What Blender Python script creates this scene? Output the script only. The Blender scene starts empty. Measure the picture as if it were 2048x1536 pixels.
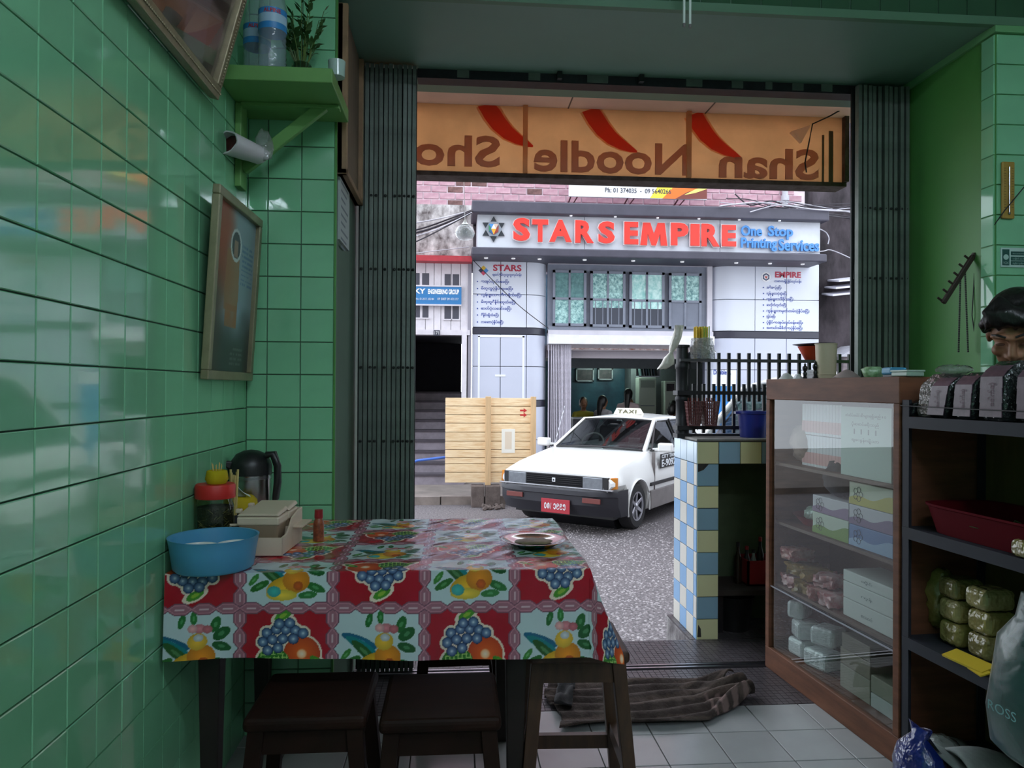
import bpy, bmesh, math, random
import numpy as np
from mathutils import Vector, Matrix, Euler

random.seed(7)
scn = bpy.context.scene
col = scn.collection
PI = math.pi

# ------------------------------------------------------------------ camera
FPX, YAW, PITCH, ROLL = 1460.0, 0.0776, 0.00517, 0.00572      # from the wall tiles, 2048x1536 frame
EYE = Vector((0, 0, 1.17))
_c, _s = math.cos, math.sin
CAM = (Matrix(((_c(YAW), _s(YAW), 0), (-_s(YAW), _c(YAW), 0), (0, 0, 1)))
       @ Matrix(((1, 0, 0), (0, _c(PITCH), -_s(PITCH)), (0, _s(PITCH), _c(PITCH))))
       @ Matrix(((_c(ROLL), 0, -_s(ROLL)), (0, 1, 0), (_s(ROLL), 0, _c(ROLL)))))
_r, _f, _u = CAM.col[0], CAM.col[1], CAM.col[2]
cd = bpy.data.cameras.new('camera')
cd.sensor_width = 36.0
cd.lens = FPX / 2048 * 36.0
cd.clip_start = 0.03
cd.clip_end = 200
cam = bpy.data.objects.new('camera', cd)
cam.matrix_world = Matrix(((_r.x, _u.x, -_f.x, EYE.x), (_r.y, _u.y, -_f.y, EYE.y),
                           (_r.z, _u.z, -_f.z, EYE.z), (0, 0, 0, 1)))
col.objects.link(cam)
scn.camera = cam

# ------------------------------------------------------------------ sky and exposure
wd = bpy.data.worlds.new('overcast_sky')
scn.world = wd
wd.use_nodes = True
bg = wd.node_tree.nodes['Background']
bg.inputs[0].default_value = (0.84, 0.91, 1.0, 1)
bg.inputs[1].default_value = 3.35
scn.view_settings.view_transform = 'Standard'
scn.view_settings.look = 'None'
scn.view_settings.exposure = 0.0
scn.view_settings.gamma = 1.0
scn.view_settings.use_curve_mapping = False
LAMP_W = 50.0            # strength of the fluorescent tubes in the shop

# ------------------------------------------------------------------ pixels to places
def ray(px, py):
    return CAM @ Vector(((px - 1024) / FPX, 1.0, -(py - 768) / FPX))
def PY(px, py, y):
    d = ray(px, py); return EYE + d * ((y - EYE.y) / d.y)
def PX(px, py, x):
    d = ray(px, py); return EYE + d * ((x - EYE.x) / d.x)
def PZ(px, py, z):
    d = ray(px, py); return EYE + d * ((z - EYE.z) / d.z)
def PP(px, py, o, n):
    d = ray(px, py); n = Vector(n); return EYE + d * ((Vector(o) - EYE).dot(n) / d.dot(n))

# ------------------------------------------------------------------ materials
def C(r, g=None, b=None):
    if g is None: r, g, b = r
    f = lambda v: (v / 255) / 12.92 if v / 255 <= 0.04045 else ((v / 255 + 0.055) / 1.055) ** 2.4
    return (f(r), f(g), f(b), 1)
MATS = {}
def mat(name, rgb=(128, 128, 128), rough=0.5, metal=0.0, noise=0.0, nscale=8.0, bump=0.0, bscale=40.0,
        spec=0.5, jitter=0.0, emit=None, estr=1.0, alpha=1.0, trans=0.0, coat=0.0, dark=None, attr=None,
        stretch=None, sss=0.0, wear=0.0):
    if name in MATS: return MATS[name]
    m = bpy.data.materials.new(name); MATS[name] = m
    m.use_nodes = True
    nt = m.node_tree; N = nt.nodes; L = nt.links
    p = N['Principled BSDF']
    c = C(rgb)
    p.inputs['Base Color'].default_value = c
    p.inputs['Roughness'].default_value = rough
    p.inputs['Metallic'].default_value = metal
    p.inputs['Specular IOR Level'].default_value = spec
    p.inputs['Alpha'].default_value = alpha
    p.inputs['Transmission Weight'].default_value = trans
    p.inputs['Coat Weight'].default_value = coat
    out = None
    tc = N.new('ShaderNodeTexCoord')
    src = tc.outputs['Object']
    if stretch:
        mp = N.new('ShaderNodeMapping'); mp.inputs['Scale'].default_value = stretch
        L.new(src, mp.inputs['Vector']); src = mp.outputs['Vector']
    if attr:
        a = N.new('ShaderNodeVertexColor'); a.layer_name = attr; out = a.outputs['Color']
    if noise > 0:
        n = N.new('ShaderNodeTexNoise'); n.inputs['Scale'].default_value = nscale
        n.inputs['Detail'].default_value = 5; n.inputs['Roughness'].default_value = 0.62
        L.new(src, n.inputs['Vector'])
        rp = N.new('ShaderNodeValToRGB'); rp.color_ramp.elements[0].position = 0.34; rp.color_ramp.elements[1].position = 0.66
        L.new(n.outputs['Fac'], rp.inputs['Fac'])
        mx = N.new('ShaderNodeMix'); mx.data_type = 'RGBA'
        d = C(dark) if dark else (c[0] * (1 - noise), c[1] * (1 - noise), c[2] * (1 - noise), 1)
        mx.inputs['A'].default_value = d; mx.inputs['B'].default_value = c
        L.new(rp.outputs['Color'], mx.inputs['Factor']); out = mx.outputs['Result']
    if jitter > 0:
        oi = N.new('ShaderNodeObjectInfo'); hv = N.new('ShaderNodeHueSaturation')
        mr = N.new('ShaderNodeMapRange'); mr.inputs['To Min'].default_value = 1 - jitter; mr.inputs['To Max'].default_value = 1 + jitter
        L.new(oi.outputs['Random'], mr.inputs['Value']); L.new(mr.outputs['Result'], hv.inputs['Value'])
        if out: L.new(out, hv.inputs['Color'])
        else: hv.inputs['Color'].default_value = c
        out = hv.outputs['Color']
    if out: L.new(out, p.inputs['Base Color'])
    if bump > 0:
        n2 = N.new('ShaderNodeTexNoise'); n2.inputs['Scale'].default_value = bscale; n2.inputs['Detail'].default_value = 4
        L.new(src, n2.inputs['Vector'])
        bp = N.new('ShaderNodeBump'); bp.inputs['Strength'].default_value = bump; bp.inputs['Distance'].default_value = 0.01
        L.new(n2.outputs['Fac'], bp.inputs['Height']); L.new(bp.outputs['Normal'], p.inputs['Normal'])
    if emit:
        p.inputs['Emission Color'].default_value = C(emit); p.inputs['Emission Strength'].default_value = estr
    if sss > 0:
        p.inputs['Subsurface Weight'].default_value = sss; p.inputs['Subsurface Radius'].default_value = (0.01, 0.004, 0.002)
    return m
def schlick(N, L, f0=0.045):
    lw = N.new('ShaderNodeLayerWeight'); pw = N.new('ShaderNodeMath'); pw.operation = 'POWER'; pw.inputs[1].default_value = 5.0
    L.new(lw.outputs['Facing'], pw.inputs[0])
    lw.inputs['Blend'].default_value = 0.5
    ma = N.new('ShaderNodeMath'); ma.operation = 'MULTIPLY_ADD'; ma.inputs[1].default_value = 1 - f0; ma.inputs[2].default_value = f0
    L.new(pw.outputs[0], ma.inputs[0]); return ma
def glass(name, tint=(235, 245, 245), refl=1.0, rough=0.0, bump=0.0, bscale=30.0, f0=0.045):
    """thin clear sheet: transparent body with mirror reflection by angle"""
    if name in MATS: return MATS[name]
    m = bpy.data.materials.new(name); MATS[name] = m; m.use_nodes = True
    nt = m.node_tree; N = nt.nodes; L = nt.links; N.remove(N['Principled BSDF'])
    t = N.new('ShaderNodeBsdfTransparent'); t.inputs[0].default_value = C(tint)
    g = N.new('ShaderNodeBsdfGlossy'); g.inputs['Roughness'].default_value = rough; g.inputs[0].default_value = (refl, refl, refl, 1)
    fr = schlick(N, L, f0)
    mx = N.new('ShaderNodeMixShader')
    L.new(fr.outputs[0], mx.inputs[0]); L.new(t.outputs[0], mx.inputs[1]); L.new(g.outputs[0], mx.inputs[2])
    L.new(mx.outputs[0], N['Material Output'].inputs[0])
    if bump > 0:
        tc = N.new('ShaderNodeTexCoord'); n2 = N.new('ShaderNodeTexNoise'); n2.inputs['Scale'].default_value = bscale
        L.new(tc.outputs['Object'], n2.inputs['Vector']); bp = N.new('ShaderNodeBump'); bp.inputs['Strength'].default_value = bump
        bp.inputs['Distance'].default_value = 0.01
        L.new(n2.outputs['Fac'], bp.inputs['Height']); L.new(bp.outputs['Normal'], g.inputs['Normal'])
    return m
def film(name, rgb, body=0.3, rough=0.15, bump=0.6, bscale=45.0):
    """crinkled thin plastic: part clear, part milky, with highlights"""
    if name in MATS: return MATS[name]
    m = bpy.data.materials.new(name); MATS[name] = m; m.use_nodes = True
    nt = m.node_tree; N = nt.nodes; L = nt.links; p = N['Principled BSDF']
    p.inputs['Base Color'].default_value = C(rgb); p.inputs['Roughness'].default_value = rough
    p.inputs['Alpha'].default_value = body
    g = N.new('ShaderNodeBsdfGlossy'); g.inputs['Roughness'].default_value = rough
    fr = schlick(N, L)
    mx = N.new('ShaderNodeMixShader'); L.new(fr.outputs[0], mx.inputs[0]); L.new(p.outputs[0], mx.inputs[1]); L.new(g.outputs[0], mx.inputs[2])
    L.new(mx.outputs[0], N['Material Output'].inputs[0])
    tc = N.new('ShaderNodeTexCoord'); n2 = N.new('ShaderNodeTexNoise'); n2.inputs['Scale'].default_value = bscale; n2.inputs['Detail'].default_value = 2
    L.new(tc.outputs['Object'], n2.inputs['Vector']); bp = N.new('ShaderNodeBump'); bp.inputs['Strength'].default_value = bump; bp.inputs['Distance'].default_value = 0.02
    L.new(n2.outputs['Fac'], bp.inputs['Height'])
    for q in (g, p): L.new(bp.outputs['Normal'], q.inputs['Normal'])
    return m

# ------------------------------------------------------------------ mesh helpers
W = {}
def tag(o, label=None, cat=None, group=None, kind=None):
    if label: o['label'] = label
    if cat: o['category'] = cat
    if group: o['group'] = group
    if kind: o['kind'] = kind
    return o
def thing(name, label, cat, loc=(0, 0, 0), rotz=0.0, group=None, kind=None, rot=None):
    o = bpy.data.objects.new(name, None); col.objects.link(o)
    o.empty_display_size = 0.05
    o.location = loc
    o.rotation_euler = rot if rot else (0, 0, rotz)
    W[o] = Matrix.Translation(Vector(loc)) @ o.rotation_euler.to_matrix().to_4x4()
    return tag(o, label, cat, group, kind)
def link(name, me, parent=None, mx=None):
    o = bpy.data.objects.new(name, me); col.objects.link(o)
    if parent is not None: o.parent = parent
    mx = mx if mx is not None else Matrix()
    o.matrix_basis = mx
    W[o] = (W[parent] if parent is not None else Matrix()) @ mx
    return o
def copy_tree(o, loc, rotz=0.0, label=None, parent=None):
    c = o.copy(); col.objects.link(c); c.parent = parent
    if parent is None:
        c.location = loc; c.rotation_euler = (0, 0, rotz)
        W[c] = Matrix.Translation(Vector(loc)) @ Matrix.Rotation(rotz, 4, 'Z')
        if label: c['label'] = label
    for ch in list(o.children):
        copy_tree(ch, None, 0, None, c)
    return c
def frame_from(z, up=(0, 0, 1)):
    z = Vector(z).normalized(); u = Vector(up)
    if abs(z.dot(u)) > 0.98: u = Vector((1, 0, 0))
    x = u.cross(z).normalized(); y = z.cross(x)
    return Matrix((x, y, z)).transposed()
class B:
    def __init__(s): s.v = []; s.f = []; s.m = []
    def add(s, vs, fs, m=0):
        k = len(s.v); s.v += [Vector(v) for v in vs]
        s.f += [tuple(i + k for i in f) for f in fs]; s.m += [m] * len(fs); return s
    def hexa(s, p, m=0):      # 8 points: bottom ring 0-3, top ring 4-7
        return s.add(p, [(3, 2, 1, 0), (4, 5, 6, 7), (0, 1, 5, 4), (1, 2, 6, 5), (2, 3, 7, 6), (3, 0, 4, 7)], m)
    def box(s, x0, x1, y0, y1, z0, z1, m=0):
        return s.hexa([(x0, y0, z0), (x1, y0, z0), (x1, y1, z0), (x0, y1, z0), (x0, y0, z1), (x1, y0, z1), (x1, y1, z1), (x0, y1, z1)], m)
    def cbox(s, c, d, rot=None, m=0):
        R = rot.to_matrix() if isinstance(rot, Euler) else (rot if rot is not None else Matrix.Identity(3))
        c = Vector(c); a, b, e = d[0] / 2, d[1] / 2, d[2] / 2
        return s.hexa([c + R @ Vector(q) for q in ((-a, -b, -e), (a, -b, -e), (a, b, -e), (-a, b, -e), (-a, -b, e), (a, -b, e), (a, b, e), (-a, b, e))], m)
    def bar(s, p, q, w, h, m=0, up=(0, 0, 1)):
        p, q = Vector(p), Vector(q); R = frame_from(q - p, up)
        a = [p + R @ Vector(t) for t in ((-w / 2, -h / 2, 0), (w / 2, -h / 2, 0), (w / 2, h / 2, 0), (-w / 2, h / 2, 0))]
        return s.hexa(a + [t + (q - p) for t in a], m)
    def taper(s, p, q, w0, h0, w1, h1, m=0, up=(0, 0, 1)):
        p, q = Vector(p), Vector(q); R = frame_from(q - p, up)
        a = [p + R @ Vector(t) for t in ((-w0 / 2, -h0 / 2, 0), (w0 / 2, -h0 / 2, 0), (w0 / 2, h0 / 2, 0), (-w0 / 2, h0 / 2, 0))]
        b = [q + R @ Vector(t) for t in ((-w1 / 2, -h1 / 2, 0), (w1 / 2, -h1 / 2, 0), (w1 / 2, h1 / 2, 0), (-w1 / 2, h1 / 2, 0))]
        return s.hexa(a + b, m)
    def lathe(s, prof, n=24, c=(0, 0, 0), m=0, cap0=True, cap1=True, R=None, sx=1.0, sy=1.0):
        c = Vector(c); R = R if R is not None else Matrix.Identity(3); k = len(prof); vs = []
        for r, z in prof:
            for i in range(n):
                a = 2 * PI * i / n; vs.append(c + R @ Vector((r * sx * math.cos(a), r * sy * math.sin(a), z)))
        fs = [(j * n + i, j * n + (i + 1) % n, (j + 1) * n + (i + 1) % n, (j + 1) * n + i) for j in range(k - 1) for i in range(n)]
        if cap0: fs.append(tuple(reversed(range(n))))
        if cap1: fs.append(tuple((k - 1) * n + i for i in range(n)))
        return s.add(vs, fs, m)
    def tube(s, pts, r, n=8, m=0, caps=True):
        pts = [Vector(p) for p in pts]; vs = []; up = Vector((0.13, 0.21, 1))
        for i, p in enumerate(pts):
            d = (pts[min(i + 1, len(pts) - 1)] - pts[max(i - 1, 0)])
            R = frame_from(d, up); rr = r[i] if isinstance(r, (list, tuple)) else r
            for k in range(n):
                a = 2 * PI * k / n; vs.append(p + R @ Vector((rr * math.cos(a), rr * math.sin(a), 0)))
        fs = [(j * n + i, j * n + (i + 1) % n, (j + 1) * n + (i + 1) % n, (j + 1) * n + i) for j in range(len(pts) - 1) for i in range(n)]
        if caps: fs += [tuple(reversed(range(n))), tuple((len(pts) - 1) * n + i for i in range(n))]
        return s.add(vs, fs, m)
    def ell(s, c, rx, ry, rz, n=16, k=10, m=0, R=None):
        prof = [(math.sin(PI * j / k), -math.cos(PI * j / k)) for j in range(1, k)]
        R = R if R is not None else Matrix.Identity(3)
        R2 = R @ Matrix.Diagonal((rx, ry, rz))
        return s.lathe(prof, n, c, m, True, True, R2)
    def prism(s, poly, d, m=0):      # polygon of 3D points pushed along d
        poly = [Vector(p) for p in poly]; d = Vector(d); n = len(poly)
        return s.add(poly + [p + d for p in poly], [tuple(reversed(range(n))), tuple(range(n, 2 * n))] + [(i, (i + 1) % n, n + (i + 1) % n, n + i) for i in range(n)], m)
    def surf(s, fn, nu, nv, m=0, closed_u=False):
        vs = [fn(i / nu, j / nv) for j in range(nv + 1) for i in range(nu + (0 if closed_u else 1))]
        w = nu if closed_u else nu + 1
        fs = [(j * w + i, j * w + (i + 1) % w, (j + 1) * w + (i + 1) % w, (j + 1) * w + i) for j in range(nv) for i in range(nu)]
        return s.add(vs, fs, m)
    def mesh(s, name, mats, smooth=None, fix=True):
        me = bpy.data.meshes.new(name)
        me.from_pydata([tuple(v) for v in s.v], [], s.f)
        for q in (mats if isinstance(mats, (list, tuple)) else [mats]): me.materials.append(q)
        me.polygons.foreach_set('material_index', s.m)
        if fix:
            bm = bmesh.new(); bm.from_mesh(me); bmesh.ops.recalc_face_normals(bm, faces=bm.faces); bm.to_mesh(me); bm.free()
        if smooth:
            me.polygons.foreach_set('use_smooth', [True] * len(me.polygons))
            me.set_sharp_from_angle(angle=math.radians(smooth))
        me.update(); return me
    def build(s, name, mats, parent=None, world=True, smooth=None, bevel=0.0, seg=2, solid=0.0, sub=0, mx=None, fix=True):
        if world and parent is not None:
            I = W[parent].inverted(); s.v = [I @ v for v in s.v]
        o = link(name, s.mesh(name, mats, smooth, fix), parent, mx)
        if solid:
            q = o.modifiers.new('thickness', 'SOLIDIFY'); q.thickness = solid; q.offset = 0
        if bevel:
            q = o.modifiers.new('edge', 'BEVEL'); q.width = bevel; q.segments = seg; q.limit_method = 'ANGLE'; q.angle_limit = 0.7; q.harden_normals = False
        if sub:
            q = o.modifiers.new('round', 'SUBSURF'); q.levels = sub; q.render_levels = sub
        return o
def struct(o, kind='structure'):
    o['kind'] = kind; return o
def tile_mesh(name, w, h, t, bev, m):
    b = B(); a, c = w / 2, h / 2
    b.add([(-a, -c, 0), (a, -c, 0), (a, c, 0), (-a, c, 0), (-a, -c, t - bev), (a, -c, t - bev), (a, c, t - bev), (-a, c, t - bev),
           (-a + bev, -c + bev, t), (a - bev, -c + bev, t), (a - bev, c - bev, t), (-a + bev, c - bev, t)],
          [(0, 1, 5, 4), (1, 2, 6, 5), (2, 3, 7, 6), (3, 0, 4, 7), (4, 5, 9, 8), (5, 6, 10, 9), (6, 7, 11, 10), (7, 4, 8, 11), (8, 9, 10, 11)])
    return b.mesh(name, m)
def face_mx(origin, xdir, ydir):
    x = Vector(xdir).normalized(); y = Vector(ydir).normalized(); z = x.cross(y)
    return Matrix(((x.x, y.x, z.x, origin[0]), (x.y, y.y, z.y, origin[1]), (x.z, y.z, z.z, origin[2]), (0, 0, 0, 1)))
def text_mesh(body, m, extrude=0.0, offset=0.0, spacing=1.0, res=3, shear=0.0):
    cu = bpy.data.curves.new('lettering', 'FONT'); cu.body = body; cu.extrude = extrude; cu.offset = offset
    cu.size = 1.0; cu.space_character = spacing; cu.resolution_u = res; cu.shear = shear
    to = bpy.data.objects.new('lettering', cu); col.objects.link(to)
    dg = bpy.context.evaluated_depsgraph_get()
    me = bpy.data.meshes.new_from_object(to.evaluated_get(dg))
    bpy.data.objects.remove(to); bpy.data.curves.remove(cu)
    me.materials.clear(); me.materials.append(m)
    return me
def lettering(name, body, mx, w, h, m, parent=None, depth=0.0, offset=0.0, spacing=1.0, mirror=False, shear=0.0):
    """text fitted into a w x h box whose lower left corner is mx's origin (world)"""
    me = text_mesh(body, m, depth if depth else 0.0, offset, spacing, shear=shear)
    n = len(me.vertices)
    if n == 0: return None
    a = np.empty(n * 3); me.vertices.foreach_get('co', a); a = a.reshape(-1, 3)
    lo, hi = a.min(0), a.max(0); sx = w / max(hi[0] - lo[0], 1e-6); sy = h / max(hi[1] - lo[1], 1e-6)
    a[:, 0] = (a[:, 0] - lo[0]) * sx; a[:, 1] = (a[:, 1] - lo[1]) * sy
    a[:, 2] = a[:, 2] - lo[2]
    if mirror: a[:, 0] = w - a[:, 0]
    M4 = np.array((W[parent].inverted() if parent is not None else Matrix()) @ mx)
    a = a @ M4[:3, :3].T + M4[:3, 3]
    me.vertices.foreach_set('co', a.reshape(-1)); me.update()
    if mirror: me.flip_normals()
    return link(name, me, parent)
def paint(o, fn):
    """give each mesh corner point a print colour fn(x, y, z) -> (n,3) 0..255 from its local position"""
    me = o.data; n = len(me.vertices)
    a = np.empty(n * 3); me.vertices.foreach_get('co', a); a = a.reshape(-1, 3)
    c = np.clip(np.asarray(fn(a)), 0, 255) / 255.0
    lin = np.where(c <= 0.04045, c / 12.92, ((c + 0.055) / 1.055) ** 2.4)
    ca = me.color_attributes.new('print', 'FLOAT_COLOR', 'POINT')
    out = np.ones((n, 4)); out[:, :3] = lin
    ca.data.foreach_set('color', out.reshape(-1))
def vnoise(x, y, seed=0):
    """cheap smooth value noise for prints"""
    rs = np.random.RandomState(seed); g = rs.rand(64, 64)
    xi = np.floor(x).astype(int); yi = np.floor(y).astype(int); fx = x - xi; fy = y - yi
    fx = fx * fx * (3 - 2 * fx); fy = fy * fy * (3 - 2 * fy)
    q = lambda i, j: g[(yi + j) % 64, (xi + i) % 64]
    return (q(0, 0) * (1 - fx) + q(1, 0) * fx) * (1 - fy) + (q(0, 1) * (1 - fx) + q(1, 1) * fx) * fy
# ================================================================== THE SHOP ROOM
XL, YC, XC, YG, XJ, ZS = -0.699, 2.509, -0.405, 3.0, 1.957, 2.50
T = 0.11                                  # tile pitch
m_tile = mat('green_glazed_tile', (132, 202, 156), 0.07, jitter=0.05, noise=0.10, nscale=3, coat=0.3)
m_tile_dk = mat('shaded_lintel_tile', (50, 88, 62), 0.2, jitter=0.06)  # darker copy of the wall tile, the unlit lintel's shade is in its colour
m_grout = mat('grout', (70, 96, 82), 0.9, noise=0.2)
m_green = mat('green_wall_paint', (80, 148, 70), 0.45, noise=0.12, nscale=2, bump=0.05)
m_greenp = mat('bluish_green_soffit_paint', (112, 148, 130), 0.5, noise=0.12, nscale=1.5)
m_white = mat('white_ceiling_paint', (205, 210, 205), 0.8)
tl = 0.0035
tile_full = tile_mesh('tile', T - 0.003, T - 0.003, 0.007, 0.0016, m_tile)

def tiled(parent, mesh, spots, name='tile', wob=0.004):
    for org, xd, yd in spots:
        mx = face_mx(org, xd, yd) @ Euler((random.gauss(0, wob), random.gauss(0, wob), 0)).to_matrix().to_4x4()
        link(name, mesh, parent, mx)

# floor ---------------------------------------------------------------
m_ftile = mat('pale_floor_tile', (172, 174, 174), 0.22, noise=0.12, nscale=3, jitter=0.03)
m_fgrout = mat('floor_grout', (92, 90, 86), 0.9)
m_mos = mat('dark_mosaic', (84, 78, 82), 0.35, jitter=0.0, noise=0.35, nscale=14)
m_mosgr = mat('mosaic_joint', (176, 172, 172), 0.8, noise=0.6, nscale=9, dark=(96, 90, 92))
b = B(); b.box(XL - 0.1, 3.0, -3.0, 3.34, -0.62, -0.008); b.box(1.10, 2.6, 3.33, 3.72, -0.62, -0.0081)
floor = struct(b.build('floor', [m_mosgr]))
FT = 0.2015
ftm = tile_mesh('floor_tile', FT - 0.004, FT - 0.004, 0.008, 0.001, m_ftile)
fx0 = PZ(1393, 1536, 0).x; fy0 = 2.632
nb = B()
for j in range(21):
    for i in range(-7, 13):
        cx = 0.672 + FT * (i + 0.5); cy = fy0 - FT * (j + 0.5)
        if cx > 3.0 or cx < XL - 0.05 or cy < -1.6: continue
        if cy > 1.0: link('floor_tile', ftm, floor, Matrix.Translation((cx, cy, -0.008)))
        else: nb.cbox((cx, cy, -0.004), (FT - 0.004, FT - 0.004, 0.008))
struct(nb.build('floor_tile_field', m_ftile, floor), 'stuff')
gb = B(); gb.box(XL, 3.0, -1.6, fy0, -0.008, -0.005); gb.build('floor_joints', m_fgrout, floor)
# mosaic strip at the doorway, small squares
ms = 0.0235
mv, mf = [], []
def mos(o, xd, yd, nx, ny):
    o = Vector(o); xd = Vector(xd); yd = Vector(yd); n = xd.cross(yd)
    for i in range(nx):
        for j in range(ny):
            k = len(mv); a = o + xd * (i * ms) + yd * (j * ms); e = ms - 0.0022
            h = n * (0.0075 + random.random() * 0.0008)
            for q in ((0, 0), (e, 0), (e, e), (0, e)): mv.append(a + xd * q[0] + yd * q[1] + h)
            for q in ((0, 0), (e, 0), (e, e), (0, e)): mv.append(a + xd * q[0] + yd * q[1])
            mf.append((k, k + 1, k + 2, k + 3))
            for s in range(4): mf.append((k + s, k + 4 + s, k + 4 + (s + 1) % 4, k + (s + 1) % 4))
mos((XC - 0.06, fy0 + 0.002, -0.0075), (1, 0, 0), (0, 1, 0), 102, 15)
mos((XC - 0.06, 3.055, -0.0075), (1, 0, 0), (0, 1, 0), 102, 12)
mos((1.102, 3.342, -0.0075), (1, 0, 0), (0, 1, 0), 60, 16)
mos((1.0995, 3.338, -0.60), (0, 1, 0), (0, 0, 1), 16, 25)
me = bpy.data.meshes.new('mosaic'); me.from_pydata([tuple(v) for v in mv], [], mf); me.materials.append(m_mos); me.update()
struct(link('mosaic', me, floor), 'stuff')
# gate track: two steel rails in the floor
m_steel = mat('worn_steel', (190, 190, 196), 0.28, 1.0, noise=0.3)
m_iron = mat('dark_iron', (52, 54, 58), 0.5, 0.6, noise=0.3, nscale=20)
tr = thing('gate_track', 'pair of thin steel floor rails crossing the doorway mosaic', 'rail', (0.7, 3.02, 0))
for y in (3.005, 3.035):
    B().box(XC, XJ, y - 0.006, y + 0.006, -0.006, 0.004).build('rail', m_steel, tr)
B().box(XC, XJ, 2.985, 3.055, -0.0079, -0.0062).build('channel', m_iron, tr)

# left wall -----------------------------------------------------------
wl = struct(B().box(XL - 0.12, XL - 0.004, -3.0, 3.4, -0.62, 3.0).build('wall_left', m_grout))
Y0 = 1.2739 - 0.33
rest = B()
n_obj = 0
for r in range(27):
    z = r * T - 0.003 + T / 2
    for i in range(-30, 15):
        y = Y0 + T * (i + 0.5)
        w = T
        if y - T / 2 > YC: continue
        # tile seen in the photograph?
        d = CAM.transposed() @ (Vector((XL, y, z)) - EYE)
        vis = d.y > 0.2 and abs(d.x / d.y) < 0.74 and abs(d.z / d.y) < 0.56 and not (z < 0.45)
        if vis and y + T / 2 <= YC + 0.001:
            mx = face_mx((XL - 0.0055, y, z), (0, 1, 0), (0, 0, 1)) @ Euler((random.gauss(0, 0.0035), random.gauss(0, 0.0035), 0)).to_matrix().to_4x4()
            link('wall_tile', tile_full, wl, mx); n_obj += 1
        else:
            y1 = min(y + T / 2 - 0.0015, YC)
            rest.box(XL - 0.0055, XL + 0.0012, y - T / 2 + 0.0015, y1, z - T / 2 + 0.0015, z + T / 2 - 0.0015)
struct(rest.build('wall_tile_field', m_tile, wl), 'stuff')

# column at the left of the doorway ------------------------------------
wc = struct(B().box(XL - 0.06, XC - 0.006, YC + 0.004, 3.42, -0.62, ZS + 0.5).build('wall_front_left', mat('dull_column_paint', (78, 104, 86), 0.6, noise=0.2, nscale=3)))
edges = [(XL + 0.001, -0.6315), (-0.6315, -0.5215), (-0.5215, -0.4115)]
cmesh = {}
for x0, x1 in edges:
    wdt = x1 - x0
    cmesh[(x0, x1)] = tile_mesh('tile', wdt - 0.003, T - 0.003, 0.007, 0.0016, m_tile)
for r in range(26):
    z = r * T + T / 2
    for (x0, x1), me in cmesh.items():
        mx = face_mx(((x0 + x1) / 2, YC + 0.0055, z), (1, 0, 0), (0, 0, 1)) @ Euler((random.gauss(0, 0.005), random.gauss(0, 0.005), 0)).to_matrix().to_4x4()
        link('wall_tile', me, wc, mx)
B().box(-0.4115, XC, YC - 0.001, YC + 0.012, 0, ZS + 0.2).build('edge_trim', m_green, wc)

# right jamb and column -------------------------------------------------
wr = struct(B().box(XJ, 3.0, YC + 0.004, 3.32, -0.62, ZS).build('wall_front_right', m_green))
for r in range(22):
    z = 2.47 - r * T - T / 2
    if z < 0.1: break
    for i in range(9):
        x = XJ + 0.002 + T * (i + 0.5)
        link('wall_tile', tile_full, wr, face_mx((x, YC + 0.0055, z), (1, 0, 0), (0, 0, 1)) @ Euler((random.gauss(0, 0.004), random.gauss(0, 0.004), 0)).to_matrix().to_4x4())
    link('wall_tile', cmesh[edges[0]], wr, face_mx((XJ + 0.0015, YC + 0.004 + 0.033, z), (0, -1, 0), (0, 0, 1)))
B().box(XJ - 0.012, 3.0, YC - 0.012, 3.1, ZS - 0.028, ZS - 0.001).build('cornice_strip', mat('green_trim_paint', (108, 168, 112), 0.4), wr)

# lintel over the doorway -------------------------------------------------
lt = struct(B().box(XC - 0.01, 3.0, YC + 0.004, 3.30, ZS, 3.2).build('wall_front', m_greenp))
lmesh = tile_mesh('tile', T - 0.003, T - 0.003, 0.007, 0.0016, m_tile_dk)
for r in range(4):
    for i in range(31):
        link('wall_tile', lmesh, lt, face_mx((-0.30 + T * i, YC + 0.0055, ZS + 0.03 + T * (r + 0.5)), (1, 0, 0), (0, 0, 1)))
B().box(XC, 3.0, YC - 0.014, YC + 0.01, ZS - 0.004, ZS + 0.026).build('lower_moulding', mat('green_moulding_paint', (84, 124, 96), 0.5), lt)

# the rest of the room, behind the camera ---------------------------------
struct(B().box(XL - 0.12, 3.0, -3.0, YC + 0.01, 3.0, 3.1).build('ceiling', m_white))
struct(B().box(XL - 0.12, 3.0, -3.1, -3.0, -0.1, 3.0).build('wall_back', m_white))
struct(B().box(3.0, 3.1, -3.0, 3.4, -0.1, 3.1).build('wall_right', m_white))
# fluorescent fittings on the ceiling
m_tube = mat('fluorescent_tube', (240, 250, 255), emit=(226, 240, 255), estr=LAMP_W)
m_fit = mat('white_enamel', (225, 228, 225), 0.35)
for k, (x, y) in enumerate(((0.75, 0.0), (0.75, -1.9))):
    t = thing('fluorescent_light', ('twin tube ceiling light nearer the doorway', 'twin tube ceiling light at the back of the room')[k], 'ceiling light', (x, y, 2.99), group='ceiling lights behind the viewer')
    B().box(x - 0.62, x + 0.62, y - 0.07, y + 0.07, 2.95, 3.0).build('housing', m_fit, t, bevel=0.005)
    for dy in (-0.04, 0.04):
        B().tube([(x - 0.6, y + dy, 2.925), (x + 0.6, y + dy, 2.925)], 0.016, 10).build('tube', m_tube, t)

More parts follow.
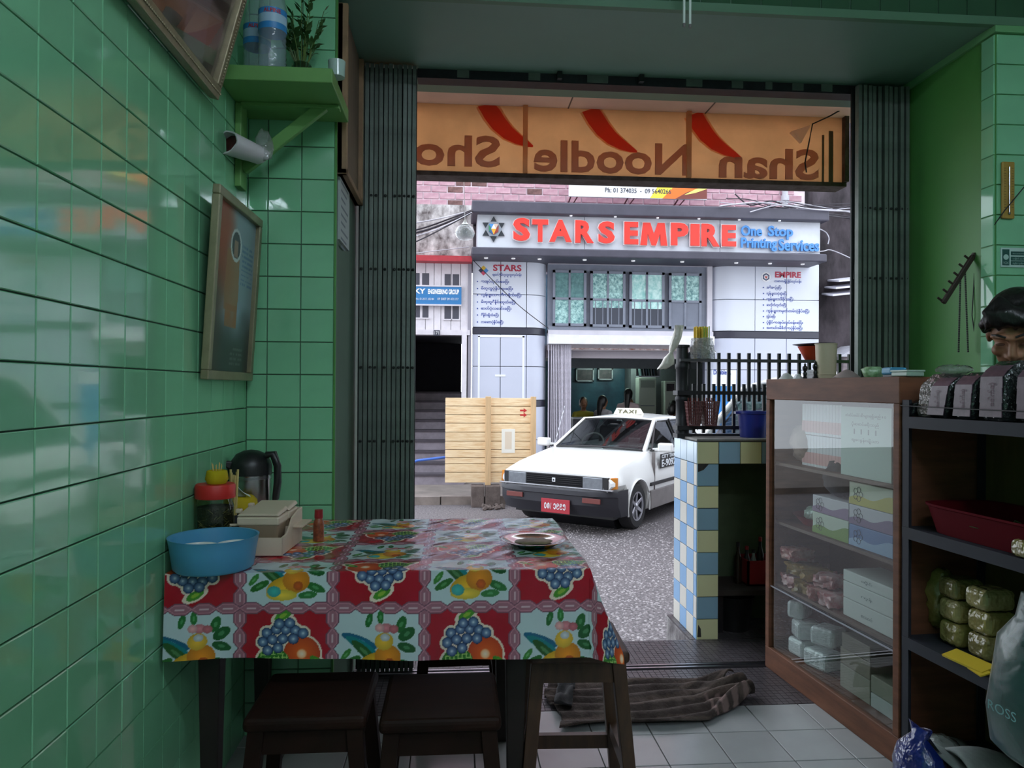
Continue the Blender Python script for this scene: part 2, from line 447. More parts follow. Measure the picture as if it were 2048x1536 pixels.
# folding steel gate, pushed open to both sides ---------------------------------
m_gate = mat('grey_green_gate_paint', (106, 120, 110), 0.45, 0.1, noise=0.35, nscale=14, bump=0.1)
m_gdark = mat('gate_lattice_steel', (44, 50, 48), 0.5, 0.5, noise=0.3)
def gate(name, label, x0, x1, z1, y, n):
    t = thing(name, label, 'gate', ((x0 + x1) / 2, y, 0))
    pitch = (x1 - x0) / n
    bb = B().box(-0.0065, 0.0065, -0.012, 0.012, 0, 1); bb.v = [Vector((v.x, v.y, v.z * (z1 - 0.02) + 0.01)) for v in bb.v]
    bb.box(-0.0075, 0.0075, -0.018, -0.010, 0.012, z1 - 0.012)
    me = bb.mesh('channel_bar', m_gate)
    for i in range(n):
        zz = 0.0
        o = link('channel_bar', me, t, Matrix.Translation((x0 + pitch * (i + 0.5) - (x0 + x1) / 2, random.uniform(-0.006, 0.006), zz)) @ Matrix.Rotation(random.gauss(0, 0.03), 4, 'Z'))
    # lattice scissor strips behind, almost closed
    for z in (0.25, 0.95, 1.65):
        for i in range(n - 1):
            xa = x0 + pitch * (i + 0.5); xb = xa + pitch
            q = B(); q.bar((xa, y + 0.016, z), (xb, y + 0.016, z + 0.30), 0.014, 0.003, up=(0, 1, 0)); q.bar((xa, y + 0.021, z + 0.30), (xb, y + 0.021, z), 0.014, 0.003, up=(0, 1, 0))
            q.build('lattice_strip', m_gdark, t)
    for z in (0.25, 0.55, 0.95, 1.25, 1.65, 1.95):
        q = B()
        for i in range(n):
            q.ell((x0 + pitch * (i + 0.5), y - 0.019, z), 0.006, 0.004, 0.006, 8, 5)
        q.build('rivet_row', m_gdark, t, smooth=40)
    return t
gl = gate('folding_gate', 'grey-green folding steel gate bunched beside the tiled column at left', XC + 0.012, -0.165, 2.50, 3.02, 12)
B().box(XC + 0.004, -0.165, 3.045, 3.055, 0.01, 2.49).build('backing_sheet', m_gdark, gl)
gr = gate('folding_gate', 'grey-green folding steel gate bunched against the green jamb at right', 1.712, XJ - 0.008, 2.49, 3.02, 10)
B().box(1.712, XJ - 0.008, 3.045, 3.055, 0.01, 2.48).build('backing_sheet', m_gdark, gr)
B().tube([(1.735, 2.985, 1.18), (1.735, 2.975, 1.16), (1.745, 2.975, 1.135), (1.735, 2.985, 1.11)], 0.004, 6).build('pull_ring', m_gdark, gr, smooth=60)
# head rail of the gate
hr = thing('gate_head_rail', 'dark steel gate rail with pale patches under the lintel', 'rail', (0.75, 3.1, 2.44))
B().box(-0.165, 1.95, 3.06, 3.13, 2.462, 2.515).build('rail_body', m_iron, hr)
for x, w in ((0.0, .05), (0.30, .05), (0.55, .09), (0.98, .07), (1.18, .05), (1.33, .03), (1.45, .05), (1.58, .05)):
    B().box(x, x + w, 3.055, 3.0605, 2.468, 2.508).build('paint_patch', m_gate, hr)
for x in (0.42, 0.77):
    B().box(x, x + 0.02, 3.03, 3.09, 2.47, 2.53).build('hanger', m_gdark, hr)
# ================================================================== OUTSIDE
ZST = -0.60                 # street level, the shop floor lies higher
YB = 12.9                   # front of the houses across the street
m_asph = mat('asphalt', (138, 131, 134), 0.7, noise=0.5, nscale=40, bump=0.9, bscale=70, dark=(62, 58, 61))
st = struct(B().box(-25, 30, 3.33, 11.35, ZST - 0.2, ZST).build('street', m_asph))
m_pave = mat('pavement_concrete', (134, 124, 118), 0.85, noise=0.4, nscale=2, bump=0.2)
pv = struct(B().box(-25, 1.05, 11.2, 18.5, ZST - 0.2, ZST + 0.10).box(1.05, 30, 11.2, 18.5, ZST - 0.2, ZST + 0.012).build('pavement', m_pave))
# aggregate lying proud in the worn asphalt near the shop
av, af = [], []
rs = random.Random(3)
for i in range(15000):
    y = 3.5 + 6.0 * rs.random() ** 1.8; x = -0.6 + rs.random() * (2.2 + y * 0.18); r = rs.uniform(0.005, 0.014)
    k = len(av); h = r * rs.uniform(0.3, 0.7); a0 = rs.random() * 6.28
    for q in range(5):
        av.append((x + r * math.cos(a0 + q * 1.2566), y + r * math.sin(a0 + q * 1.2566), ZST))
    av.append((x + r * 0.2, y, ZST + h))
    for q in range(5): af.append((k + q, k + (q + 1) % 5, k + 5))
me = bpy.data.meshes.new('gravel'); me.from_pydata(av, [], af)
me.materials.append(mat('pale_gravel', (184, 177, 180), 0.6, noise=0.5, nscale=25)); me.update()
tag(link('gravel', me), 'pale stone chips in the worn asphalt', 'gravel', kind='stuff')

# own house front above the doorway, porch soffit ------------------------------
struct(B().box(-6, 9, 3.30, 3.44, 3.0, 9.0).box(-6, XL - 0.1, 3.3, 3.44, ZST, 3.0).box(3.0, 9, 3.3, 3.44, ZST, 3.0).build('wall_outer_front', mat('outer_plaster', (190, 186, 176), 0.85, noise=0.2)))
# the shop sign seen from behind ------------------------------------------------
def translucent(name, rgb, k=0.75, rough=0.6, noise=0.0, nscale=10, dark=None):
    m = mat(name, rgb, rough, noise=noise, nscale=nscale, dark=dark, spec=0.2)
    N = m.node_tree.nodes; L = m.node_tree.links; p = N['Principled BSDF']
    t = N.new('ShaderNodeBsdfTranslucent'); t.inputs[0].default_value = C(rgb)
    if p.inputs['Base Color'].is_linked: L.new(p.inputs['Base Color'].links[0].from_socket, t.inputs[0])
    mx = N.new('ShaderNodeMixShader'); mx.inputs[0].default_value = k
    L.new(p.outputs[0], mx.inputs[1]); L.new(t.outputs[0], mx.inputs[2]); L.new(mx.outputs[0], N['Material Output'].inputs[0])
    return m
m_soff = translucent('stained_soffit_sheet', (236, 214, 202), 0.22, noise=0.15, nscale=2.2)
sf = struct(B().box(-1.6, 3.3, 3.135, 3.66, 2.565, 2.572).build('ceiling_porch', m_soff))
for x in (0.55, 1.25):
    B().box(x, x + 0.006, 3.13, 3.60, 2.562, 2.566).build('panel_joint', mat('joint_shadow_paint', (130, 118, 112), 0.8), sf)

m_sign = translucent('orange_sign_sheet', (232, 196, 158), 0.64, noise=0.12, nscale=6)
m_slet = translucent('brown_sign_print', (222, 186, 166), 0.75)
m_schi = translucent('red_chilli_print', (250, 140, 112), 0.8)
m_shalo = translucent('pale_orange_halo', (252, 216, 184), 0.8)
m_srust = mat('rusty_sign_frame', (92, 76, 70), 0.8, noise=0.5, nscale=18, dark=(60, 38, 28))
YS = 3.60
z_top, z_bot = 2.58, PY(1200, 352, YS).z
xs0, xs1 = -0.62, PY(1684, 300, YS).x
sg = thing('shop_sign', 'orange shop sign seen from behind with mirrored brown lettering', 'sign', ((xs0 + xs1) / 2, YS, z_bot))
B().box(xs0, xs1, YS, YS + 0.004, z_bot, z_top).build('sheet', m_sign, sg)
q = B(); q.box(xs0 - 0.02, xs1 + 0.02, YS - 0.012, YS + 0.10, z_bot - 0.022, z_bot)
q.build('bottom_channel', m_srust, sg, bevel=0.003)
B().box(xs1, xs1 + 0.022, YS - 0.03, YS + 0.10, z_bot, z_top).build('end_post', m_srust, sg)
m_sdiv = translucent('sign_divider_paint', (240, 204, 164), 0.7)
for px in (1050, 1376):
    x = PY(px, 300, YS).x
    B().box(x - 0.011, x + 0.011, YS - 0.025, YS - 0.001, z_bot, z_top).build('divider', m_sdiv, sg)
for word, x0, x1, yc, y0 in (('Shan', 1437, 1636, 297, 362), ('Noodle', 1067, 1378, 283, 351), ('Shop', 768, 1000, 267, 338)):
    a = PY(x0, y0, YS); c = PY(x1, yc, YS)
    zb = PY((x0 + x1) / 2, {'Shan': 359, 'Noodle': 348, 'Shop': 334}[word], YS).z
    h = 0.158 * (1.27 if word == 'Shop' else 1.0)
    if word == 'Shop': zb -= 0.158 * 0.27
    lettering('lettering', word, face_mx((a.x, YS - 0.002, zb), (1, 0, 0), (0, 0, 1)), c.x - a.x, h, m_slet, sg, 0.004, 0.022, mirror=True)
def chilli(pts, y, m, dy):
    ctr = [PY(px, py, YS) for px, py, w in pts]; ws = [w for _, _, w in pts]; lo, hi = [], []
    for i, p in enumerate(ctr):
        t = ctr[min(i + 1, len(ctr) - 1)] - ctr[max(i - 1, 0)]; n = Vector((-t.z, 0, t.x)).normalized()
        lo.append(p - n * ws[i]); hi.append(p + n * ws[i])
    bb = B()
    for i in range(len(ctr) - 1):
        quad = [lo[i], lo[i + 1], hi[i + 1], hi[i]]
        bb.prism([Vector((v.x, YS - dy, min(v.z, z_top - 0.004))) for v in quad], (0, dy - 0.0005, 0))
    return bb
for dx, dyp in ((0, 0), (208, 11), (415, 22)):
    path = [(972, 205, .05), (984, 228, .048), (998, 248, .045), (1016, 266, .038), (1036, 279, .028), (1054, 288, .016), (1066, 293, .004)]
    for nm, mm, k, dy in (('chilli_halo', m_shalo, 1.25, 0.0015), ('chilli_print', m_schi, 1.0, 0.0025)):
        chilli([(x + dx, y + dyp, w * k * 0.9) for x, y, w in path], YS, mm, dy).build(nm, mm, sg)
# rust streaks and torn flap with cord at the right end
for k, (px, w) in enumerate(((1662, .012), (1646, .006))):
    a = PY(px, 262 + 8 * k, YS); B().box(a.x - w, a.x + w, YS - 0.0012, YS, z_bot, a.z).build('rust_streak', translucent('rust_stain', (248, 216, 184), 0.85), sg)
fl = B(); p0 = PY(1622, 250, 3.55); pa = PY(1584, 262, 3.55); pb = PY(1603, 285, 3.55); pc = PY(1612, 268, 3.55)
fl.add([p0, pa, pb, pc, p0 + Vector((0, .004, 0)), pa + Vector((0, .03, 0)), pb + Vector((0, .02, 0)), pc + Vector((0, .004, 0))], [(0, 1, 2, 3), (7, 6, 5, 4), (0, 4, 5, 1), (1, 5, 6, 2), (2, 6, 7, 3), (3, 7, 4, 0)])
fl = fl.build('torn_tape', translucent('dirty_tape', (250, 236, 226), 0.7)); tag(fl, 'dirty torn tape flap stuck by the sign corner', 'tape')
wire_m = mat('black_cable', (34, 32, 34), 0.6)
wr_ = B().tube([PY(1702, 208, 3.5), PY(1660, 232, 3.52), PY(1625, 248, 3.55), PY(1618, 285, 3.55), PY(1610, 325, 3.56), PY(1613, 345, 3.57)], 0.0035, 6).build('loose_cable', wire_m, smooth=60)
tag(wr_, 'black cable hanging down in front of the orange sign', 'cable')
# glass pendant lamp on its cord beyond the sign
m_lglass = film('lamp_glass', (225, 232, 236), 0.3, 0.05, 0.5, 60)
YP = 3.95
lc = PY(930, 465, YP); lp = thing('pendant_lamp', 'clear ribbed glass pendant lamp hanging below the shop sign', 'lamp', (lc.x, lc.y, lc.z))
top = PY(930, 440, YP)
B().tube([(lc.x - 0.004, YP, 2.57), (lc.x - 0.012, YP, 2.42), (top.x, YP, top.z)], 0.0022, 6).build('cord', mat('white_cord', (225, 225, 230), 0.5), lp, smooth=60)
k = 0.0027
B().lathe([(0.006, 0.028), (0.008, 0.02), (0.018, 0.006), (0.03, 0.0)], 16, (top.x, YP, top.z - 0.028)).build('cap', m_fit, lp, smooth=50)
sh = [(0.026, 0.0), (0.040, -0.012), (0.050, -0.03), (0.052, -0.045), (0.046, -0.062), (0.034, -0.075)]
B().lathe([(r + 0.0015 * (i % 2), z) for i, (r, z) in enumerate(sh)], 20, (top.x, YP, top.z - 0.028), cap0=False, cap1=False).build('glass_shade', m_lglass, lp, smooth=60, solid=0.002)
B().ell((top.x, YP, top.z - 0.06), 0.017, 0.017, 0.022).build('bulb', glass('bulb_glass', (245, 248, 248), 1.0, 0.05), lp, smooth=60)
B().box(lc.x - 0.02, lc.x + 0.02, 3.62, 3.99, 2.57, 2.585).build('support_arm', m_srust, lp)

# ---------------------------------------------------------------- printing shop across the street
m_panel = mat('pale_composite_panel', (206, 210, 228), 0.35, noise=0.05, nscale=1.5)
m_panel2 = mat('white_printed_panel', (222, 226, 240), 0.35)
m_band = mat('charcoal_band', (58, 58, 72), 0.4)
m_char = mat('charcoal_cladding', (78, 76, 90), 0.5, noise=0.25, nscale=3)
m_jnt = mat('panel_joint_dark', (84, 86, 104), 0.7)
m_wframe = mat('grey_window_frame', (134, 140, 156), 0.5, noise=0.12)
m_lilac = mat('white_facade_paint', (216, 212, 222), 0.75, noise=0.15, nscale=2)
ps = thing('printing_shop', 'printing shop front with pale panel pillars and white sign fascia', 'building', (3.0, YB, ZST))
zf = lambda py, px=1290, y=YB: PY(px, py, y).z
xf = lambda px, py=650, y=YB: PY(px, py, y).x
# pillars of curved panels; each panel its own piece
def pillar(name, xa, xb, round_left, joints, rows, zmin):
    t = link(name, B().box(min(xa, xb) + (0.37 if round_left else 0.03), max(xa, xb) - (0.03 if round_left else 0.37), YB + 0.055, YB + 0.7, ZST, zf(515)).box(min(xa, xb) + 0.06, max(xa, xb) - 0.06, YB + 0.38, YB + 0.7, ZST, zf(515)).mesh(name, m_jnt), ps, W[ps].inverted())
    R = 0.36
    def prof(s):              # outline from the flat side to the rounded one, s = metres along x from the flat edge
        L_ = abs(xb - xa)
        if s <= L_ - R: return (s, 0.0)
        a = min((s - (L_ - R)) / R, 1.0) * PI / 2
        return (L_ - R + R * math.sin(a), R - R * math.cos(a))
    L_ = abs(xb - xa); sgn = -1 if round_left else 1; x00 = xb if round_left else xa
    for (z1, z0, m) in rows:
        full = m is m_band
        js = [0.0, L_] if full else joints
        for j0, j1 in zip(js[:-1], js[1:]):
            n = 14; g = 0.006; bb = B(); pts = []
            for i in range(n + 1):
                s = j0 + g + (j1 - j0 - 2 * g) * i / n; pts.append(prof(s))
            off = -0.006 if full else 0.0
            f = [Vector((x00 + sgn * a, YB + c + off, 0)) for a, c in pts]
            bk = [Vector((x00 + sgn * a, YB + c + 0.05, 0)) for a, c in pts]
            up = Vector((0, 0, 1))
            vs = [v + up * (z0 + g) for v in f] + [v + up * (z1 - g) for v in f] + [v + up * (z0 + g) for v in bk] + [v + up * (z1 - g) for v in bk]
            k = n + 1; fs = []
            for i in range(n):
                fs += [(i, i + 1, k + i + 1, k + i), (2 * k + i, 3 * k + i, 3 * k + i + 1, 2 * k + i + 1), (k + i, k + i + 1, 3 * k + i + 1, 3 * k + i), (i, 2 * k + i, 2 * k + i + 1, i + 1)]
            fs += [(0, k, 3 * k, 2 * k), (n, 2 * k + n, 3 * k + n, k + n)]
            bb.add(vs, fs); bb.build('band' if full else 'panel', m, t, smooth=30)
    return t
xl0, xl1 = xf(944), xf(1096); xr0, xr1 = xf(1425), xf(1638)
jl = [0, xf(1001) - xl0, xf(1053) - xl0, xl1 - xl0]
zz = lambda *p: [zf(v, 1020) for v in p]
a0, a1, a2, a3, a4, a5, a6, a7 = zz(517, 589, 655, 669, 733, 800, 813, 880)
pl = pillar('left_pillar', xl0, xl1, False, jl, [(a0, a1, m_panel2), (a1, a2, m_panel2), (a2, a3, m_band), (a3, a4, m_panel), (a4, a5, m_panel), (a5, a6, m_band), (a6, a7, m_panel), (a7, ZST + 0.10, m_panel)], ZST)
jr = [0, xr1 - xf(1573), xr1 - xf(1510), xr1 - xr0]
b0, b1, b2, b3, b4 = [zf(v, 1560) for v in (532, 600, 663, 677, 740)]
prr = pillar('right_pillar', xr0, xr1, True, jr, [(a0, b1, m_panel2), (b1, b2, m_panel2), (b2, b3, m_band), (b3, b4, m_panel), (b4, b4 - 0.62, m_panel), (b4 - 0.62, b4 - 0.72, m_band), (b4 - 0.72, ZST + 0.1, m_panel)], ZST)
# white door-shaped outline on the left pillar
m_wline = mat('white_tape_line', (240, 242, 250), 0.5)
for p, q2 in (((958, 672), (958, 800)), ((1047, 672), (1047, 800)), ((956, 672), (1049, 672)), ((990, 751), (1011, 751))):
    a = PY(*p, YB - 0.004); c = PY(*q2, YB - 0.004)
    if p[0] == q2[0]: B().box(a.x - 0.018, a.x + 0.018, YB - 0.007, YB, c.z, a.z).build('tape_line', m_wline, pl)
    else: B().box(a.x, c.x, YB - 0.007, YB, a.z - 0.018, a.z + 0.018).build('tape_line', m_wline, pl)
# canopy and fascia
YF = YB - 0.5
fz = lambda py, px=1290: PY(px, py, YF).z
fxx = lambda px, py=460: PY(px, py, YF).x
X0, X1 = fxx(955), fxx(1640)
zt0, zt1 = fz(417), fz(437)      # upper slab at mid
zs0 = fz(503); zs1 = fz(519)
fa = link('fascia_sign', B().box(X0, X1, YF, YB + 0.3, zs0, zt1).mesh('fascia_sign', mat('white_fascia', (212, 216, 226), 0.35, noise=0.06)), ps, W[ps].inverted())
B().box(X0 - 0.10, X1 + 0.09, YF - 0.16, YB + 0.5, zt1, zt0 + 0.03).build('upper_slab', m_char, fa, bevel=0.02)
B().box(X0 - 0.10, X1 + 0.07, YF - 0.12, YB + 0.3, zs1, zs0).build('lower_slab', m_char, fa, bevel=0.02)
m_spot = mat('spot_lamp_glass', (250, 250, 255), 0.2, emit=(255, 255, 255), estr=0.25)
for px, py in ((973, 507), (1028, 508), (1081, 509), (1172, 518), (1270, 521), (1369, 523), (1478, 519), (1546, 521), (1612, 523)):
    B().lathe([(0.032, 0), (0.036, 0.02)], 12, (fxx(px), YF + 0.12, zs1 - 0.018)).build('spot_lamp', m_spot, fa)
for px in (1140, 1228, 1312, 1394, 1474, 1554):
    B().lathe([(0.022, 0), (0.026, 0.02)], 10, (fxx(px), YF - 0.1, zt1 - 0.018)).build('spot_lamp', m_spot, fa)
for px in (1169, 1440):
    B().box(fxx(px) - 0.004, fxx(px) + 0.004, YF - 0.002, YF + 0.01, zs0, zt1).build('fascia_joint', m_jnt, fa)
# raised red letters with pale edge
m_red = mat('red_sign_letter', (240, 62, 52), 0.4)
m_edge = mat('letter_edge_white', (238, 228, 232), 0.4)
def big(ch, x0, x1, y0, y1, yb=None):
    a = PY(x0, y1, YF - 0.05); c = PY(x1, y0, YF - 0.05)
    grow = 0.014
    if ch == 'M':
        w_, h_ = c.x - a.x, c.z - a.z
        def em(g, y0, d):
            pts = [(0, 0), (.24, 0), (.27, .52), (.42, 0), (.58, 0), (.73, .52), (.76, 0), (1, 0), (.90, 1), (.64, 1), (.50, .50), (.36, 1), (.10, 1)]
            pts = [(a.x - g + p * (w_ + 2 * g), y0, a.z - g + q * (h_ + 2 * g)) for p, q in pts]; n = len(pts); bb = B()
            for tri in ((0, 1, 2), (0, 2, 12), (2, 11, 12), (2, 3, 11), (3, 10, 11), (3, 4, 10), (4, 9, 10), (4, 5, 9), (5, 8, 9), (5, 7, 8), (5, 6, 7)):
                bb.prism([pts[i] for i in tri], (0, d, 0))
            return bb
        em(grow, YF - 0.03, 0.028).build('letter_rim', m_edge, fa); em(0, YF - 0.05, 0.03).build('letter', m_red, fa); return
    lettering('letter_rim', ch, face_mx((a.x - grow, YF - 0.03, a.z - grow), (1, 0, 0), (0, 0, 1)), c.x - a.x + 2 * grow, c.z - a.z + 2 * grow, m_edge, fa, 0.016, 0.014 if ch == 'M' else 0.048)
    lettering('letter', ch, face_mx((a.x, YF - 0.05, a.z), (1, 0, 0), (0, 0, 1)), c.x - a.x, c.z - a.z, m_red, fa, 0.02, 0.012 if ch == 'M' else 0.045)
for ch, x0, x1, y0, y1 in (('S', 1026, 1060, 437, 482), ('T', 1064, 1096, 440, 484), ('A', 1098, 1143, 441, 484), ('R', 1150, 1187, 442, 486), ('S', 1196, 1229, 444, 487),
                           ('E', 1248, 1276, 445, 489), ('M', 1281, 1335, 446, 490), ('P', 1341, 1376, 447, 491), ('I', 1380, 1398, 449, 492), ('R', 1402, 1438, 449, 493), ('E', 1443, 1471, 451, 493)):
    big(ch, x0, x1, y0, y1)
m_blue = mat('blue_sign_letter', (74, 140, 208), 0.4)
for s, x0, x1, y0, y1 in (('One', 1481, 1523, 452, 472), ('Stop', 1535, 1585, 453, 479), ('Printing', 1481, 1553, 477, 502), ('Services', 1556, 1637, 480, 502)):
    a = PY(x0, y1, YF - 0.03); c = PY(x1, y0, YF - 0.03)
    lettering('lettering', s, face_mx((a.x, YF - 0.03, a.z), (1, 0, 0), (0, 0, 1)), c.x - a.x, c.z - a.z, m_blue, fa, 0.015, 0.03)
# six-pointed star emblem
def on_f(px, py, d=0.0): return PY(px, py, YF - d)
ec = on_f(987, 459); rr = 0.215
star = link('star_emblem', B().prism([(ec.x + (rr if i % 2 == 0 else rr * 0.58) * math.sin(i * PI / 6), YF - 0.03, ec.z + (rr if i % 2 == 0 else rr * 0.58) * math.cos(i * PI / 6) * 1.02) for i in range(12)], (0, 0.03, 0)).mesh('star_emblem', mat('star_black', (46, 52, 60), 0.35)), ps, W[ps].inverted())
B().prism([(ec.x + rr * 0.66 * math.sin(i * PI / 3 + PI / 6), YF - 0.045, ec.z + rr * 0.66 * math.cos(i * PI / 3 + PI / 6)) for i in range(6)], (0, 0.02, 0)).build('hexagon', mat('star_silver', (150, 158, 170), 0.3, 0.4), star)
tri = lambda p: [(ec.x + a * rr, YF - 0.06, ec.z + c * rr) for a, c in p]
for pts, c in (([(-.36, .38), (.0, .38), (-.18, 0)], (74, 144, 208)), ([(0, .38), (.36, .38), (.18, 0)], (214, 190, 178)), ([(0, .38), (-.2, .0), (.2, .0)], (248, 248, 248)),
               ([(-.4, .3), (-.2, 0), (-.36, -.22)], (60, 140, 96)), ([(.4, .3), (.2, 0), (.36, -.22)], (150, 66, 60)), ([(-.2, 0), (.2, 0), (0, -.46)], (236, 168, 52)), ([(-.36, -.22), (-.2, 0), (0, -.46)], (54, 96, 150)), ([(.36, -.22), (.2, 0), (0, -.46)], (150, 60, 52))):
    B().prism(tri(pts), (0, 0.015, 0)).build('facet', mat('facet_%d_%d_%d' % c, c, 0.35), star)
# printed service lists on the pillars
m_ptext = mat('blue_print', (54, 78, 164), 0.5)
m_ptred = mat('crimson_print', (190, 58, 84), 0.5)
def print_line(s, x0, y0, x1, y1, m, parent, y=YB - 0.004, bold=0.0):
    a = PY(x0, y1, y); c = PY(x1, y0, y)
    return lettering('lettering', s, face_mx((a.x, y, a.z), (1, 0, 0), (0, 0, 1)), c.x - a.x, c.z - a.z, m, parent, 0.0, bold if bold else 0.022)
print_line('STARS', 986, 530, 1043, 542, m_ptred, pl, bold=0.03)
print_line('ရောင်စုံမိတ္တူကူးလုပ်ငန်း', 985, 546, 1043, 554, m_ptext, pl)
LL = ('စာအုပ်ထုတ်ဝေခြင်း', 'မိတ္တူပုံနှိပ်ကူးခြင်း', 'ကွန်ပျူတာစာစီစာရိုက်ခြင်း', 'မိတ္တူဗီနိုင်းထုတ်ခြင်း', 'ဓာတ်ပုံလောင်းခြင်း', 'ဗီနိုင်းရိုက်ခြင်း', 'လေဆာပုံနှိပ်ခြင်း')
for k, (s, y, x1) in enumerate(zip(LL, (563, 577, 590, 604, 617, 630, 644), (1018, 1026, 1043, 1032, 1023, 998, 1007))):
    print_line(s, 962, y - 4, x1, y + 5, m_ptext, pl)
    B().lathe([(0.012, 0), (0.012, 0.003)], 8, PY(955, y, YB - 0.004), R=Matrix.Rotation(PI / 2, 3, 'X')).build('bullet', m_ptext, pl)
dc = PY(967, 541, YB - 0.004)
for k, (ox, oz, c) in enumerate(((0, .045, (232, 190, 70)), (-.045, 0, (60, 60, 84)), (.045, 0, (88, 150, 214)), (0, -.045, (206, 84, 110)))):
    B().prism([(dc.x + ox, YB - 0.004, dc.z + oz + .045), (dc.x + ox + .045, YB - 0.004, dc.z + oz), (dc.x + ox, YB - 0.004, dc.z + oz - .045), (dc.x + ox - .045, YB - 0.004, dc.z + oz)], (0, 0.003, 0)).build('diamond', mat('diamond_print_%d' % k, c, 0.4), pl)
print_line('EMPIRE', 1550, 544, 1602, 555, m_ptred, prr, bold=0.04)
print_line('လောကရှိပုံနှိပ်လုပ်ငန်း', 1549, 559, 1603, 567, m_ptext, prr)
for s, y, x1 in zip(('အစီအစဉ်ခြင်း', 'ကွန်ပျူတာပုံဆွဲခြင်း', 'ကွန်ပျူတာဒီဇိုင်းခြင်း', 'ဆလိုက်ထုတ်ခြင်း', 'ကွန်ပျူတာမှတ်တမ်းပုံနှိပ်ခြင်း', 'ပုံနှိပ်ခြင်း', 'ပုံနှိပ်စာအုပ်လုပ်ငန်းခြင်း', 'အကယ်ဒမီဖိတ်စာပုံနှိပ်ခြင်း'), (575, 587, 598, 610, 622, 633, 645, 656), (1563, 1574, 1587, 1573, 1619, 1551, 1606, 1605)):
    print_line(s, 1533, y - 4, x1, y + 5, m_ptext, prr)
    B().lathe([(0.012, 0), (0.012, 0.003)], 8, PY(1527, y, YB - 0.004), R=Matrix.Rotation(PI / 2, 3, 'X')).build('bullet', m_ptext, prr)
dc = PY(1532, 554, YB - 0.004); RX = Matrix.Rotation(PI / 2, 3, 'X')
B().lathe([(0.088, 0), (0.088, 0.004)], 24, dc, R=RX).build('round_badge', mat('badge_white', (246, 246, 250), 0.4), prr)
for k, (r, c) in enumerate(((0.07, (54, 62, 100)), (0.045, (226, 226, 232)))):
    B().prism([(dc.x + r * math.sin(i * PI / 3), YB - 0.009 - k * 0.002, dc.z + r * math.cos(i * PI / 3)) for i in range(6)], (0, 0.003, 0)).build('badge_hexagon', mat('badge_%d' % k, c, 0.4), prr)
B().prism([(dc.x - .03, YB - .013, dc.z + .01), (dc.x + .03, YB - .013, dc.z + .01), (dc.x, YB - .013, dc.z - .035)], (0, .002, 0)).build('badge_mark', mat('badge_red', (200, 70, 60), 0.4), prr)

# window band over the entrance
YW = YB + 0.10
wx = lambda px, py=600: PY(px, py, YW).x
wz = lambda py, px=1260: PY(px, py, YW).z
wb = link('window_band', B().box(wx(1096), wx(1425), YW + 0.03, YW + 0.12, wz(668), wz(524)).mesh('window_band', m_wframe), ps, W[ps].inverted())
B().box(wx(1096), wx(1424), YW - 0.02, YW + 0.05, wz(531), wz(524)).build('head_trim', m_lilac, wb)
B().box(wx(1414), wx(1424), YW - 0.02, YW + 0.05, wz(668), wz(531)).build('side_trim', m_lilac, wb)
B().box(wx(1096), wx(1424), YW - 0.01, YW + 0.04, wz(668), wz(654)).build('sill', m_wframe, wb)
def pane_mat(name, c0, c1, k):  # light of the room behind the frosted panes is put into their colours
    return mat(name, c1, 0.18, noise=0.5, nscale=k, dark=c0, bump=0.5, bscale=60)
pm_a = pane_mat('patterned_teal_glass', (84, 136, 140), (196, 236, 232), 22)
pm_b = pane_mat('backlit_teal_glass', (150, 212, 208), (222, 252, 248), 14)
pm_c = pane_mat('dull_teal_glass', (84, 124, 128), (112, 158, 158), 18)
pm_d = mat('dark_pane', (76, 80, 92), 0.15)
pm_e = mat('grey_board_pane', (124, 130, 146), 0.5, noise=0.1)
for k, (x0, x1, dy) in enumerate(((1105, 1172, 0), (1180, 1250, 2), (1258, 1328, 4), (1337, 1402, 6))):
    ax, bx_ = wx(x0), wx(x1); z1 = wz(541 + dy, (x0 + x1) // 2); z0 = wz(652 + dy, (x0 + x1) // 2)
    cs = link('casement', B().box(ax, bx_, YW - 0.012, YW + 0.032, z0, z1).mesh('casement', m_jnt), ps, W[ps].inverted())
    fw = 0.045; cs_m = m_wframe
    for (p0_, p1_, q0, q1) in ((ax, ax + fw, z0, z1), (bx_ - fw, bx_, z0, z1), (ax, bx_, z0, z0 + fw), (ax, bx_, z1 - fw, z1), ((ax + bx_) / 2 - .018, (ax + bx_) / 2 + .018, z0, z1), (ax, bx_, (z0 + z1) / 2 - .03, (z0 + z1) / 2 + .01)):
        B().box(p0_, p1_, YW - 0.035, YW - 0.01, q0, q1).build('sash_bar', cs_m, cs)
    xm = (ax + bx_) / 2; zm = (z0 + z1) / 2 - 0.01
    rects = [(ax + fw, xm - .018, zm + .02, z1 - fw), (xm + .018, bx_ - fw, zm + .02, z1 - fw), (ax + fw, xm - .018, z0 + fw, zm - .02), (xm + .018, bx_ - fw, z0 + fw, zm - .02)]
    mm = {0: (pm_c, pm_c, pm_a, pm_a), 1: (pm_a, pm_a, pm_d, pm_d), 2: (pm_b, pm_b, pm_d, pm_d), 3: (pm_a, pm_a, pm_e, pm_e)}[k]
    for r, m_ in zip(rects, mm):
        B().box(r[0], r[1], YW - 0.018, YW - 0.013, r[2], r[3]).build('pane', m_, cs)
        if m_ is pm_d:
            B().box(r[0], r[1], YW - 0.021, YW - 0.0185, r[3] - (r[3] - r[2]) * 0.3, r[3]).build('pane_top', pm_a if k == 1 else pm_b, cs)
            for s in (0.2, 0.72):
                x = r[0] + (r[1] - r[0]) * s; B().box(x - 0.008, x + 0.008, YW - 0.024, YW - 0.019, r[2], r[3]).build('grille_bar', m_wframe, cs)
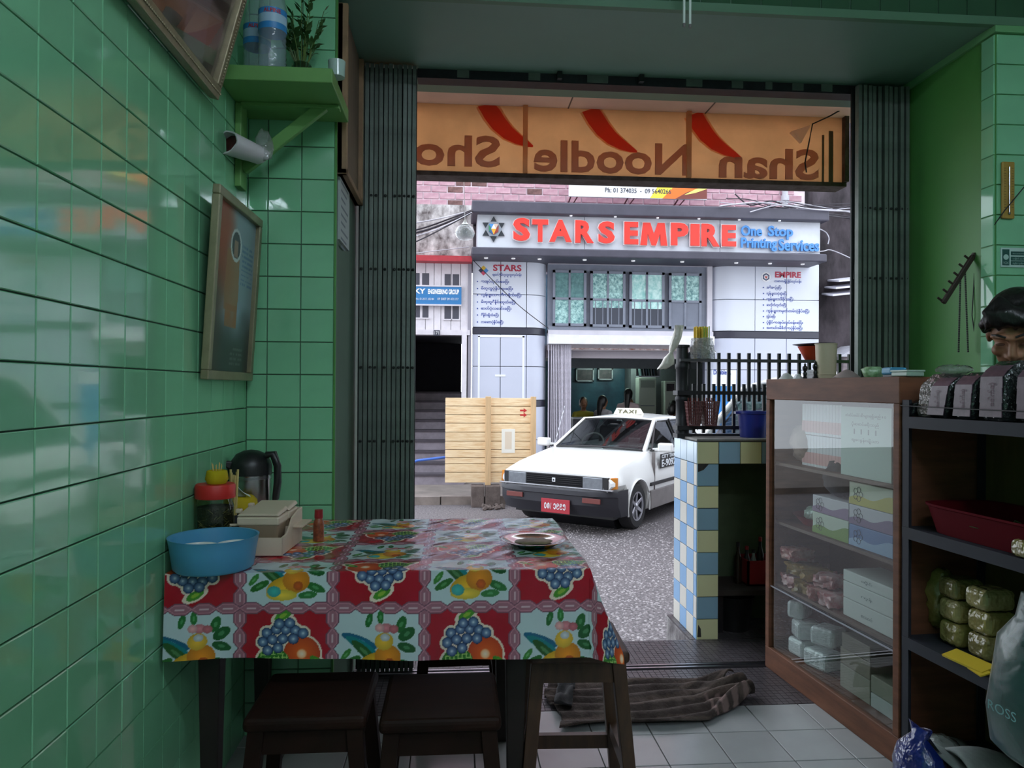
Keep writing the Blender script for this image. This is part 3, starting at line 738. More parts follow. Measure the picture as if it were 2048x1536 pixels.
# white beam, shutter box
B().box(wx(1096), wx(1425), YB - 0.02, YB + 0.3, wz(690), wz(672)).build('ledge_beam', mat('bright_white_paint', (242, 240, 246), 0.7, noise=0.12, nscale=4), ps, bevel=0.006)
B().box(wx(1096), wx(1425), YB + 0.05, YB + 0.3, wz(672), wz(662)).build('upper_beam', m_lilac, ps)
B().box(wx(1096), wx(1425), YB + 0.12, YB + 0.3, wz(702), wz(690)).build('shutter_box', mat('warm_grey_paint', (168, 160, 166), 0.7, noise=0.15), ps)
B().box(wx(1142), wx(1425), YB + 0.10, YB + 0.13, wz(700), wz(697)).build('door_rail', mat('flaking_rail', (206, 196, 200), 0.6, noise=0.5, nscale=14, dark=(130, 84, 70)), ps)
B().box(wx(1096), wx(1425), YB + 0.3, YB + 0.5, wz(716), wz(690)).build('inner_beam', mat('lilac_beam', (176, 168, 176), 0.8), ps)
sx0, sx1 = wx(1097, 760), wx(1141, 760)
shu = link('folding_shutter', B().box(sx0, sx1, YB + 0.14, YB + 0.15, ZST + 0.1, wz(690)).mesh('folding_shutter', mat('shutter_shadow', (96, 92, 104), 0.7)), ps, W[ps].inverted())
slm = B().box(-0.0075, 0.0075, -0.02, 0.02, ZST + 0.1, wz(691)).mesh('slat', mat('white_shutter_paint', (214, 208, 222), 0.5, noise=0.2))
for i in range(15):
    x = sx0 + (sx1 - sx0) * ((i / 14) ** 0.8)
    link('slat', slm, shu, Matrix.Translation((x, YB + 0.11, 0)))
# interior of the printing shop
m_iw = mat('grey_interior_wall', (118, 124, 128), 0.8, noise=0.1)
m_teal = mat('teal_partition', (58, 104, 122), 0.35, noise=0.4, nscale=1.8, dark=(38, 66, 84))
YI = 16.5
B().box(wx(1090), 6.6, YI, YI + 0.1, ZST, 4).build('back_partition', m_teal, ps)
B().box(wx(1090) - 0.5, wx(1090) - 0.4, YB + 0.7, YI, ZST, 4).build('interior_side_wall', m_iw, ps)
B().box(6.6, 6.7, YB + 0.3, YI, ZST, 4).build('interior_side_wall', m_iw, ps)
B().box(wx(1090) - 0.5, 6.7, YB + 0.5, YI, wz(715) + 0.05, wz(715) + 0.15).build('interior_ceiling', mat('interior_ceiling_paint', (190, 196, 192), 0.8), ps)
B().box(wx(1090) - 0.5, 6.7, YB, YI, ZST, ZST + 0.14).build('interior_floor', m_pave, ps)
pi_ = lambda px, py, y: PY(px, py, y)
B().box(pi_(1140, 0, 14.9).x, 6.6, 14.85, 15.05, pi_(0, 727, 14.9).z, pi_(0, 716, 14.9).z + .1).build('cross_beam', m_iw, ps)
B().box(pi_(1262, 760, 15.9).x, pi_(1420, 760, 15.9).x, 15.9, 16.5, ZST, 3).build('office_wall', m_iw, ps)
m_frame_w = mat('pale_picture_frame', (182, 188, 196), 0.4); m_photo = mat('dim_photo', (40, 40, 52), 0.4, noise=0.6, nscale=9, dark=(92, 84, 88))
for k, (x0, x1, y0, y1) in enumerate(((1152, 1188, 737, 763), (1196, 1226, 737, 760))):
    a = pi_(x0, y1, 16.4); c = pi_(x1, y0, 16.4)
    t = thing('picture_frame', ('pale framed photo nearer the folded shutter inside the printing shop', 'pale framed photo nearer the white air conditioner inside the printing shop')[k], 'picture', ((a.x + c.x) / 2, 16.44, a.z), group='framed photos in the printing shop')
    for r in ((a.x, c.x, c.z - .03, c.z), (a.x, c.x, a.z, a.z + .03), (a.x, a.x + .03, a.z, c.z), (c.x - .03, c.x, a.z, c.z)):
        B().box(r[0], r[1], 16.4, 16.49, r[2], r[3]).build('frame_bar', m_frame_w, t)
    B().box(a.x, c.x, 16.44, 16.48, a.z, c.z).build('photo', m_photo, t)
for k, (px, py) in enumerate(((1250, 729), (1307, 720))):
    a = pi_(px, py, 15.5); t = thing('tube_light', ('lit tube lamp on the printing shop ceiling beside the partition', 'small bright lamp on the printing shop ceiling beside the wall shelf')[k], 'lamp', (a.x, 15.5, a.z))
    w = 0.55 if k == 0 else 0.06
    B().tube([(a.x - w, 15.5, a.z), (a.x + w * 0.5, 15.5, a.z)], 0.03, 8).build('tube', mat('lit_tube_far', (235, 255, 245), emit=(225, 255, 240), estr=26), t)
    B().box(a.x - w, a.x + w * .5, 15.47, 15.53, a.z + .03, a.z + .06).build('holder', m_fit, t)
# air conditioners, wall shelf, counter
m_ac = mat('ivory_plastic', (196, 206, 196), 0.4)
for k, (x0, x1, y0, y1, yy) in enumerate(((1277, 1313, 755, 845, 15.5), (1329, 1352, 762, 850, 15.4))):
    a = pi_(x0, y1, yy); c = pi_(x1, y0, yy)
    t = thing('air_conditioner', ('tall ivory floor air conditioner below the wall shelf', 'ivory cabinet with small pictures beside the air conditioner')[k], 'air conditioner' if k == 0 else 'cabinet', ((a.x + c.x) / 2, yy, ZST + .14))
    if k: t.name = 'ivory_cabinet'
    B().box(a.x, c.x, yy, yy + .3, ZST + .14, c.z).build('body', m_ac, t, bevel=0.02)
    B().box(a.x + .04, c.x - .04, yy - .01, yy, c.z - .22, c.z - .06).build('grille' if k == 0 else 'picture', mat('ac_grille', (150, 160, 152), 0.5) if k == 0 else m_photo, t)
    B().box(a.x + .04, c.x - .04, yy - .006, yy, c.z - .62, c.z - .60).build('panel_seam', m_wframe, t)
a = pi_(1278, 754, 15); c = pi_(1321, 728, 15)
t = thing('wall_shelf', 'glass wall shelf holding leaning folders in the printing shop', 'shelf', ((a.x + c.x) / 2, 15, a.z))
B().box(a.x, c.x, 15, 15.25, a.z, a.z + .025).build('board', m_frame_w, t); B().box(c.x - .02, c.x, 15, 15.25, a.z, c.z).build('end_panel', m_frame_w, t)
B().box(a.x, c.x, 15.23, 15.25, a.z, c.z).build('back_panel', m_photo, t)
for i in range(6):
    x = a.x + .06 + i * .055; B().bar((x, 15.12, a.z + .025), (x - .03, 15.12, c.z - .02), 0.02, 0.2, up=(0, 1, 0)).build('folder', mat('folder_%d' % (i % 3), ((96, 128, 130), (140, 150, 150), (70, 92, 104))[i % 3], 0.5), t)
t = thing('office_counter', 'dark cluttered counter inside the printing shop entrance', 'counter', (3.2, 14, ZST + .14))
a = pi_(1146, 838, 13.7); c = pi_(1425, 838, 13.7)
B().box(a.x, c.x, 13.7, 13.92, ZST + .14, a.z).build('body', mat('dark_counter', (46, 44, 52), 0.5, noise=0.4), t)
B().box(a.x, c.x, 13.66, 13.95, a.z, a.z + .03).build('top', mat('grey_counter_top', (110, 112, 116), 0.4), t)
# ---------------------------------------------------------------- people (bodies grown from overlapping volumes into one skin)
def blob(name, shapes, m, parent, voxel=0.012, smooth=6, world=False):
    b = B()
    for s in shapes:
        if s[0] == 'e':
            _, c, r = s[:3]; R = s[3] if len(s) > 3 else None
            b.ell(c, r[0], r[1], r[2], 18, 12, R=R)
        else:
            _, pts, rad = s; b.tube(pts, rad, 12)
            for p, r in ((pts[0], rad[0] if isinstance(rad, (list, tuple)) else rad), (pts[-1], rad[-1] if isinstance(rad, (list, tuple)) else rad)):
                b.ell(p, r, r, r, 12, 8)
    o = b.build(name, m, parent, world=world)
    q = o.modifiers.new('skin', 'REMESH'); q.mode = 'VOXEL'; q.voxel_size = voxel; q.use_smooth_shade = True
    if smooth:
        q = o.modifiers.new('soften', 'SMOOTH'); q.iterations = smooth; q.factor = 0.5
    return o
m_skin = mat('skin', (156, 110, 82), 0.5, noise=0.08, nscale=8)
m_hair = mat('black_hair', (24, 21, 22), 0.38, noise=0.3, nscale=30, stretch=(1, 1, 0.2), bump=0.4, bscale=60)
def sitter(label, loc, rz, shirt, seat=0.45, long_hair=False, stand=False, group=None, lean=0.0):
    t = thing('person', label, 'person', loc, rz, group)     # local: faces -Y, origin on the floor
    h = 0.80 if stand else seat
    sy = lean
    P_ = lambda x, y, z: (x, y - sy * max(0, z - h) * 1.0, z)
    hip = h + 0.08; sh = h + 0.50; hd = h + 0.70
    legs = []
    for s in (-1, 1):
        if stand:
            legs.append(('t', [(s * .09, 0, hip), (s * .1, -.01, 0.45), (s * .1, .02, 0.08), (s * .1, -.08, 0.04)], [.085, .06, .042, .04]))
        else:
            legs.append(('t', [(s * .09, 0, hip - .02), (s * .11, -.40, hip - .02), (s * .11, -.40, 0.08), (s * .11, -.48, 0.04)], [.085, .065, .045, .04]))
    arms = [('t', [P_(s * .17, 0, sh - .03), P_(s * .23, -.04, sh - .27), P_(s * .18, -.26, sh - .36)], [.052, .042, .032]) for s in (-1, 1)]
    hands = [('e', P_(s * .17, -.32, sh - .365), (.035, .05, .02)) for s in (-1, 1)] + [('t', [P_(s * .17 + (k - 1.5) * .014, -.345, sh - .366), P_(s * .165 + (k - 1.5) * .015, -.40, sh - .374)], [.0085, .007]) for s in (-1, 1) for k in range(4)] + [('t', [P_(s * .14, -.31, sh - .365), P_(s * .125, -.355, sh - .368)], [.0095, .008]) for s in (-1, 1)]
    body = legs + arms + hands + [('e', P_(0, 0, hip + .05), (.16, .11, .14)), ('e', P_(0, 0, h + .30), (.155, .10, .20)), ('e', P_(0, 0, sh - .03), (.19, .09, .08)),
        ('t', [P_(0, 0, sh), P_(0, -.01, sh + .12)], [.055, .05]), ('e', P_(0, -.015, hd), (.075, .093, .115)), ('e', P_(0, -.04, hd - .06), (.055, .06, .06)), ('e', P_(0, -.112, hd - .015), (.012, .016, .018)),
        ('e', P_(.075, .0, hd - .01), (.01, .022, .03)), ('e', P_(-.075, .0, hd - .01), (.01, .022, .03))]
    blob('body', body, m_skin, t, 0.013, 4)
    blob('shirt', [('e', P_(0, 0, hip + .06), (.172, .122, .15)), ('e', P_(0, 0, h + .30), (.167, .112, .205)), ('e', P_(0, 0, sh - .03), (.202, .10, .085))] +
         [('t', [P_(s * .17, 0, sh - .03), P_(s * .215, -.025, sh - .18)], [.063, .058]) for s in (-1, 1)], shirt, t, 0.014, 6)
    hair = [('e', P_(0, .018, hd + .025), (.092, .100, .112)), ('e', P_(0, .035, hd - .02), (.090, .075, .10))]
    if long_hair: hair += [('t', [P_(0, .075, hd), P_(0, .10, hd - .15), P_(0, .12, hd - .38)], [.07, .06, .025])]
    blob('hair', hair, m_hair, t, 0.012, 3)
    # face details sit proud of the hair line
    for s in (-1, 1):
        B().ell(P_(s * .03, -.098, hd + .005), .012, .007, .007, 8, 6).build('eye', mat('eye_dark', (30, 24, 22), 0.2), t, world=False, smooth=60)
    B().ell(P_(0, -.098, hd - .068), .022, .007, .006, 8, 6).build('mouth', mat('lips', (150, 84, 76), 0.4), t, world=False, smooth=60)
    B().ell(P_(0, -.03, hd - .005), .0755, .083, .082, 14, 10).build('face', m_skin, t, world=False, smooth=60)
    return t
m_sh1 = mat('yellow_shirt', (150, 142, 44), 0.8); m_sh2 = mat('grey_white_shirt', (176, 172, 178), 0.8); m_sh3 = mat('pale_pink_shirt', (188, 168, 172), 0.8); m_sh4 = mat('maroon_shirt', (92, 60, 66), 0.8)
fl_ = ZST + 0.14
def far(px, y, *a, **k):
    p = PY(px, 800, y); return sitter(a[0], (p.x, y, fl_), *a[1:], **k)
far(1167, 14.9, 'person in yellow shirt seated facing the street inside printing shop', 0.0, m_sh1, seat=0.62)
far(1206, 14.6, 'seated person with long black hair in grey white shirt inside printing shop', 2.2, m_sh2, seat=0.66, long_hair=True)
far(1255, 14.55, 'standing person in pale pink top with dark braid seen from behind', 2.7, m_sh3, long_hair=True, stand=True, lean=0.12)
far(1237, 15.2, 'person in dark maroon shirt leaning beside the standing one', 1.2, m_sh4, seat=0.62, lean=0.3)
far(1330, 14.4, 'dark-haired person in maroon shirt seated below the ivory cabinet', 2.0, m_sh4, seat=0.50, lean=0.3)
far(1346, 14.9, 'dark-haired person in grey shirt seated rightmost inside printing shop', 3.0, m_sh2, seat=0.56)

# ---------------------------------------------------------------- upper brick storey
YK = YB + 0.4
m_mortar = mat('pale_mortar', (236, 222, 230), 0.85, noise=0.2, nscale=3, dark=(196, 176, 186))
bw = struct(B().box(xf(700), PY(1610, 400, YK).x, YK + 0.012, YK + 0.3, 3.3, 6.0).box(xf(600), 9.4, YK + 0.012, YK + 0.3, 6.0, 9.8).build('wall_brick_storey', m_mortar))
m_brick = mat('pink_brick', (204, 168, 178), 0.8, noise=0.25, nscale=6, jitter=0.10, dark=(178, 134, 148))
m_brickd = mat('chipped_brick', (132, 98, 96), 0.9, noise=0.5, nscale=14, jitter=0.1)
bl, bh = 0.29, 0.124
brick_a = tile_mesh('brick', bl - 0.022, bh - 0.02, 0.02, 0.004, m_brick)
brick_b = tile_mesh('brick', bl - 0.022, bh - 0.02, 0.014, 0.008, m_brickd)
brick_h = tile_mesh('brick', bl / 2 - 0.022, bh - 0.02, 0.02, 0.004, m_brick)
x_end = PY(1610, 400, YK).x; z0 = PY(900, 440, YK).z
nbk = 0
for r in range(9):
    z = z0 + (r + 0.5) * bh
    x = xf(826) + (0 if r % 2 else bl / 2)
    while x + bl / 2 < x_end and nbk < 298:
        link('brick', brick_b if random.random() < 0.06 else brick_a, bw, face_mx((x, YK + 0.012, z), (1, 0, 0), (0, 0, 1))); nbk += 1
        x += bl
rest = B()
for r in range(9, 42):
    z = z0 + (r + 0.5) * bh; x = xf(640) + (0 if r % 2 else bl / 2)
    while x < 9.2:
        rest.box(x - bl / 2 + .011, x + bl / 2 - .011, YK - 0.008, YK + 0.013, z - bh / 2 + .01, z + bh / 2 - .01); x += bl
struct(rest.build('brick_field', m_brick, bw), 'stuff')
# stained plaster left of the fascia
m_stain = mat('stained_plaster', (208, 204, 204), 0.9, noise=0.9, nscale=5.5, dark=(84, 76, 76), bump=0.4, bscale=30, stretch=(1, 1, .7))
struct(B().box(-8, xf(946), YB + 0.25, YB + 0.6, PY(880, 520, YB).z, PY(880, 402, YB).z).build('wall_stained_plaster', m_stain))
# rain pipe
q = B().tube([PY(1570, 340, YK - .062), PY(1570, 435, YK - .062)], 0.055, 12).lathe([(0.075, 0), (0.075, .1)], 12, PY(1570, 402, YK - .062)).lathe([(0.075, 0), (0.075, .08)], 12, PY(1570, 425, YK - .062))
tag(q.build('rain_pipe', mat('grey_pipe', (196, 196, 204), 0.5, noise=0.2), smooth=50), 'pale grey rain pipe running down the pink brick wall', 'pipe')
# phone banner
YN = YB - 0.1
a = PY(1138, 398, YN); c = PY(1414, 360, YN)
bn = thing('phone_banner', 'white banner with phone numbers and orange flame shape on brick wall', 'sign', ((a.x + c.x) / 2, YN, a.z))
zb0, zb1 = PY(1276, 396, YN).z, PY(1276, 340, YN).z
B().box(a.x, c.x, YN, YN + 0.05, zb0, zb1).build('board', mat('banner_white', (240, 240, 246), 0.5), bn)
lettering('lettering', 'Ph: 01 374035  -  09 5640266', face_mx((PY(1210, 384, YN).x, YN - 0.004, PY(1276, 386.5, YN).z), (1, 0, 0), (0, 0, 1)), PY(1342, 384, YN).x - PY(1210, 384, YN).x, 0.085, mat('banner_black', (66, 66, 76), 0.6), bn, 0.001, 0.012)
for k, (pts, rgb) in enumerate((([(1300, 396), (1316, 372), (1350, 360), (1414, 352), (1414, 380), (1360, 397)], (246, 222, 70)), ([(1325, 397), (1345, 376), (1380, 362), (1414, 358), (1414, 372), (1380, 384), (1355, 398)], (240, 116, 40)), ([(1350, 398), (1375, 384), (1414, 372), (1414, 398)], (120, 56, 48)), ([(1368, 390), (1392, 378), (1414, 374), (1414, 378), (1390, 386)], (248, 236, 120)))):
    B().prism([PY(x, y, YN - 0.002 - k * 0.002) for x, y in pts], (0, 0.002, 0)).build('flame_print', mat('flame_%d' % k, rgb, 0.5), bn)
m_brk = mat('rusty_bracket', (120, 70, 80), 0.7, noise=0.4)
for px in (1142, 1256, 1357):
    p = PY(px, 398, YN); B().bar((p.x, YN + .03, zb0), (p.x - .02, YN + .485, zb0 - .12), .02, .02).bar((p.x + .12, YN + .03, zb0), (p.x + .02, YN + .485, zb0 - .16), .015, .015).build('bracket', m_brk, bn)
# dark neighbouring house on the right
m_black = mat('blackened_plaster', (78, 70, 76), 0.9, noise=0.75, nscale=2.6, dark=(34, 29, 33), stretch=(1, 1, 0.45), bump=0.3, bscale=12)
nb_ = thing('blackened_house', 'blackened stained house wall beyond the printing shop', 'building', (7.4, YB, ZST))
B().box(xf(1640), 14.5, YB + 0.3, YB + 1.2, ZST, 9.8).build('wall', m_black, nb_)
p = PY(1665, 605, YB + .2)
for k in range(3):
    a = PY(1672 - k * 6, 560 + 14 * k, YB - .2); B().hexa([Vector(v) for v in ((a.x, YB - .3, a.z - .05), (a.x + .8, YB - .3, a.z + .04), (a.x + .8, YB + .3, a.z + .14), (a.x + .1, YB + .3, a.z + .05), (a.x, YB - .3, a.z - .02), (a.x + .8, YB - .3, a.z + .07), (a.x + .8, YB + .3, a.z + .17), (a.x + .1, YB + .3, a.z + .08))]).build('awning_slat', mat('white_awning', (214, 212, 222), 0.6), nb_)
a = PY(1678, 712, YB - .2); c = PY(1722, 712, YB - .2)
gr_ = thing('gable_kiosk', 'small grey gabled roof beside the blackened wall', 'kiosk', ((a.x + c.x) / 2, YB, ZST + .1))
B().prism([(a.x - .1, YB - .4, a.z - .02), (c.x + .1, YB - .4, a.z - .02), ((a.x + c.x) / 2 + .1, YB - .4, PY(1700, 690, YB - .2).z)], (0, .7, 0)).build('roof', mat('grey_sheet', (176, 176, 186), 0.5, noise=0.2), gr_)
B().box(a.x, c.x, YB - .35, YB + .25, ZST + .1, a.z - .02).build('wall', mat('kiosk_wall', (130, 120, 124), 0.8, noise=0.4), gr_)

# ---------------------------------------------------------------- white timber house at the left
YH = YB - 0.05
hx = lambda px, py=600: PY(px, py, YH).x
hz = lambda py, px=885: PY(px, py, YH).z
m_wood = mat('white_timber_paint', (222, 216, 224), 0.75, noise=0.16, nscale=5)
hs = thing('timber_house', 'white timber house front with red eave above a dark stairway', 'building', (hx(830), YH, ZST))
for x0, x1 in ((760, 831), (831, 851), (851, 868), (868, 882), (882, 902), (902, 921), (921, 940)):
    B().box(hx(x0) + .004, hx(x1) - .004, YH, YH + 0.1, hz(661), hz(527)).build('board', m_wood, hs)
B().box(hx(760), hx(940), YH + 0.06, YH + 0.16, hz(662), hz(527)).build('backing', m_jnt, hs)
B().box(hx(760), hx(943), YH - 0.25, YH + 0.3, hz(527), hz(516)).build('red_eave', mat('red_eave_paint', (186, 56, 68), 0.6, noise=0.2), hs)
B().box(hx(760), hx(940), YH - 0.05, YH + 0.2, hz(670), hz(660)).build('door_head', m_wood, hs)
B().box(hx(924), hx(934), YH - 0.06, YH + 0.2, ZST + .1, hz(661)).build('door_post', m_wood, hs)
B().box(hx(936), hx(943), YH - 0.02, YH + 0.3, ZST + .1, hz(527)).build('corner_post', mat('grey_corner_post', (150, 146, 158), 0.7), hs)
m_pdk = mat('dark_house_pane', (78, 78, 90), 0.2)
for (x0, x1, y0, y1) in ((831, 839, 547, 571), (844, 858, 547, 571), (889, 901, 548, 572), (905, 918, 548, 572), (831, 840, 610, 636), (845, 857, 610, 636), (889, 902, 610, 638), (905, 918, 610, 638)):
    B().box(hx(x0), hx(x1), YH - 0.004, YH + 0.02, hz(y1), hz(y0)).build('pane', m_pdk, hs)
    B().box(hx(x0) - .02, hx(x1) + .02, YH - 0.02, YH, hz(y1) - .02, hz(y1)).build('pane_sill', m_wood, hs)
B().box(hx(868), hx(880), YH - 0.065, YH - 0.04, hz(672), hz(661)).build('number_plate', m_band, hs)
lettering('lettering', '171', face_mx((hx(870), YH - 0.068, hz(670)), (1, 0, 0), (0, 0, 1)), hx(878) - hx(870), hz(663) - hz(670), mat('plate_white', (220, 220, 226), 0.5), hs, 0.001)
# blue company board
a = PY(800, 609, YH - .08); c = PY(923, 573, YH - .08)
bs = thing('company_board', 'blue company board with white lettering on the timber house', 'sign', ((a.x + c.x) / 2, YH - .08, a.z))
B().box(a.x, c.x, YH - .08, YH - .045, PY(880, 609, YH - .08).z, PY(880, 573, YH - .08).z).build('board', mat('blue_board', (52, 120, 178), 0.4), bs)
m_wht = mat('white_lettering', (236, 240, 246), 0.5)
for s, x0, x1, y0, y1, o in (('SKY', 821, 851, 577, 587, .03), ('ENGINEERING GROUP', 856, 918, 579, 588, .04), ('No. 01-2017, 252184', 832, 868, 596, 600, .0), ('09 5007 09 471177', 875, 917, 596, 600, .0)):
    p = PY(x0, y1, YH - .084); r = PY(x1, y0, YH - .084)
    lettering('lettering', s, face_mx((p.x, YH - .084, p.z), (1, 0, 0), (0, 0, 1)), r.x - p.x, r.z - p.z, m_wht, bs, 0.001, o)
for py in (572, 610):
    z = PY(880, py, YH - .08).z; B().box(a.x, c.x, YH - .09, YH - .04, z - .012, z + .012).build('edge_strip', m_wood, bs)
# stairway: dark hall, treads and risers
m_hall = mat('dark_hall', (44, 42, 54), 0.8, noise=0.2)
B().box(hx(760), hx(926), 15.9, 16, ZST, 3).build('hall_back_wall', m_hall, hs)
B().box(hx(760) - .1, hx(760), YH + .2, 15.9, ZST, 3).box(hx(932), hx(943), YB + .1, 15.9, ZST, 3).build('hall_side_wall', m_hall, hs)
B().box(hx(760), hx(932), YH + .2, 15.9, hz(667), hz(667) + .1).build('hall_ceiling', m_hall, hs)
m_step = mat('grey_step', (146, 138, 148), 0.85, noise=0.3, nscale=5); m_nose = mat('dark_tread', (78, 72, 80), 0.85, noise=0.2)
stairs = [(1000, 10.95, -0.02), (965, 11.15, 0), ]
zs_ = [ZST + 0.10 + 0.175 * i for i in range(9)]
for i in range(9):
    y = YH - 0.25 + 0.26 * i
    z = zs_[i]
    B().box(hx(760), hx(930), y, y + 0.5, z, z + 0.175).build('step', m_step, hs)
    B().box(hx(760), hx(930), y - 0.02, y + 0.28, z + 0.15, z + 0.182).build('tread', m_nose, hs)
# pavement kerb stones before it
m_kerb = mat('kerb_stone', (150, 138, 132), 0.85, noise=0.35, nscale=4)
for i in range(9):
    x = -3.4 + i * 0.8
    B().box(x, x + 0.78, 11.05, 11.22, ZST, ZST + 0.12 + 0.004 * (i % 3)).build('kerb_stone', m_kerb, pv)
# blue hose on the steps
hz_ = B().tube([PY(800, 935, 11.0), PY(835, 921, 11.0), PY(870, 917, 11.02), PY(905, 913, 11.05), PY(920, 905, 11.1)], 0.02, 8).build('blue_hose', mat('blue_hose_plastic', (70, 112, 200), 0.4), smooth=60)
tag(hz_, 'blue hose slung across the stairway behind wooden hoarding', 'hose')

# wooden hoarding leaning at the pavement -------------------------------------
m_pine = mat('raw_pine', (252, 228, 190), 0.6, noise=0.16, nscale=7, jitter=0.06, stretch=(0.6, 1, 6), dark=(228, 190, 142))
YO = 10.9
a = PY(890, 966, YO); c = PY(1064, 796, YO)
hd = thing('wooden_hoarding', 'raw pine plank hoarding standing on concrete blocks', 'hoarding', ((a.x + c.x) / 2, YO, ZST + .14))
ys_ = [796, 813, 830, 847, 865, 883, 900, 916, 928, 945, 966]
for y1, y0 in zip(ys_[:-1], ys_[1:]):
    B().box(a.x, c.x, YO, YO + .03, PY(980, y0, YO).z + .008, PY(980, y1, YO).z).build('plank', m_pine, hd, bevel=0.004)
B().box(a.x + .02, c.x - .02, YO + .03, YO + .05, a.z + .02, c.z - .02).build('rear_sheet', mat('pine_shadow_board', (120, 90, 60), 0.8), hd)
for px, w in ((976, .042), (1066, .04)):
    x = PY(px, 880, YO).x; B().box(x - w, x + w, YO - .05, YO, a.z - (.03 if px < 1000 else -.02), c.z + .02).build('batten', mat('pine_batten', (220, 184, 140), 0.6, noise=0.2, nscale=6, stretch=(6, 1, .6)), hd, bevel=0.004)
p = PY(1003, 906, YO); r = PY(1030, 858, YO)
B().box(p.x, r.x, YO - .004, YO, p.z, r.z).build('paper_notice', mat('paper_white', (240, 236, 226), 0.7), hd)
B().box(p.x + .05, r.x - .05, YO - .005, YO - .004, p.z + .06, r.z - .04).build('paper_print', mat('paper_cream', (226, 210, 190), 0.7), hd)
m_rmark = mat('red_marker', (200, 50, 50), 0.6)
for py in (821, 830):
    q0 = PY(1040, py, YO - .003); q1 = PY(1054, py, YO - .003)
    B().prism([q0 + Vector((0, 0, .012)), q0 - Vector((0, 0, .012)), q1 - Vector((.05, 0, .012)), q1 - Vector((.05, 0, .035)), q1, q1 + Vector((-.05, 0, .035)), q1 + Vector((-.05, 0, .012))], (0, .002, 0)).build('red_arrow', m_rmark, hd)
m_conc = mat('rough_concrete', (112, 100, 96), 0.95, noise=0.4, nscale=9, bump=0.5)
for k, (x0, x1) in enumerate(((942, 968), (970, 1000))):
    p = PY(x0, 990, YO); r = PY(x1, 968, YO)
    o = B().box(p.x, r.x, YO - .12, YO + .15, ZST, a.z - .032).build('concrete_block', m_conc, bevel=0.012)
    tag(o, ('broken concrete block under the hoarding middle batten, nearer the stairway', 'broken concrete block under the hoarding, nearer the taxi bumper')[k], 'block', 'blocks under the hoarding')
# rubble at the kerb
o = B()
rs = random.Random(5)
for i in range(26):
    p = PY(965 + rs.uniform(0, 40), 1000, YO); r = rs.uniform(.02, .05)
    o.ell((p.x, YO - .1 - rs.uniform(0, .3), ZST + r * .6), r, r * .9, r * .6, 6, 4, R=Euler((rs.random(), rs.random(), rs.random())).to_matrix())
o = o.build('rubble', m_conc); tag(o, 'small heap of grey rubble at the kerb below the hoarding', 'rubble', kind='stuff')

# cables strung along the fronts -------------------------------------------------
def cable(label, pts, r, m):
    P3 = [PY(x, y, yy) for x, y, yy in pts]; out = []
    for i in range(len(P3) - 1):
        for k in range(6):
            u = k / 6; pm = [P3[max(i - 1, 0)], P3[i], P3[i + 1], P3[min(i + 2, len(P3) - 1)]]
            out.append(0.5 * ((2 * pm[1]) + (pm[2] - pm[0]) * u + (2 * pm[0] - 5 * pm[1] + 4 * pm[2] - pm[3]) * u * u + (3 * pm[1] - pm[0] - 3 * pm[2] + pm[3]) * u ** 3))
    out.append(P3[-1])
    o = B().tube(out, r, 6).build('street_cable', m, smooth=60); tag(o, label, 'cable', 'cables along the houses'); return o
m_cw = mat('pale_cable', (190, 188, 198), 0.5); m_ck = mat('dark_cable', (52, 48, 56), 0.6)
cable('pale cable rising along the stained plaster to the canopy corner', [(780, 452, 12.3), (860, 441, 12.3), (945, 421, 12.3)], .012, m_cw)
cable('upper dark cable beside the pendant lamp', [(780, 470, 12.25), (850, 455, 12.25), (945, 420, 12.25)], .014, m_ck)
cable('thick dark cable crossing the stained plaster', [(780, 476, 12.2), (860, 458, 12.2), (946, 422, 12.2)], .018, m_ck)
cable('lower pale cable across the stained plaster', [(780, 486, 12.15), (870, 460, 12.15), (944, 425, 12.15)], .010, m_cw)
cable('lowest dark cable across the stained plaster', [(780, 505, 12.15), (850, 475, 12.15), (943, 426, 12.15)], .011, m_ck)
cable('short pale cable above the red eave', [(780, 512, 12.6), (870, 502, 12.6), (938, 494, 12.6)], .008, m_cw)
cable('thin cable slanting across the left pillar lettering', [(944, 518, 12.8), (990, 565, 12.8), (1040, 613, 12.8), (1097, 657, 12.85)], .007, m_ck)
cable('pale cable sagging over the canopy toward the rain pipe', [(1440, 412, 12.2), (1510, 405, 12.2), (1570, 411, 12.2), (1640, 420, 12.2), (1740, 424, 12.2)], .012, m_cw)
cable('dark looping cable left of the rain pipe', [(1470, 388, 12.6), (1500, 410, 12.5), (1545, 402, 12.4), (1580, 418, 12.4), (1605, 428, 12.4)], .012, m_ck)
cable('pale cable running right from the rain pipe', [(1500, 424, 12.2), (1560, 410, 12.2), (1620, 418, 12.2), (1680, 421, 12.2), (1740, 434, 12.2)], .010, m_cw)
cable('dark cable running right from the rain pipe', [(1480, 420, 12.25), (1550, 414, 12.25), (1610, 426, 12.25), (1670, 418, 12.25), (1740, 404, 12.25)], .010, m_ck)
cable('slack grey cable over the canopy corner', [(1540, 422, 12.3), (1600, 412, 12.3), (1650, 430, 12.6), (1740, 440, 13.2)], .012, m_ck)
cable('white cable along the fascia foot to the blackened wall', [(1560, 507, 12.38), (1640, 503, 12.38), (1668, 502, 12.6), (1740, 535, 13.2)], .009, m_cw)
cable('curled white cable at the fascia end', [(1640, 458, 12.3), (1652, 465, 12.3), (1658, 476, 12.3), (1656, 488, 12.3)], .009, m_cw)

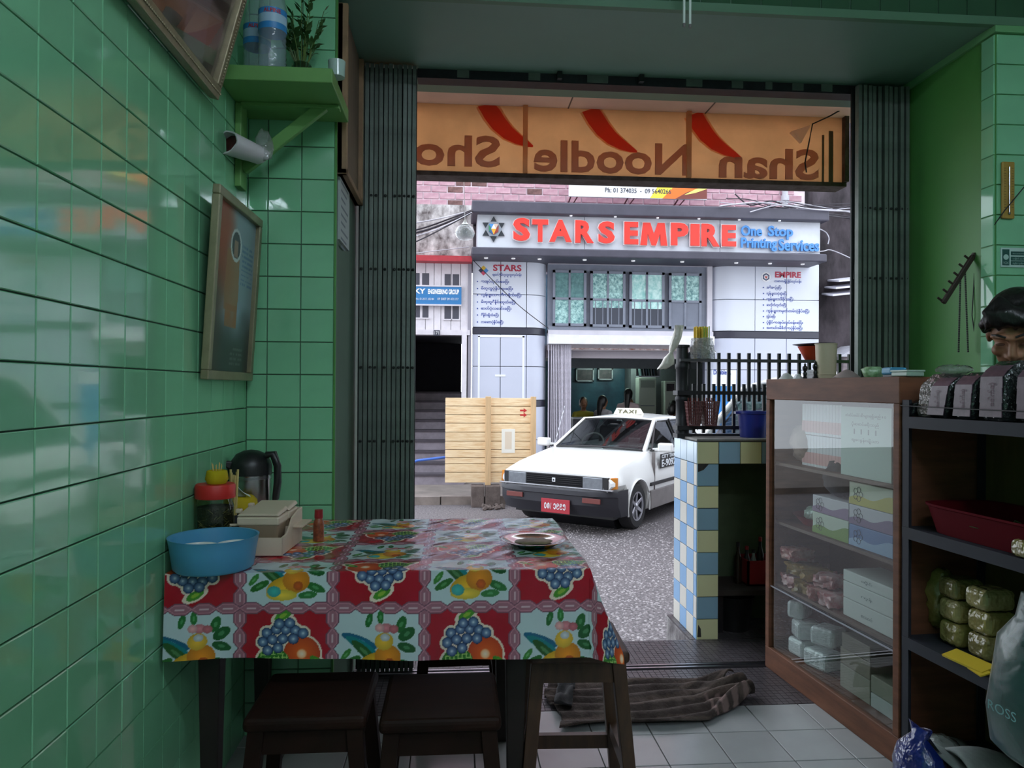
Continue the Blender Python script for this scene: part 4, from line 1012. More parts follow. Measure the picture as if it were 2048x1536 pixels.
rs = random.Random(77)
nmz = ('highest', 'second highest', 'third highest', 'middle', 'third lowest', 'second lowest', 'lowest')
for k in range(7):
    y0 = 392 + 5 * k; cable('%s thin cable in the tangle around the rain pipe' % nmz[k], [(1430 + rs.uniform(-10, 30), y0 + rs.uniform(0, 14), 12.95), (1500, y0 + 10 + rs.uniform(-6, 8), 12.7), (1565, 408 + rs.uniform(-8, 12), 12.6), (1630, 414 + rs.uniform(-6, 14), 12.7), (1740, 405 + 7 * k, 13.2)], .008, (m_ck, m_cw, m_ck)[k % 3])
# ================================================================== TAXI
m_cwhite = mat('white_car_paint', (240, 240, 240), 0.22, coat=0.6)
m_cblack = mat('black_bumper_plastic', (48, 48, 56), 0.5, noise=0.15)
m_ctrim = mat('car_black_trim', (26, 26, 30), 0.4)
m_cglass = glass('car_glass', (150, 160, 160), 1.0, 0.0)
m_cgrey = mat('grey_lower_paint', (128, 122, 122), 0.4, noise=0.2)
m_tyre = mat('tyre_rubber', (40, 39, 42), 0.8, noise=0.2)
m_alloy = mat('alloy_rim', (176, 176, 184), 0.3, 0.8)
m_lamp = mat('headlamp_lens', (138, 144, 152), 0.12, 0.3, coat=0.5, noise=0.2, nscale=20)
m_amber = mat('amber_lens', (214, 136, 48), 0.15)
m_seat = mat('car_seat_cloth', (70, 64, 64), 0.8)
def loft(b, rows, m=0, mfun=None, closed=False):
    """rows: list of cross-section rings (equal counts) -> skin"""
    n = len(rows[0]); k = len(b.v)
    b.v += [Vector(p) for r in rows for p in r]
    for j in range(len(rows) - 1):
        for i in range(n if closed else n - 1):
            b.f.append((k + j * n + i, k + j * n + (i + 1) % n, k + (j + 1) * n + (i + 1) % n, k + (j + 1) * n + i)); b.m.append(mfun(j, i) if mfun else m)
def car_wheel(parent, x, y, R, w, side, steer=0.0):
    Rm = Matrix.Rotation(steer, 3, 'Z') @ Matrix.Rotation(side * PI / 2, 3, 'X') @ Matrix.Identity(3)
    # wheel axis along local y
    ax = Matrix.Rotation(steer, 3, 'Z') @ Matrix(((1, 0, 0), (0, 0, side), (0, 1, 0))).transposed().to_3x3()
    ax = Matrix.Rotation(steer, 3, 'Z') @ frame_from((0, side, 0), (1, 0, 0))
    c = Vector((x, y, R))
    t = B().lathe([(R * .62, -w / 2), (R * .9, -w / 2), (R * .985, -w / 2 + .02), (R, -w / 2 + .045), (R, w / 2 - .045), (R * .985, w / 2 - .02), (R * .9, w / 2), (R * .64, w / 2 - .006), (R * .62, w / 2 - .03)], 36, c, R=ax, cap0=True, cap1=False)
    wl_ = t.build('wheel', m_tyre, parent, world=False, smooth=40)
    B().lathe([(R * .64, w / 2 - .008), (R * .60, w / 2 - .01), (R * .56, w / 2 - .05), (R * .50, w / 2 - .06), (0.001, w / 2 - .06)], 32, c, R=ax, cap0=False).build('rim_dish', mat('dark_rim', (70, 70, 76), 0.4, 0.6), wl_, world=False, smooth=40)
    B().lathe([(R * .645, w / 2 - .012), (R * .645, w / 2 - .002), (R * .58, w / 2 - .004), (R * .57, w / 2 - .02)], 32, c, R=ax, cap0=False, cap1=False).build('rim_ring', m_alloy, wl_, world=False, smooth=40)
    for k in range(6):
        a = k * PI / 3; p = c + ax @ Vector((0.02 * math.cos(a), 0.02 * math.sin(a), w / 2 - .03)); q = c + ax @ Vector((R * .6 * math.cos(a), R * .6 * math.sin(a), w / 2 - .012))
        B().taper(p, q, .055, .02, .035, .016, up=ax @ Vector((0, 0, 1))).build('spoke', m_alloy, wl_, world=False, bevel=.004)
    B().lathe([(.045, w / 2 - .05), (.045, w / 2 - .012), (.03, w / 2 - .004), (.001, w / 2 - .002)], 16, c, R=ax, cap0=False).build('hub_cap', m_alloy, wl_, world=False, smooth=40)
    return wl_
# car frame: +x forward, +y its left, z up, origin under the front axle
TH = -0.650
tx = thing('taxi', 'white box-shaped taxi saloon with black bumper and red number plate', 'car', (1.666, 9.547, ZST))
hd_ = math.atan2(-math.cos(TH), math.sin(TH))
tx.rotation_euler = (0, 0, hd_); W[tx] = Matrix.Translation((1.666, 9.547, ZST)) @ Matrix.Rotation(hd_, 4, 'Z')
# sections along the length: x, half width at belt, belt z, sill z, half width low
def ring(x, zb, zm, zt, wb_, wm, wt, crown=0.0):
    half = [(wb_ * .96, zb), (wb_, zb + .05), (wm, zm), (wm * .997, zm + .04), (wt + (wm - wt) * .25, zt - .03), (wt, zt)]
    top = [(wt * .5, zt + crown)]
    L_ = [(x, y, z) for y, z in half] + [(x, wt * .5, zt + crown * .8), (x, 0, zt + crown), (x, -wt * .5, zt + crown * .8)] + [(x, -y, z) for y, z in reversed(half)]
    return L_
secs = [(0.72, .52, .60, .715, .74, .765, .72, .012), (0.60, .51, .60, .745, .775, .80, .73, .015), (0.40, .50, .60, .79, .785, .812, .735, .018), (0.36, .22, .55, .80, .785, .815, .735, .018), (0.0, .22, .56, .855, .79, .82, .735, .02), (-.33, .2, .57, .905, .79, .822, .73, .02),
        (-.50, .2, .57, .93, .79, .822, .725, .02), (-1.0, .2, .57, .95, .79, .825, .745, .0), (-1.9, .2, .57, .955, .79, .825, .745, .0), (-2.6, .22, .57, .965, .785, .82, .735, .0), (-2.75, .24, .57, .965, .78, .815, .73, .01), (-3.15, .28, .55, .95, .765, .80, .715, .015), (-3.33, .36, .52, .91, .74, .77, .69, .01)]
b = B(); rows = [ring(*s) for s in secs]
loft(b, rows, closed=True)
n = len(rows[0]); b.f.append(tuple(range(n))); b.m.append(0); b.f.append(tuple(reversed(range((len(rows) - 1) * n, len(rows) * n)))); b.m.append(0)
# wheel arches cut as dark openings
body = b.build('body', m_cwhite, tx, world=False, smooth=28)
def bake(o):
    dg = bpy.context.evaluated_depsgraph_get(); dg.update()
    me = bpy.data.meshes.new_from_object(o.evaluated_get(dg)); o.modifiers.clear(); o.data = me
cut = []
for x in (0.0, -2.43):
    cu = B().lathe([(.33, -.95), (.33, .95)], 40, (x, 0, .285), R=frame_from((0, 1, 0), (0, 0, 1))).build('arch_cutter', m_ctrim, tx, world=False)
    md = body.modifiers.new('arch', 'BOOLEAN'); md.object = cu; md.operation = 'DIFFERENCE'; md.solver = 'EXACT'; cut.append(cu)
bake(body)
for cu in cut: bpy.data.objects.remove(cu)
# inner arches so nothing shows through
for x in (0.0, -2.43):
    B().lathe([(.332, -.60), (.332, .60)], 32, (x, 0, .285), R=frame_from((0, 1, 0), (0, 0, 1)), cap0=True, cap1=True).build('wheel_well', m_ctrim, tx, world=False)
# grey lower flank with dark rub strip
for s_ in (-1, 1):
    B().box(-2.06, -.37, min(s_ * .80, s_ * .832), max(s_ * .80, s_ * .832), .20, .44).build('grey_flank', m_cgrey, tx, world=False, bevel=.01)
    B().box(-2.07, -.36, min(s_ * .81, s_ * .838), max(s_ * .81, s_ * .838), .50, .545).build('rub_strip', m_ctrim, tx, world=False, bevel=.006)
    B().box(-.52, -.51, min(s_ * .78, s_ * .8265), max(s_ * .78, s_ * .8265), .3, .93).build('door_gap', m_cgrey, tx, world=False)
    B().tube([(.342 * math.cos(a), s_ * .822, .285 + .342 * math.sin(a)) for a in [-.25 + (PI + .5) * k / 24 for k in range(25)]], .012, 6).build('arch_lip', m_cwhite, tx, world=False, smooth=60)
# cabin
A0, A1 = (-.50, .68, .935), (-1.17, .545, 1.315); C0, C1 = (-2.78, .66, .962), (-2.36, .54, 1.315)
fl2 = lambda p: (p[0], -p[1], p[2])
def roof(u, v):
    y = (v * 2 - 1) * (.555 - .01 * abs(u * 2 - 1)); x = -1.15 - 1.23 * u
    return (x, y, 1.315 + .055 * (1 - (v * 2 - 1) ** 2) * (0.6 + .4 * math.sin(PI * u)) + .012 * math.sin(PI * u))
B().surf(roof, 14, 10).build('roof', m_cwhite, tx, world=False, smooth=60, solid=.03)
for p, q in ((A0, A1), (C0, C1)):
    for g in (lambda v: v, fl2):
        B().taper(g(p), g(q), .05 if p is A0 else .2, .05, .055 if p is A0 else .13, .04, up=(0, 1, 0)).build('pillar', m_cwhite, tx, world=False, bevel=.008)
for g in (lambda v: v, fl2):
    B().bar(g((-1.62, .735, .95)), g((-1.66, .555, 1.32)), .06, .03, up=(1, 0, 0)).build('pillar', m_ctrim, tx, world=False)
    B().bar(g(A1), g(C1), .045, .05).build('roof_rail', m_cwhite, tx, world=False, bevel=.01)
    for pts in ([(-.62, .735, .955), (-1.60, .735, .955), (-1.62, .56, 1.305), (-1.19, .556, 1.305)], [(-1.66, .735, .955), (-2.66, .735, .965), (-2.38, .556, 1.305), (-1.68, .56, 1.305)]):
        B().add([g(p) for p in pts], [(0, 1, 2, 3)]).build('side_window', m_cglass, tx, world=False)
        for k in range(4): B().bar(g(pts[k]), g(pts[(k + 1) % 4]), .022, .018).build('window_seal', m_ctrim, tx, world=False)
    B().bar(g((-.52, .76, .945)), g((-2.8, .76, .965)), .03, .02).build('belt_moulding', m_ctrim, tx, world=False)
ws_ = [(-.50, -.655, .945), (-.50, .655, .945), (-1.155, .525, 1.312), (-1.155, -.525, 1.312)]
def wind(u, v):
    a = Vector(ws_[0]).lerp(Vector(ws_[1]), u); c = Vector(ws_[3]).lerp(Vector(ws_[2]), u); p = a.lerp(c, v)
    return p + Vector((.07, 0, .03)) * math.sin(PI * u) * (1 - .3 * v)
B().surf(wind, 12, 6).build('windscreen', m_cglass, tx, world=False, smooth=60)
for k in range(4):
    edge = [wind(*{0: (i / 8, 0), 1: (1, i / 8), 2: (i / 8, 1), 3: (0, i / 8)}[k]) for i in range(9)]
    B().tube(edge, .014, 6).build('screen_seal', m_ctrim, tx, world=False, smooth=60)
B().add([(-2.40, -.52, 1.31), (-2.40, .52, 1.31), (-2.80, .60, .97), (-2.80, -.60, .97)], [(0, 1, 2, 3)]).build('rear_screen', m_cglass, tx, world=False)
# wipers, dash, seats, steering wheel
for y in (-.38, .28):
    B().tube([(-.47, y - .2, .957), (-.49, y + .32, .972)], .008, 6).build('wiper', m_ctrim, tx, world=False)
B().box(-.95, -.50, -.64, .64, .80, .955).build('dashboard', mat('dash_grey', (72, 70, 76), 0.7), tx, world=False, bevel=.03)
B().cbox((-.72, .12, .965), (.08, .16, .012)).build('paper_permit', m_wht, tx, world=False)
for y in (-.34, .34):
    B().cbox((-1.45, y, .62), (.5, .48, .2)).cbox((-1.72, y, .92), (.14, .46, .55), Euler((0, -.25, 0))).cbox((-1.80, y, 1.2), (.08, .24, .14)).build('front_seat', m_seat, tx, world=False, bevel=.03)
B().cbox((-2.35, 0, .72), (.5, 1.25, .25)).cbox((-2.62, 0, .9), (.16, 1.25, .4)).build('rear_seat', m_seat, tx, world=False, bevel=.03)
Rw = frame_from((1, 0, .55), (0, 0, 1))
B().tube([Vector((-1.0, -.34, .955)) + Rw @ Vector((.18 * math.cos(a), .18 * math.sin(a), 0)) for a in [i * PI / 12 for i in range(25)]], .013, 8).build('steering_wheel', mat('wheel_grey', (150, 146, 140), 0.5), tx, world=False, smooth=60)
B().ell((-.98, .02, 1.24), .02, .11, .03).build('rear_view_mirror', m_ctrim, tx, world=False, smooth=60)
# door mirrors on the front doors
for s_ in (-1, 1):
    B().cbox((-.62, s_ * .93, .99), (.10, .20, .12), Euler((0, 0, s_ * .15))).build('door_mirror', m_cwhite, tx, world=False, bevel=.025)
    B().bar((-.64, s_ * .75, .955), (-.63, s_ * .86, .965), .05, .04).build('mirror_stalk', m_cwhite, tx, world=False)
# face: lamps, grille, bumper
FX = .735
for s_ in (-1, 1):
    yy = lambda a, c: (min(s_ * a, s_ * c), max(s_ * a, s_ * c))
    y0, y1 = yy(.40, .665); B().hexa([(FX - .06, y0, .565), (FX + .005, y0, .565), (FX + .005, y1, .565), (FX - .06, y1, .565), (FX - .09, y0, .70), (FX + .004, y0, .70), (FX + .004, y1, .70), (FX - .09, y1, .70)]).build('headlamp', m_lamp, tx, world=False, bevel=.008)
    y0, y1 = yy(.67, .735); B().hexa([(FX - .10, y0, .565), (FX, y0, .565), (FX - .02, y1, .565), (FX - .10, y1, .565), (FX - .11, y0, .70), (FX - .02, y0, .70), (FX - .04, y1, .70), (FX - .11, y1, .70)]).build('side_lamp', m_lamp, tx, world=False, bevel=.004)
    y0, y1 = yy(.735, .80); B().hexa([(FX - .15, y0, .565), (FX - .03, y0, .565), (FX - .10, y1, .565), (FX - .15, y1, .565), (FX - .15, y0, .70), (FX - .05, y0, .70), (FX - .12, y1, .70), (FX - .15, y1, .70)]).build('indicator', m_amber, tx, world=False, bevel=.006)
B().hexa([(FX - .06, -.395, .575), (FX, -.395, .575), (FX, .395, .575), (FX - .06, .395, .575), (FX - .09, -.395, .695), (FX - .001, -.395, .695), (FX - .001, .395, .695), (FX - .09, .395, .695)]).build('grille', mat('grille_black', (18, 18, 22), 0.7, spec=0.2), tx, world=False, bevel=.004)
for z in (.60, .625, .65, .672):
    B().box(FX - .03, FX + .003, -.39, .39, z - .003, z + .003).build('grille_slat', m_ctrim, tx, world=False)
B().box(FX - .05, FX - .004, -.735, .735, .560, .706).build('lamp_surround', m_ctrim, tx, world=False, bevel=.004)
B().box(FX - .04, FX + .01, -.80, .80, .55, .566).build('chrome_strip', m_steel, tx, world=False, bevel=.004)
B().cbox((FX - .002, -.0, .637), (.016, .045, .05)).build('badge', m_wht, tx, world=False, bevel=.004)
B().cbox((FX + .007, -.0, .637), (.004, .018, .02)).build('badge_mark', m_ctrim, tx, world=False)
def bump_ring(z, out):
    pts = []
    for a in range(13):
        t = a / 12; y = -.825 + 1.65 * t; e = abs(2 * t - 1)
        x = FX + out - .10 * e ** 6 * 1.2 - .02 * e * e
        pts.append((x, y, z))
    return [(.37, -.835, z)] + pts + [(.37, .835, z)]
bb = B(); loft(bb, [bump_ring(.545, .02), bump_ring(.545, .05), bump_ring(.53, .062), bump_ring(.475, .065), bump_ring(.465, .045), bump_ring(.36, .04), bump_ring(.30, -.01), bump_ring(.225, -.05), bump_ring(.22, -.12)])
bb.build('front_bumper', m_cblack, tx, world=False, smooth=35)
for y0, y1 in ((.42, .66), (-.66, -.42)):
    B().cbox((FX + .046, (y0 + y1) / 2, .425), (.02, y1 - y0, .06)).build('bumper_lamp', mat('dull_red_lens', (120, 62, 58), 0.3), tx, world=False, bevel=.004)
B().box(-3.42, -3.25, -.80, .80, .34, .54).build('rear_bumper', m_cblack, tx, world=False, bevel=.03)
np_ = B().cbox((FX + .062, .06, .325), (.012, .40, .17)).build('number_plate', mat('red_plate', (178, 44, 58), 0.45), tx, world=False, bevel=.004)
for k, ch_ in enumerate('ဝ၈/၁၉၉၅'):
    lettering('lettering', ch_, W[tx] @ face_mx((FX + .0695, -.095 + k * .044, .285), (0, 1, 0), (0, 0, 1)), .034 if ch_ != '/' else .012, .075, m_wht, np_, 0.001, 0.02)
# taxi sign on the roof
ts = B().hexa([(-1.60, -.22, 1.385), (-1.46, -.22, 1.385), (-1.46, .22, 1.385), (-1.60, .22, 1.385), (-1.56, -.18, 1.475), (-1.49, -.18, 1.475), (-1.49, .18, 1.475), (-1.56, .18, 1.475)]).build('roof_sign', mat('cream_sign_plastic', (244, 242, 222), 0.4), tx, world=False, bevel=.008)
lettering('lettering', 'TAXI', W[tx] @ face_mx((-1.4585, -.15, 1.40), (0, 1, 0), (-.3, 0, 1)), .30, .055, mat('sign_olive', (96, 92, 70), 0.5), ts, 0.002, 0.02, spacing=1.15)
B().tube([(-.60, -.745, .95), (-1.0, -.80, 1.5)], .005, 6).build('aerial', m_steel, tx, world=False)
# door notice
q = B().box(-1.30, -.70, .823, .829, .70, .89).build('door_notice', m_ctrim, tx, world=False)
for s_, x0, x1, z0, z1 in (('CITY TAXI', -1.26, -.74, .83, .88), ('E-9092', -1.26, -.74, .715, .815)):
    lettering('lettering', s_, W[tx] @ face_mx((x1, .8305, z0), (-1, 0, 0), (0, 0, 1)), x1 - x0, z1 - z0, m_wht, q, 0.001, 0.02)
B().lathe([(.03, 0), (.03, .002)], 16, (-.62, .826, .77), R=frame_from((0, 1, 0), (0, 0, 1))).build('door_badge', m_cgrey, tx, world=False)
for x in (0.0, -2.43):
    for s_ in (-1, 1): car_wheel(tx, x, s_ * .715, .285, .175, s_, 0.0)
B().box(-3.1, .5, -.7, .7, .17, .3).build('underbody', m_ctrim, tx, world=False)

# ================================================================== WHITE VAN beyond the railing
vn = thing('minivan', 'white minivan behind the railing bars at the right', 'van', (0, 0, 0))
VY = 8.15
VX = PY(1424, 850, VY + .80).x - .28
hv = PI
vn.location = (VX, VY, ZST); vn.rotation_euler = (0, 0, hv); W[vn] = Matrix.Translation((VX, VY, ZST)) @ Matrix.Rotation(hv, 4, 'Z')
# van frame: +x forward, origin under the nose
vs_ = [(-.02, .40, .66, 1.0, .78, .80, .76, .0), (-.12, .30, .70, 1.08, .83, .845, .80, .0), (-.5, .26, .72, 1.10, .84, .85, .81, .0), (-2.6, .26, .72, 1.10, .84, .85, .81, .0), (-4.2, .28, .72, 1.10, .84, .85, .81, .0), (-4.35, .38, .70, 1.05, .82, .83, .80, .0)]
b = B(); rows = [ring(*s) for s in vs_]; loft(b, rows, closed=True); n = len(rows[0])
b.f += [tuple(range(n)), tuple(reversed(range((len(rows) - 1) * n, len(rows) * n)))]; b.m += [0, 0]
vb = b.build('body', m_cwhite, vn, world=False, smooth=28)
cut = []
for x in (-.85, -3.45):
    cu = B().lathe([(.36, -1), (.36, 1)], 32, (x, 0, .31), R=frame_from((0, 1, 0), (0, 0, 1))).build('arch_cutter', m_ctrim, vn, world=False)
    md = vb.modifiers.new('arch', 'BOOLEAN'); md.object = cu; md.operation = 'DIFFERENCE'; md.solver = 'EXACT'; cut.append(cu)
bake(vb)
for cu in cut: bpy.data.objects.remove(cu)
def vroof(u, v):
    y = (v * 2 - 1) * .71; x = -.66 - 3.6 * u
    return (x, y, 1.86 + .10 * (1 - (v * 2 - 1) ** 2) - .10 * (1 - min(1, u * 5)) ** 2)
B().surf(vroof, 20, 8).build('roof', m_cwhite, vn, world=False, smooth=60, solid=.04)
VA0, VA1 = (-.12, .80, 1.08), (-.66, .70, 1.78)
for g in (lambda v: v, fl2):
    B().bar(g(VA0), g(VA1), .08, .06, up=(0, 1, 0)).build('pillar', m_cwhite, vn, world=False, bevel=.01)
    for x in (-1.45, -2.75): B().bar(g((x, .82, 1.10)), g((x, .71, 1.86)), .12, .04, up=(1, 0, 0)).build('pillar', m_cwhite, vn, world=False)
    B().taper(g((-4.2, .80, 1.10)), g((-4.2, .70, 1.86)), .22, .05, .2, .05, up=(0, 1, 0)).build('pillar', m_cwhite, vn, world=False)
    B().bar(g(VA1), g((-1.0, .715, 1.85)), .07, .07).bar(g((-1.0, .715, 1.85)), g((-4.25, .71, 1.86)), .07, .07).build('roof_rail', m_cwhite, vn, world=False)
    for pts in ([(-.28, .825, 1.12), (-1.39, .825, 1.12), (-1.39, .725, 1.80), (-.76, .725, 1.78)], [(-1.51, .825, 1.12), (-2.69, .825, 1.12), (-2.69, .725, 1.80), (-1.51, .725, 1.80)], [(-2.81, .825, 1.12), (-4.1, .825, 1.12), (-4.1, .725, 1.80), (-2.81, .725, 1.80)]):
        B().add([g(p) for p in pts], [(0, 1, 2, 3)]).build('side_window', m_cglass, vn, world=False)
        for k in range(4): B().bar(g(pts[k]), g(pts[(k + 1) % 4]), .022, .018).build('window_seal', m_ctrim, vn, world=False)
    B().cbox(g((-.22, .98, 1.2)), (.08, .16, .24)).build('door_mirror', m_cwhite, vn, world=False, bevel=.03)
    B().bar(g((-.22, .80, 1.12)), g((-.22, .92, 1.14)), .03, .03).build('mirror_stalk', m_ctrim, vn, world=False)
B().add([(-.10, -.75, 1.09), (-.10, .75, 1.09), (-.64, .66, 1.78), (-.64, -.66, 1.78)], [(0, 1, 2, 3)]).build('windscreen', m_cglass, vn, world=False)
B().add([(-4.34, -.75, 1.1), (-4.34, .75, 1.1), (-4.26, .66, 1.82), (-4.26, -.66, 1.82)], [(0, 1, 2, 3)]).build('rear_screen', m_cglass, vn, world=False)
for s_ in (-1, 1):
    B().cbox((-.03, s_ * .60, .80), (.08, .26, .16)).build('headlamp', m_lamp, vn, world=False, bevel=.02)
B().box(-.06, .02, -.42, .42, .74, .84).build('grille', m_ctrim, vn, world=False, bevel=.01)
B().box(-.3, .06, -.84, .84, .36, .62).build('front_bumper', m_cwhite, vn, world=False, bevel=.05)
for x, w in ((-1.2, .44), (-2.3, 1.2), (-3.3, 1.2)):
    for y in ((-.36, .36) if w < 1 else (0,)):
        B().cbox((x, y, 1.15), (.14, w, .7)).build('seat_back', m_seat, vn, world=False, bevel=.02)
for x in (-.85, -3.45):
    B().lathe([(.362, -.55), (.362, .55)], 24, (x, 0, .31), R=frame_from((0, 1, 0), (0, 0, 1))).build('wheel_well', m_ctrim, vn, world=False)
    for s_ in (-1, 1): car_wheel(vn, x, s_ * .74, .31, .19, s_)
# ================================================================== TILED STREET COUNTER AND RAILING
def crumple(b, amp, seed=1, k=26.0):
    rs = random.Random(seed); ph = [rs.uniform(0, 6.28) for _ in range(9)]
    for v in b.v:
        n = math.sin(v.x * k + ph[0]) * math.sin(v.y * k * 1.2 + ph[1]) * math.sin(v.z * k * .9 + ph[2]) + .6 * math.sin(v.x * k * 2.3 + v.z * k * 1.7 + ph[3]) * math.sin(v.y * k * 2.1 + ph[4]) + .4 * math.sin(v.z * k * 3.7 + v.y * k * 2.9 + ph[5])
        v.x += amp * n; v.y += amp * math.sin(n * 3 + ph[6]); v.z += amp * .6 * math.sin(n * 4 + ph[7])
    return b
SN, SF, SX, SZ = 3.335, 3.69, PY(1394, 1000, 3.335).x, 0.936
m_cream = mat('cream_tile', (226, 222, 212), 0.15, jitter=0.04); m_lblue = mat('sky_blue_tile', (140, 182, 224), 0.15, jitter=0.05)
m_yel = mat('yellow_tile', (238, 234, 184), 0.15, jitter=0.06); m_dblue = mat('denim_blue_tile', (152, 190, 212), 0.15, jitter=0.06); m_paleb = mat('pale_blue_tile', (190, 212, 230), 0.15, jitter=0.04)
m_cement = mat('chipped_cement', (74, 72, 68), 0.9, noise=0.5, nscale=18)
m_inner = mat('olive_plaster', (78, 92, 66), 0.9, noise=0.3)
ct = thing('tiled_counter', 'street counter clad in blue, cream and yellow tiles beside doorway', 'counter', (SX, SN, 0))
S_ = 0.1035
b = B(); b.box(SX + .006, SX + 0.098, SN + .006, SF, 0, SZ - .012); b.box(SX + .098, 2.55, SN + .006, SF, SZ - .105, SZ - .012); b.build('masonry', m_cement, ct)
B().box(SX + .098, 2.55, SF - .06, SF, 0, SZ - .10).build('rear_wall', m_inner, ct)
B().box(SX - .004, 2.55, SN - .004, SF + .004, SZ - .012, SZ).build('worktop', mat('worn_cement_top', (140, 138, 134), 0.7, noise=0.35, nscale=10), ct, bevel=.004)
def tms(m, w=S_, h=S_): return tile_mesh('tile', w - .003, h - .003, .007, .0015, m)
t_c, t_b, t_y, t_d, t_p = tms(m_cream), tms(m_lblue), tms(m_yel), tms(m_dblue), tms(m_paleb)
last = SF - SN - 3 * S_
t_c2, t_b2, t_p2 = tms(m_cream, last), tms(m_lblue, last), tms(m_paleb, last)
I = W[ct].inverted()
for r in range(9):
    z = SZ - .014 - S_ * (r + .5)
    for k in range(4):
        # from the far edge (k = 0) to the near edge
        full = k < 3
        y = SF - S_ * (k + .5) if full else SN + last / 2
        pick = 'p' if r == 0 else ('b' if (r + k) % 2 == 1 else 'c')
        me = {('p', 1): t_p, ('b', 1): t_b, ('c', 1): t_c, ('p', 0): t_p2, ('b', 0): t_b2, ('c', 0): t_c2}[(pick, int(full))]
        link('tile', me, ct, I @ face_mx((SX + .0055, y, z), (0, -1, 0), (0, 0, 1)))
    if r > 0:
        link('tile', t_y if r % 2 == 0 else t_d, ct, I @ face_mx((SX + .002 + .05, SN + .0055, z), (1, 0, 0), (0, 0, 1)))
for i in range(9):
    link('tile', (t_y, t_d)[i % 2], ct, I @ face_mx((SX + .002 + .05 + S_ * i, SN + .0055, SZ - .014 - S_ / 2), (1, 0, 0), (0, 0, 1)))
B().prism([(SX + .003, SN - .0025, SZ - .118), (SX + .055, SN - .0025, SZ - .118), (SX + .03, SN - .0025, SZ - .145), (SX + .003, SN - .0025, SZ - .155)], (0, .003, 0)).build('chipped_patch', m_cement, ct)
B().prism([(SX + .003, SN - .0025, .012), (SX + .022, SN - .0025, .012), (SX + .02, SN - .0025, .05), (SX + .008, SN - .0025, .07)], (0, .003, 0)).build('chipped_patch', m_cement, ct)
# things kept under the counter
m_dkp = mat('black_plastic', (26, 26, 28), 0.4); m_rdp = mat('red_plastic', (150, 34, 40), 0.45); m_chr = mat('dull_chrome', (150, 150, 156), 0.25, 0.9)
YU = 3.52
p = PY(1510, 1120, YU)
t = thing('red_crate', 'dim red plastic crate in the shade under the tiled counter', 'crate', (p.x, YU, .30))
zc_ = PY(1510, 1163, YU).z
for x0, x1, y0, y1 in ((p.x - .07, p.x + .12, YU - .08, YU - .07), (p.x - .07, p.x + .12, YU + .07, YU + .08), (p.x - .07, p.x - .06, YU - .08, YU + .08), (p.x + .11, p.x + .12, YU - .08, YU + .08)):
    B().box(x0, x1, y0, y1, zc_, zc_ + .12).build('side', m_rdp, t)
B().box(p.x - .07, p.x + .12, YU - .08, YU + .08, zc_, zc_ + .008).build('base', m_rdp, t)
sh_ = thing('under_shelf', 'dark plank shelf inside the tiled counter', 'shelf', (p.x, YU, zc_ - .02))
B().box(SX + .10, 2.3, YU - .15, SF - .06, zc_ - .025, zc_ - .001).build('plank', mat('dark_plank', (54, 44, 38), 0.8, noise=0.3), sh_)
B().box(SX + .13, SX + .16, YU - .1, YU - .07, 0, zc_ - .025).box(2.2, 2.23, YU - .1, YU - .07, 0, zc_ - .025).build('prop', m_dkp, sh_)
for k, (px, h, lab) in enumerate(((1473, .20, 'dark bottle leftmost among the bottles under the tiled counter'), (1492, .17, 'slim dark bottle second from left under the tiled counter'), (1507, .15, 'clear short bottle third from left under the tiled counter'), (1522, .21, 'tall dark bottle beside the cabinet post under the counter'))):
    x = PY(px, 1100, YU).x; r = .018; zb_ = zc_ + .008 if x > p.x - .06 else zc_ - .001
    t = thing('sauce_bottle', lab, 'bottle', (x, YU + .01 * k - .02, zb_), group='bottles under the tiled counter')
    c_ = (0, 0, 0)
    B().lathe([(r, 0), (r, h * .6), (r * .45, h * .78), (r * .4, h * .9)], 14, c_).build('bottle_body', (mat('brown_glass', (40, 30, 22), 0.1), m_dkp, mat('clear_bottle', (150, 160, 160), 0.1), m_dkp)[k], t, world=False, smooth=45)
    B().lathe([(r * .5, h * .9), (r * .5, h)], 12, c_).build('cap', m_rdp if k % 2 else m_dkp, t, world=False, smooth=45)
x = PY(1450, 1170, YU - .05).x
t = thing('dark_bucket', 'black bucket on the floor under the tiled counter', 'bucket', (x + .05, YU - .03, 0))
B().lathe([(.075, 0), (.095, .16), (.10, .164), (.092, .165), (.073, .012), (.001, .012)], 24).build('pail', m_dkp, t, world=False, smooth=45)
B().tube([(.095 * math.cos(a), -.03 * math.sin(a), .16 + .03 * math.sin(a)) for a in [i * PI / 10 for i in range(11)]], .004, 6).build('handle', m_chr, t, world=False, smooth=60)

# railing on the counter --------------------------------------------------
YR = 3.56
m_blk = mat('black_iron_paint', (40, 41, 46), 0.5, 0.2, noise=0.25, nscale=20)
rl = thing('iron_railing', 'black iron bar railing standing on the tiled counter', 'railing', (PY(1364, 870, YR).x, YR, SZ))
xp = PY(1364, 800, YR).x
B().lathe([(.034, 0), (.034, .06), (.030, .065), (.030, .17), (.034, .175), (.034, .19), (.030, .195), (.030, .33), (.034, .335), (.034, .355), (.03, .36), (.028, .44)], 20, (xp, YR, SZ)).build('corner_post', m_blk, rl, smooth=40)
B().lathe([(.036, 0), (.036, .012)], 20, (xp, YR, SZ + .44)).build('post_cap', m_blk, rl)
zr = [PY(1450, y, YR).z for y in (721, 786, 855, 871)]
xe = 2.3
B().box(xp - .02, xe, YR - .035, YR + .03, zr[0] - .008, zr[0] + .006).build('top_plank', mat('grey_iron_flat', (92, 90, 94), 0.6, noise=0.2), rl)
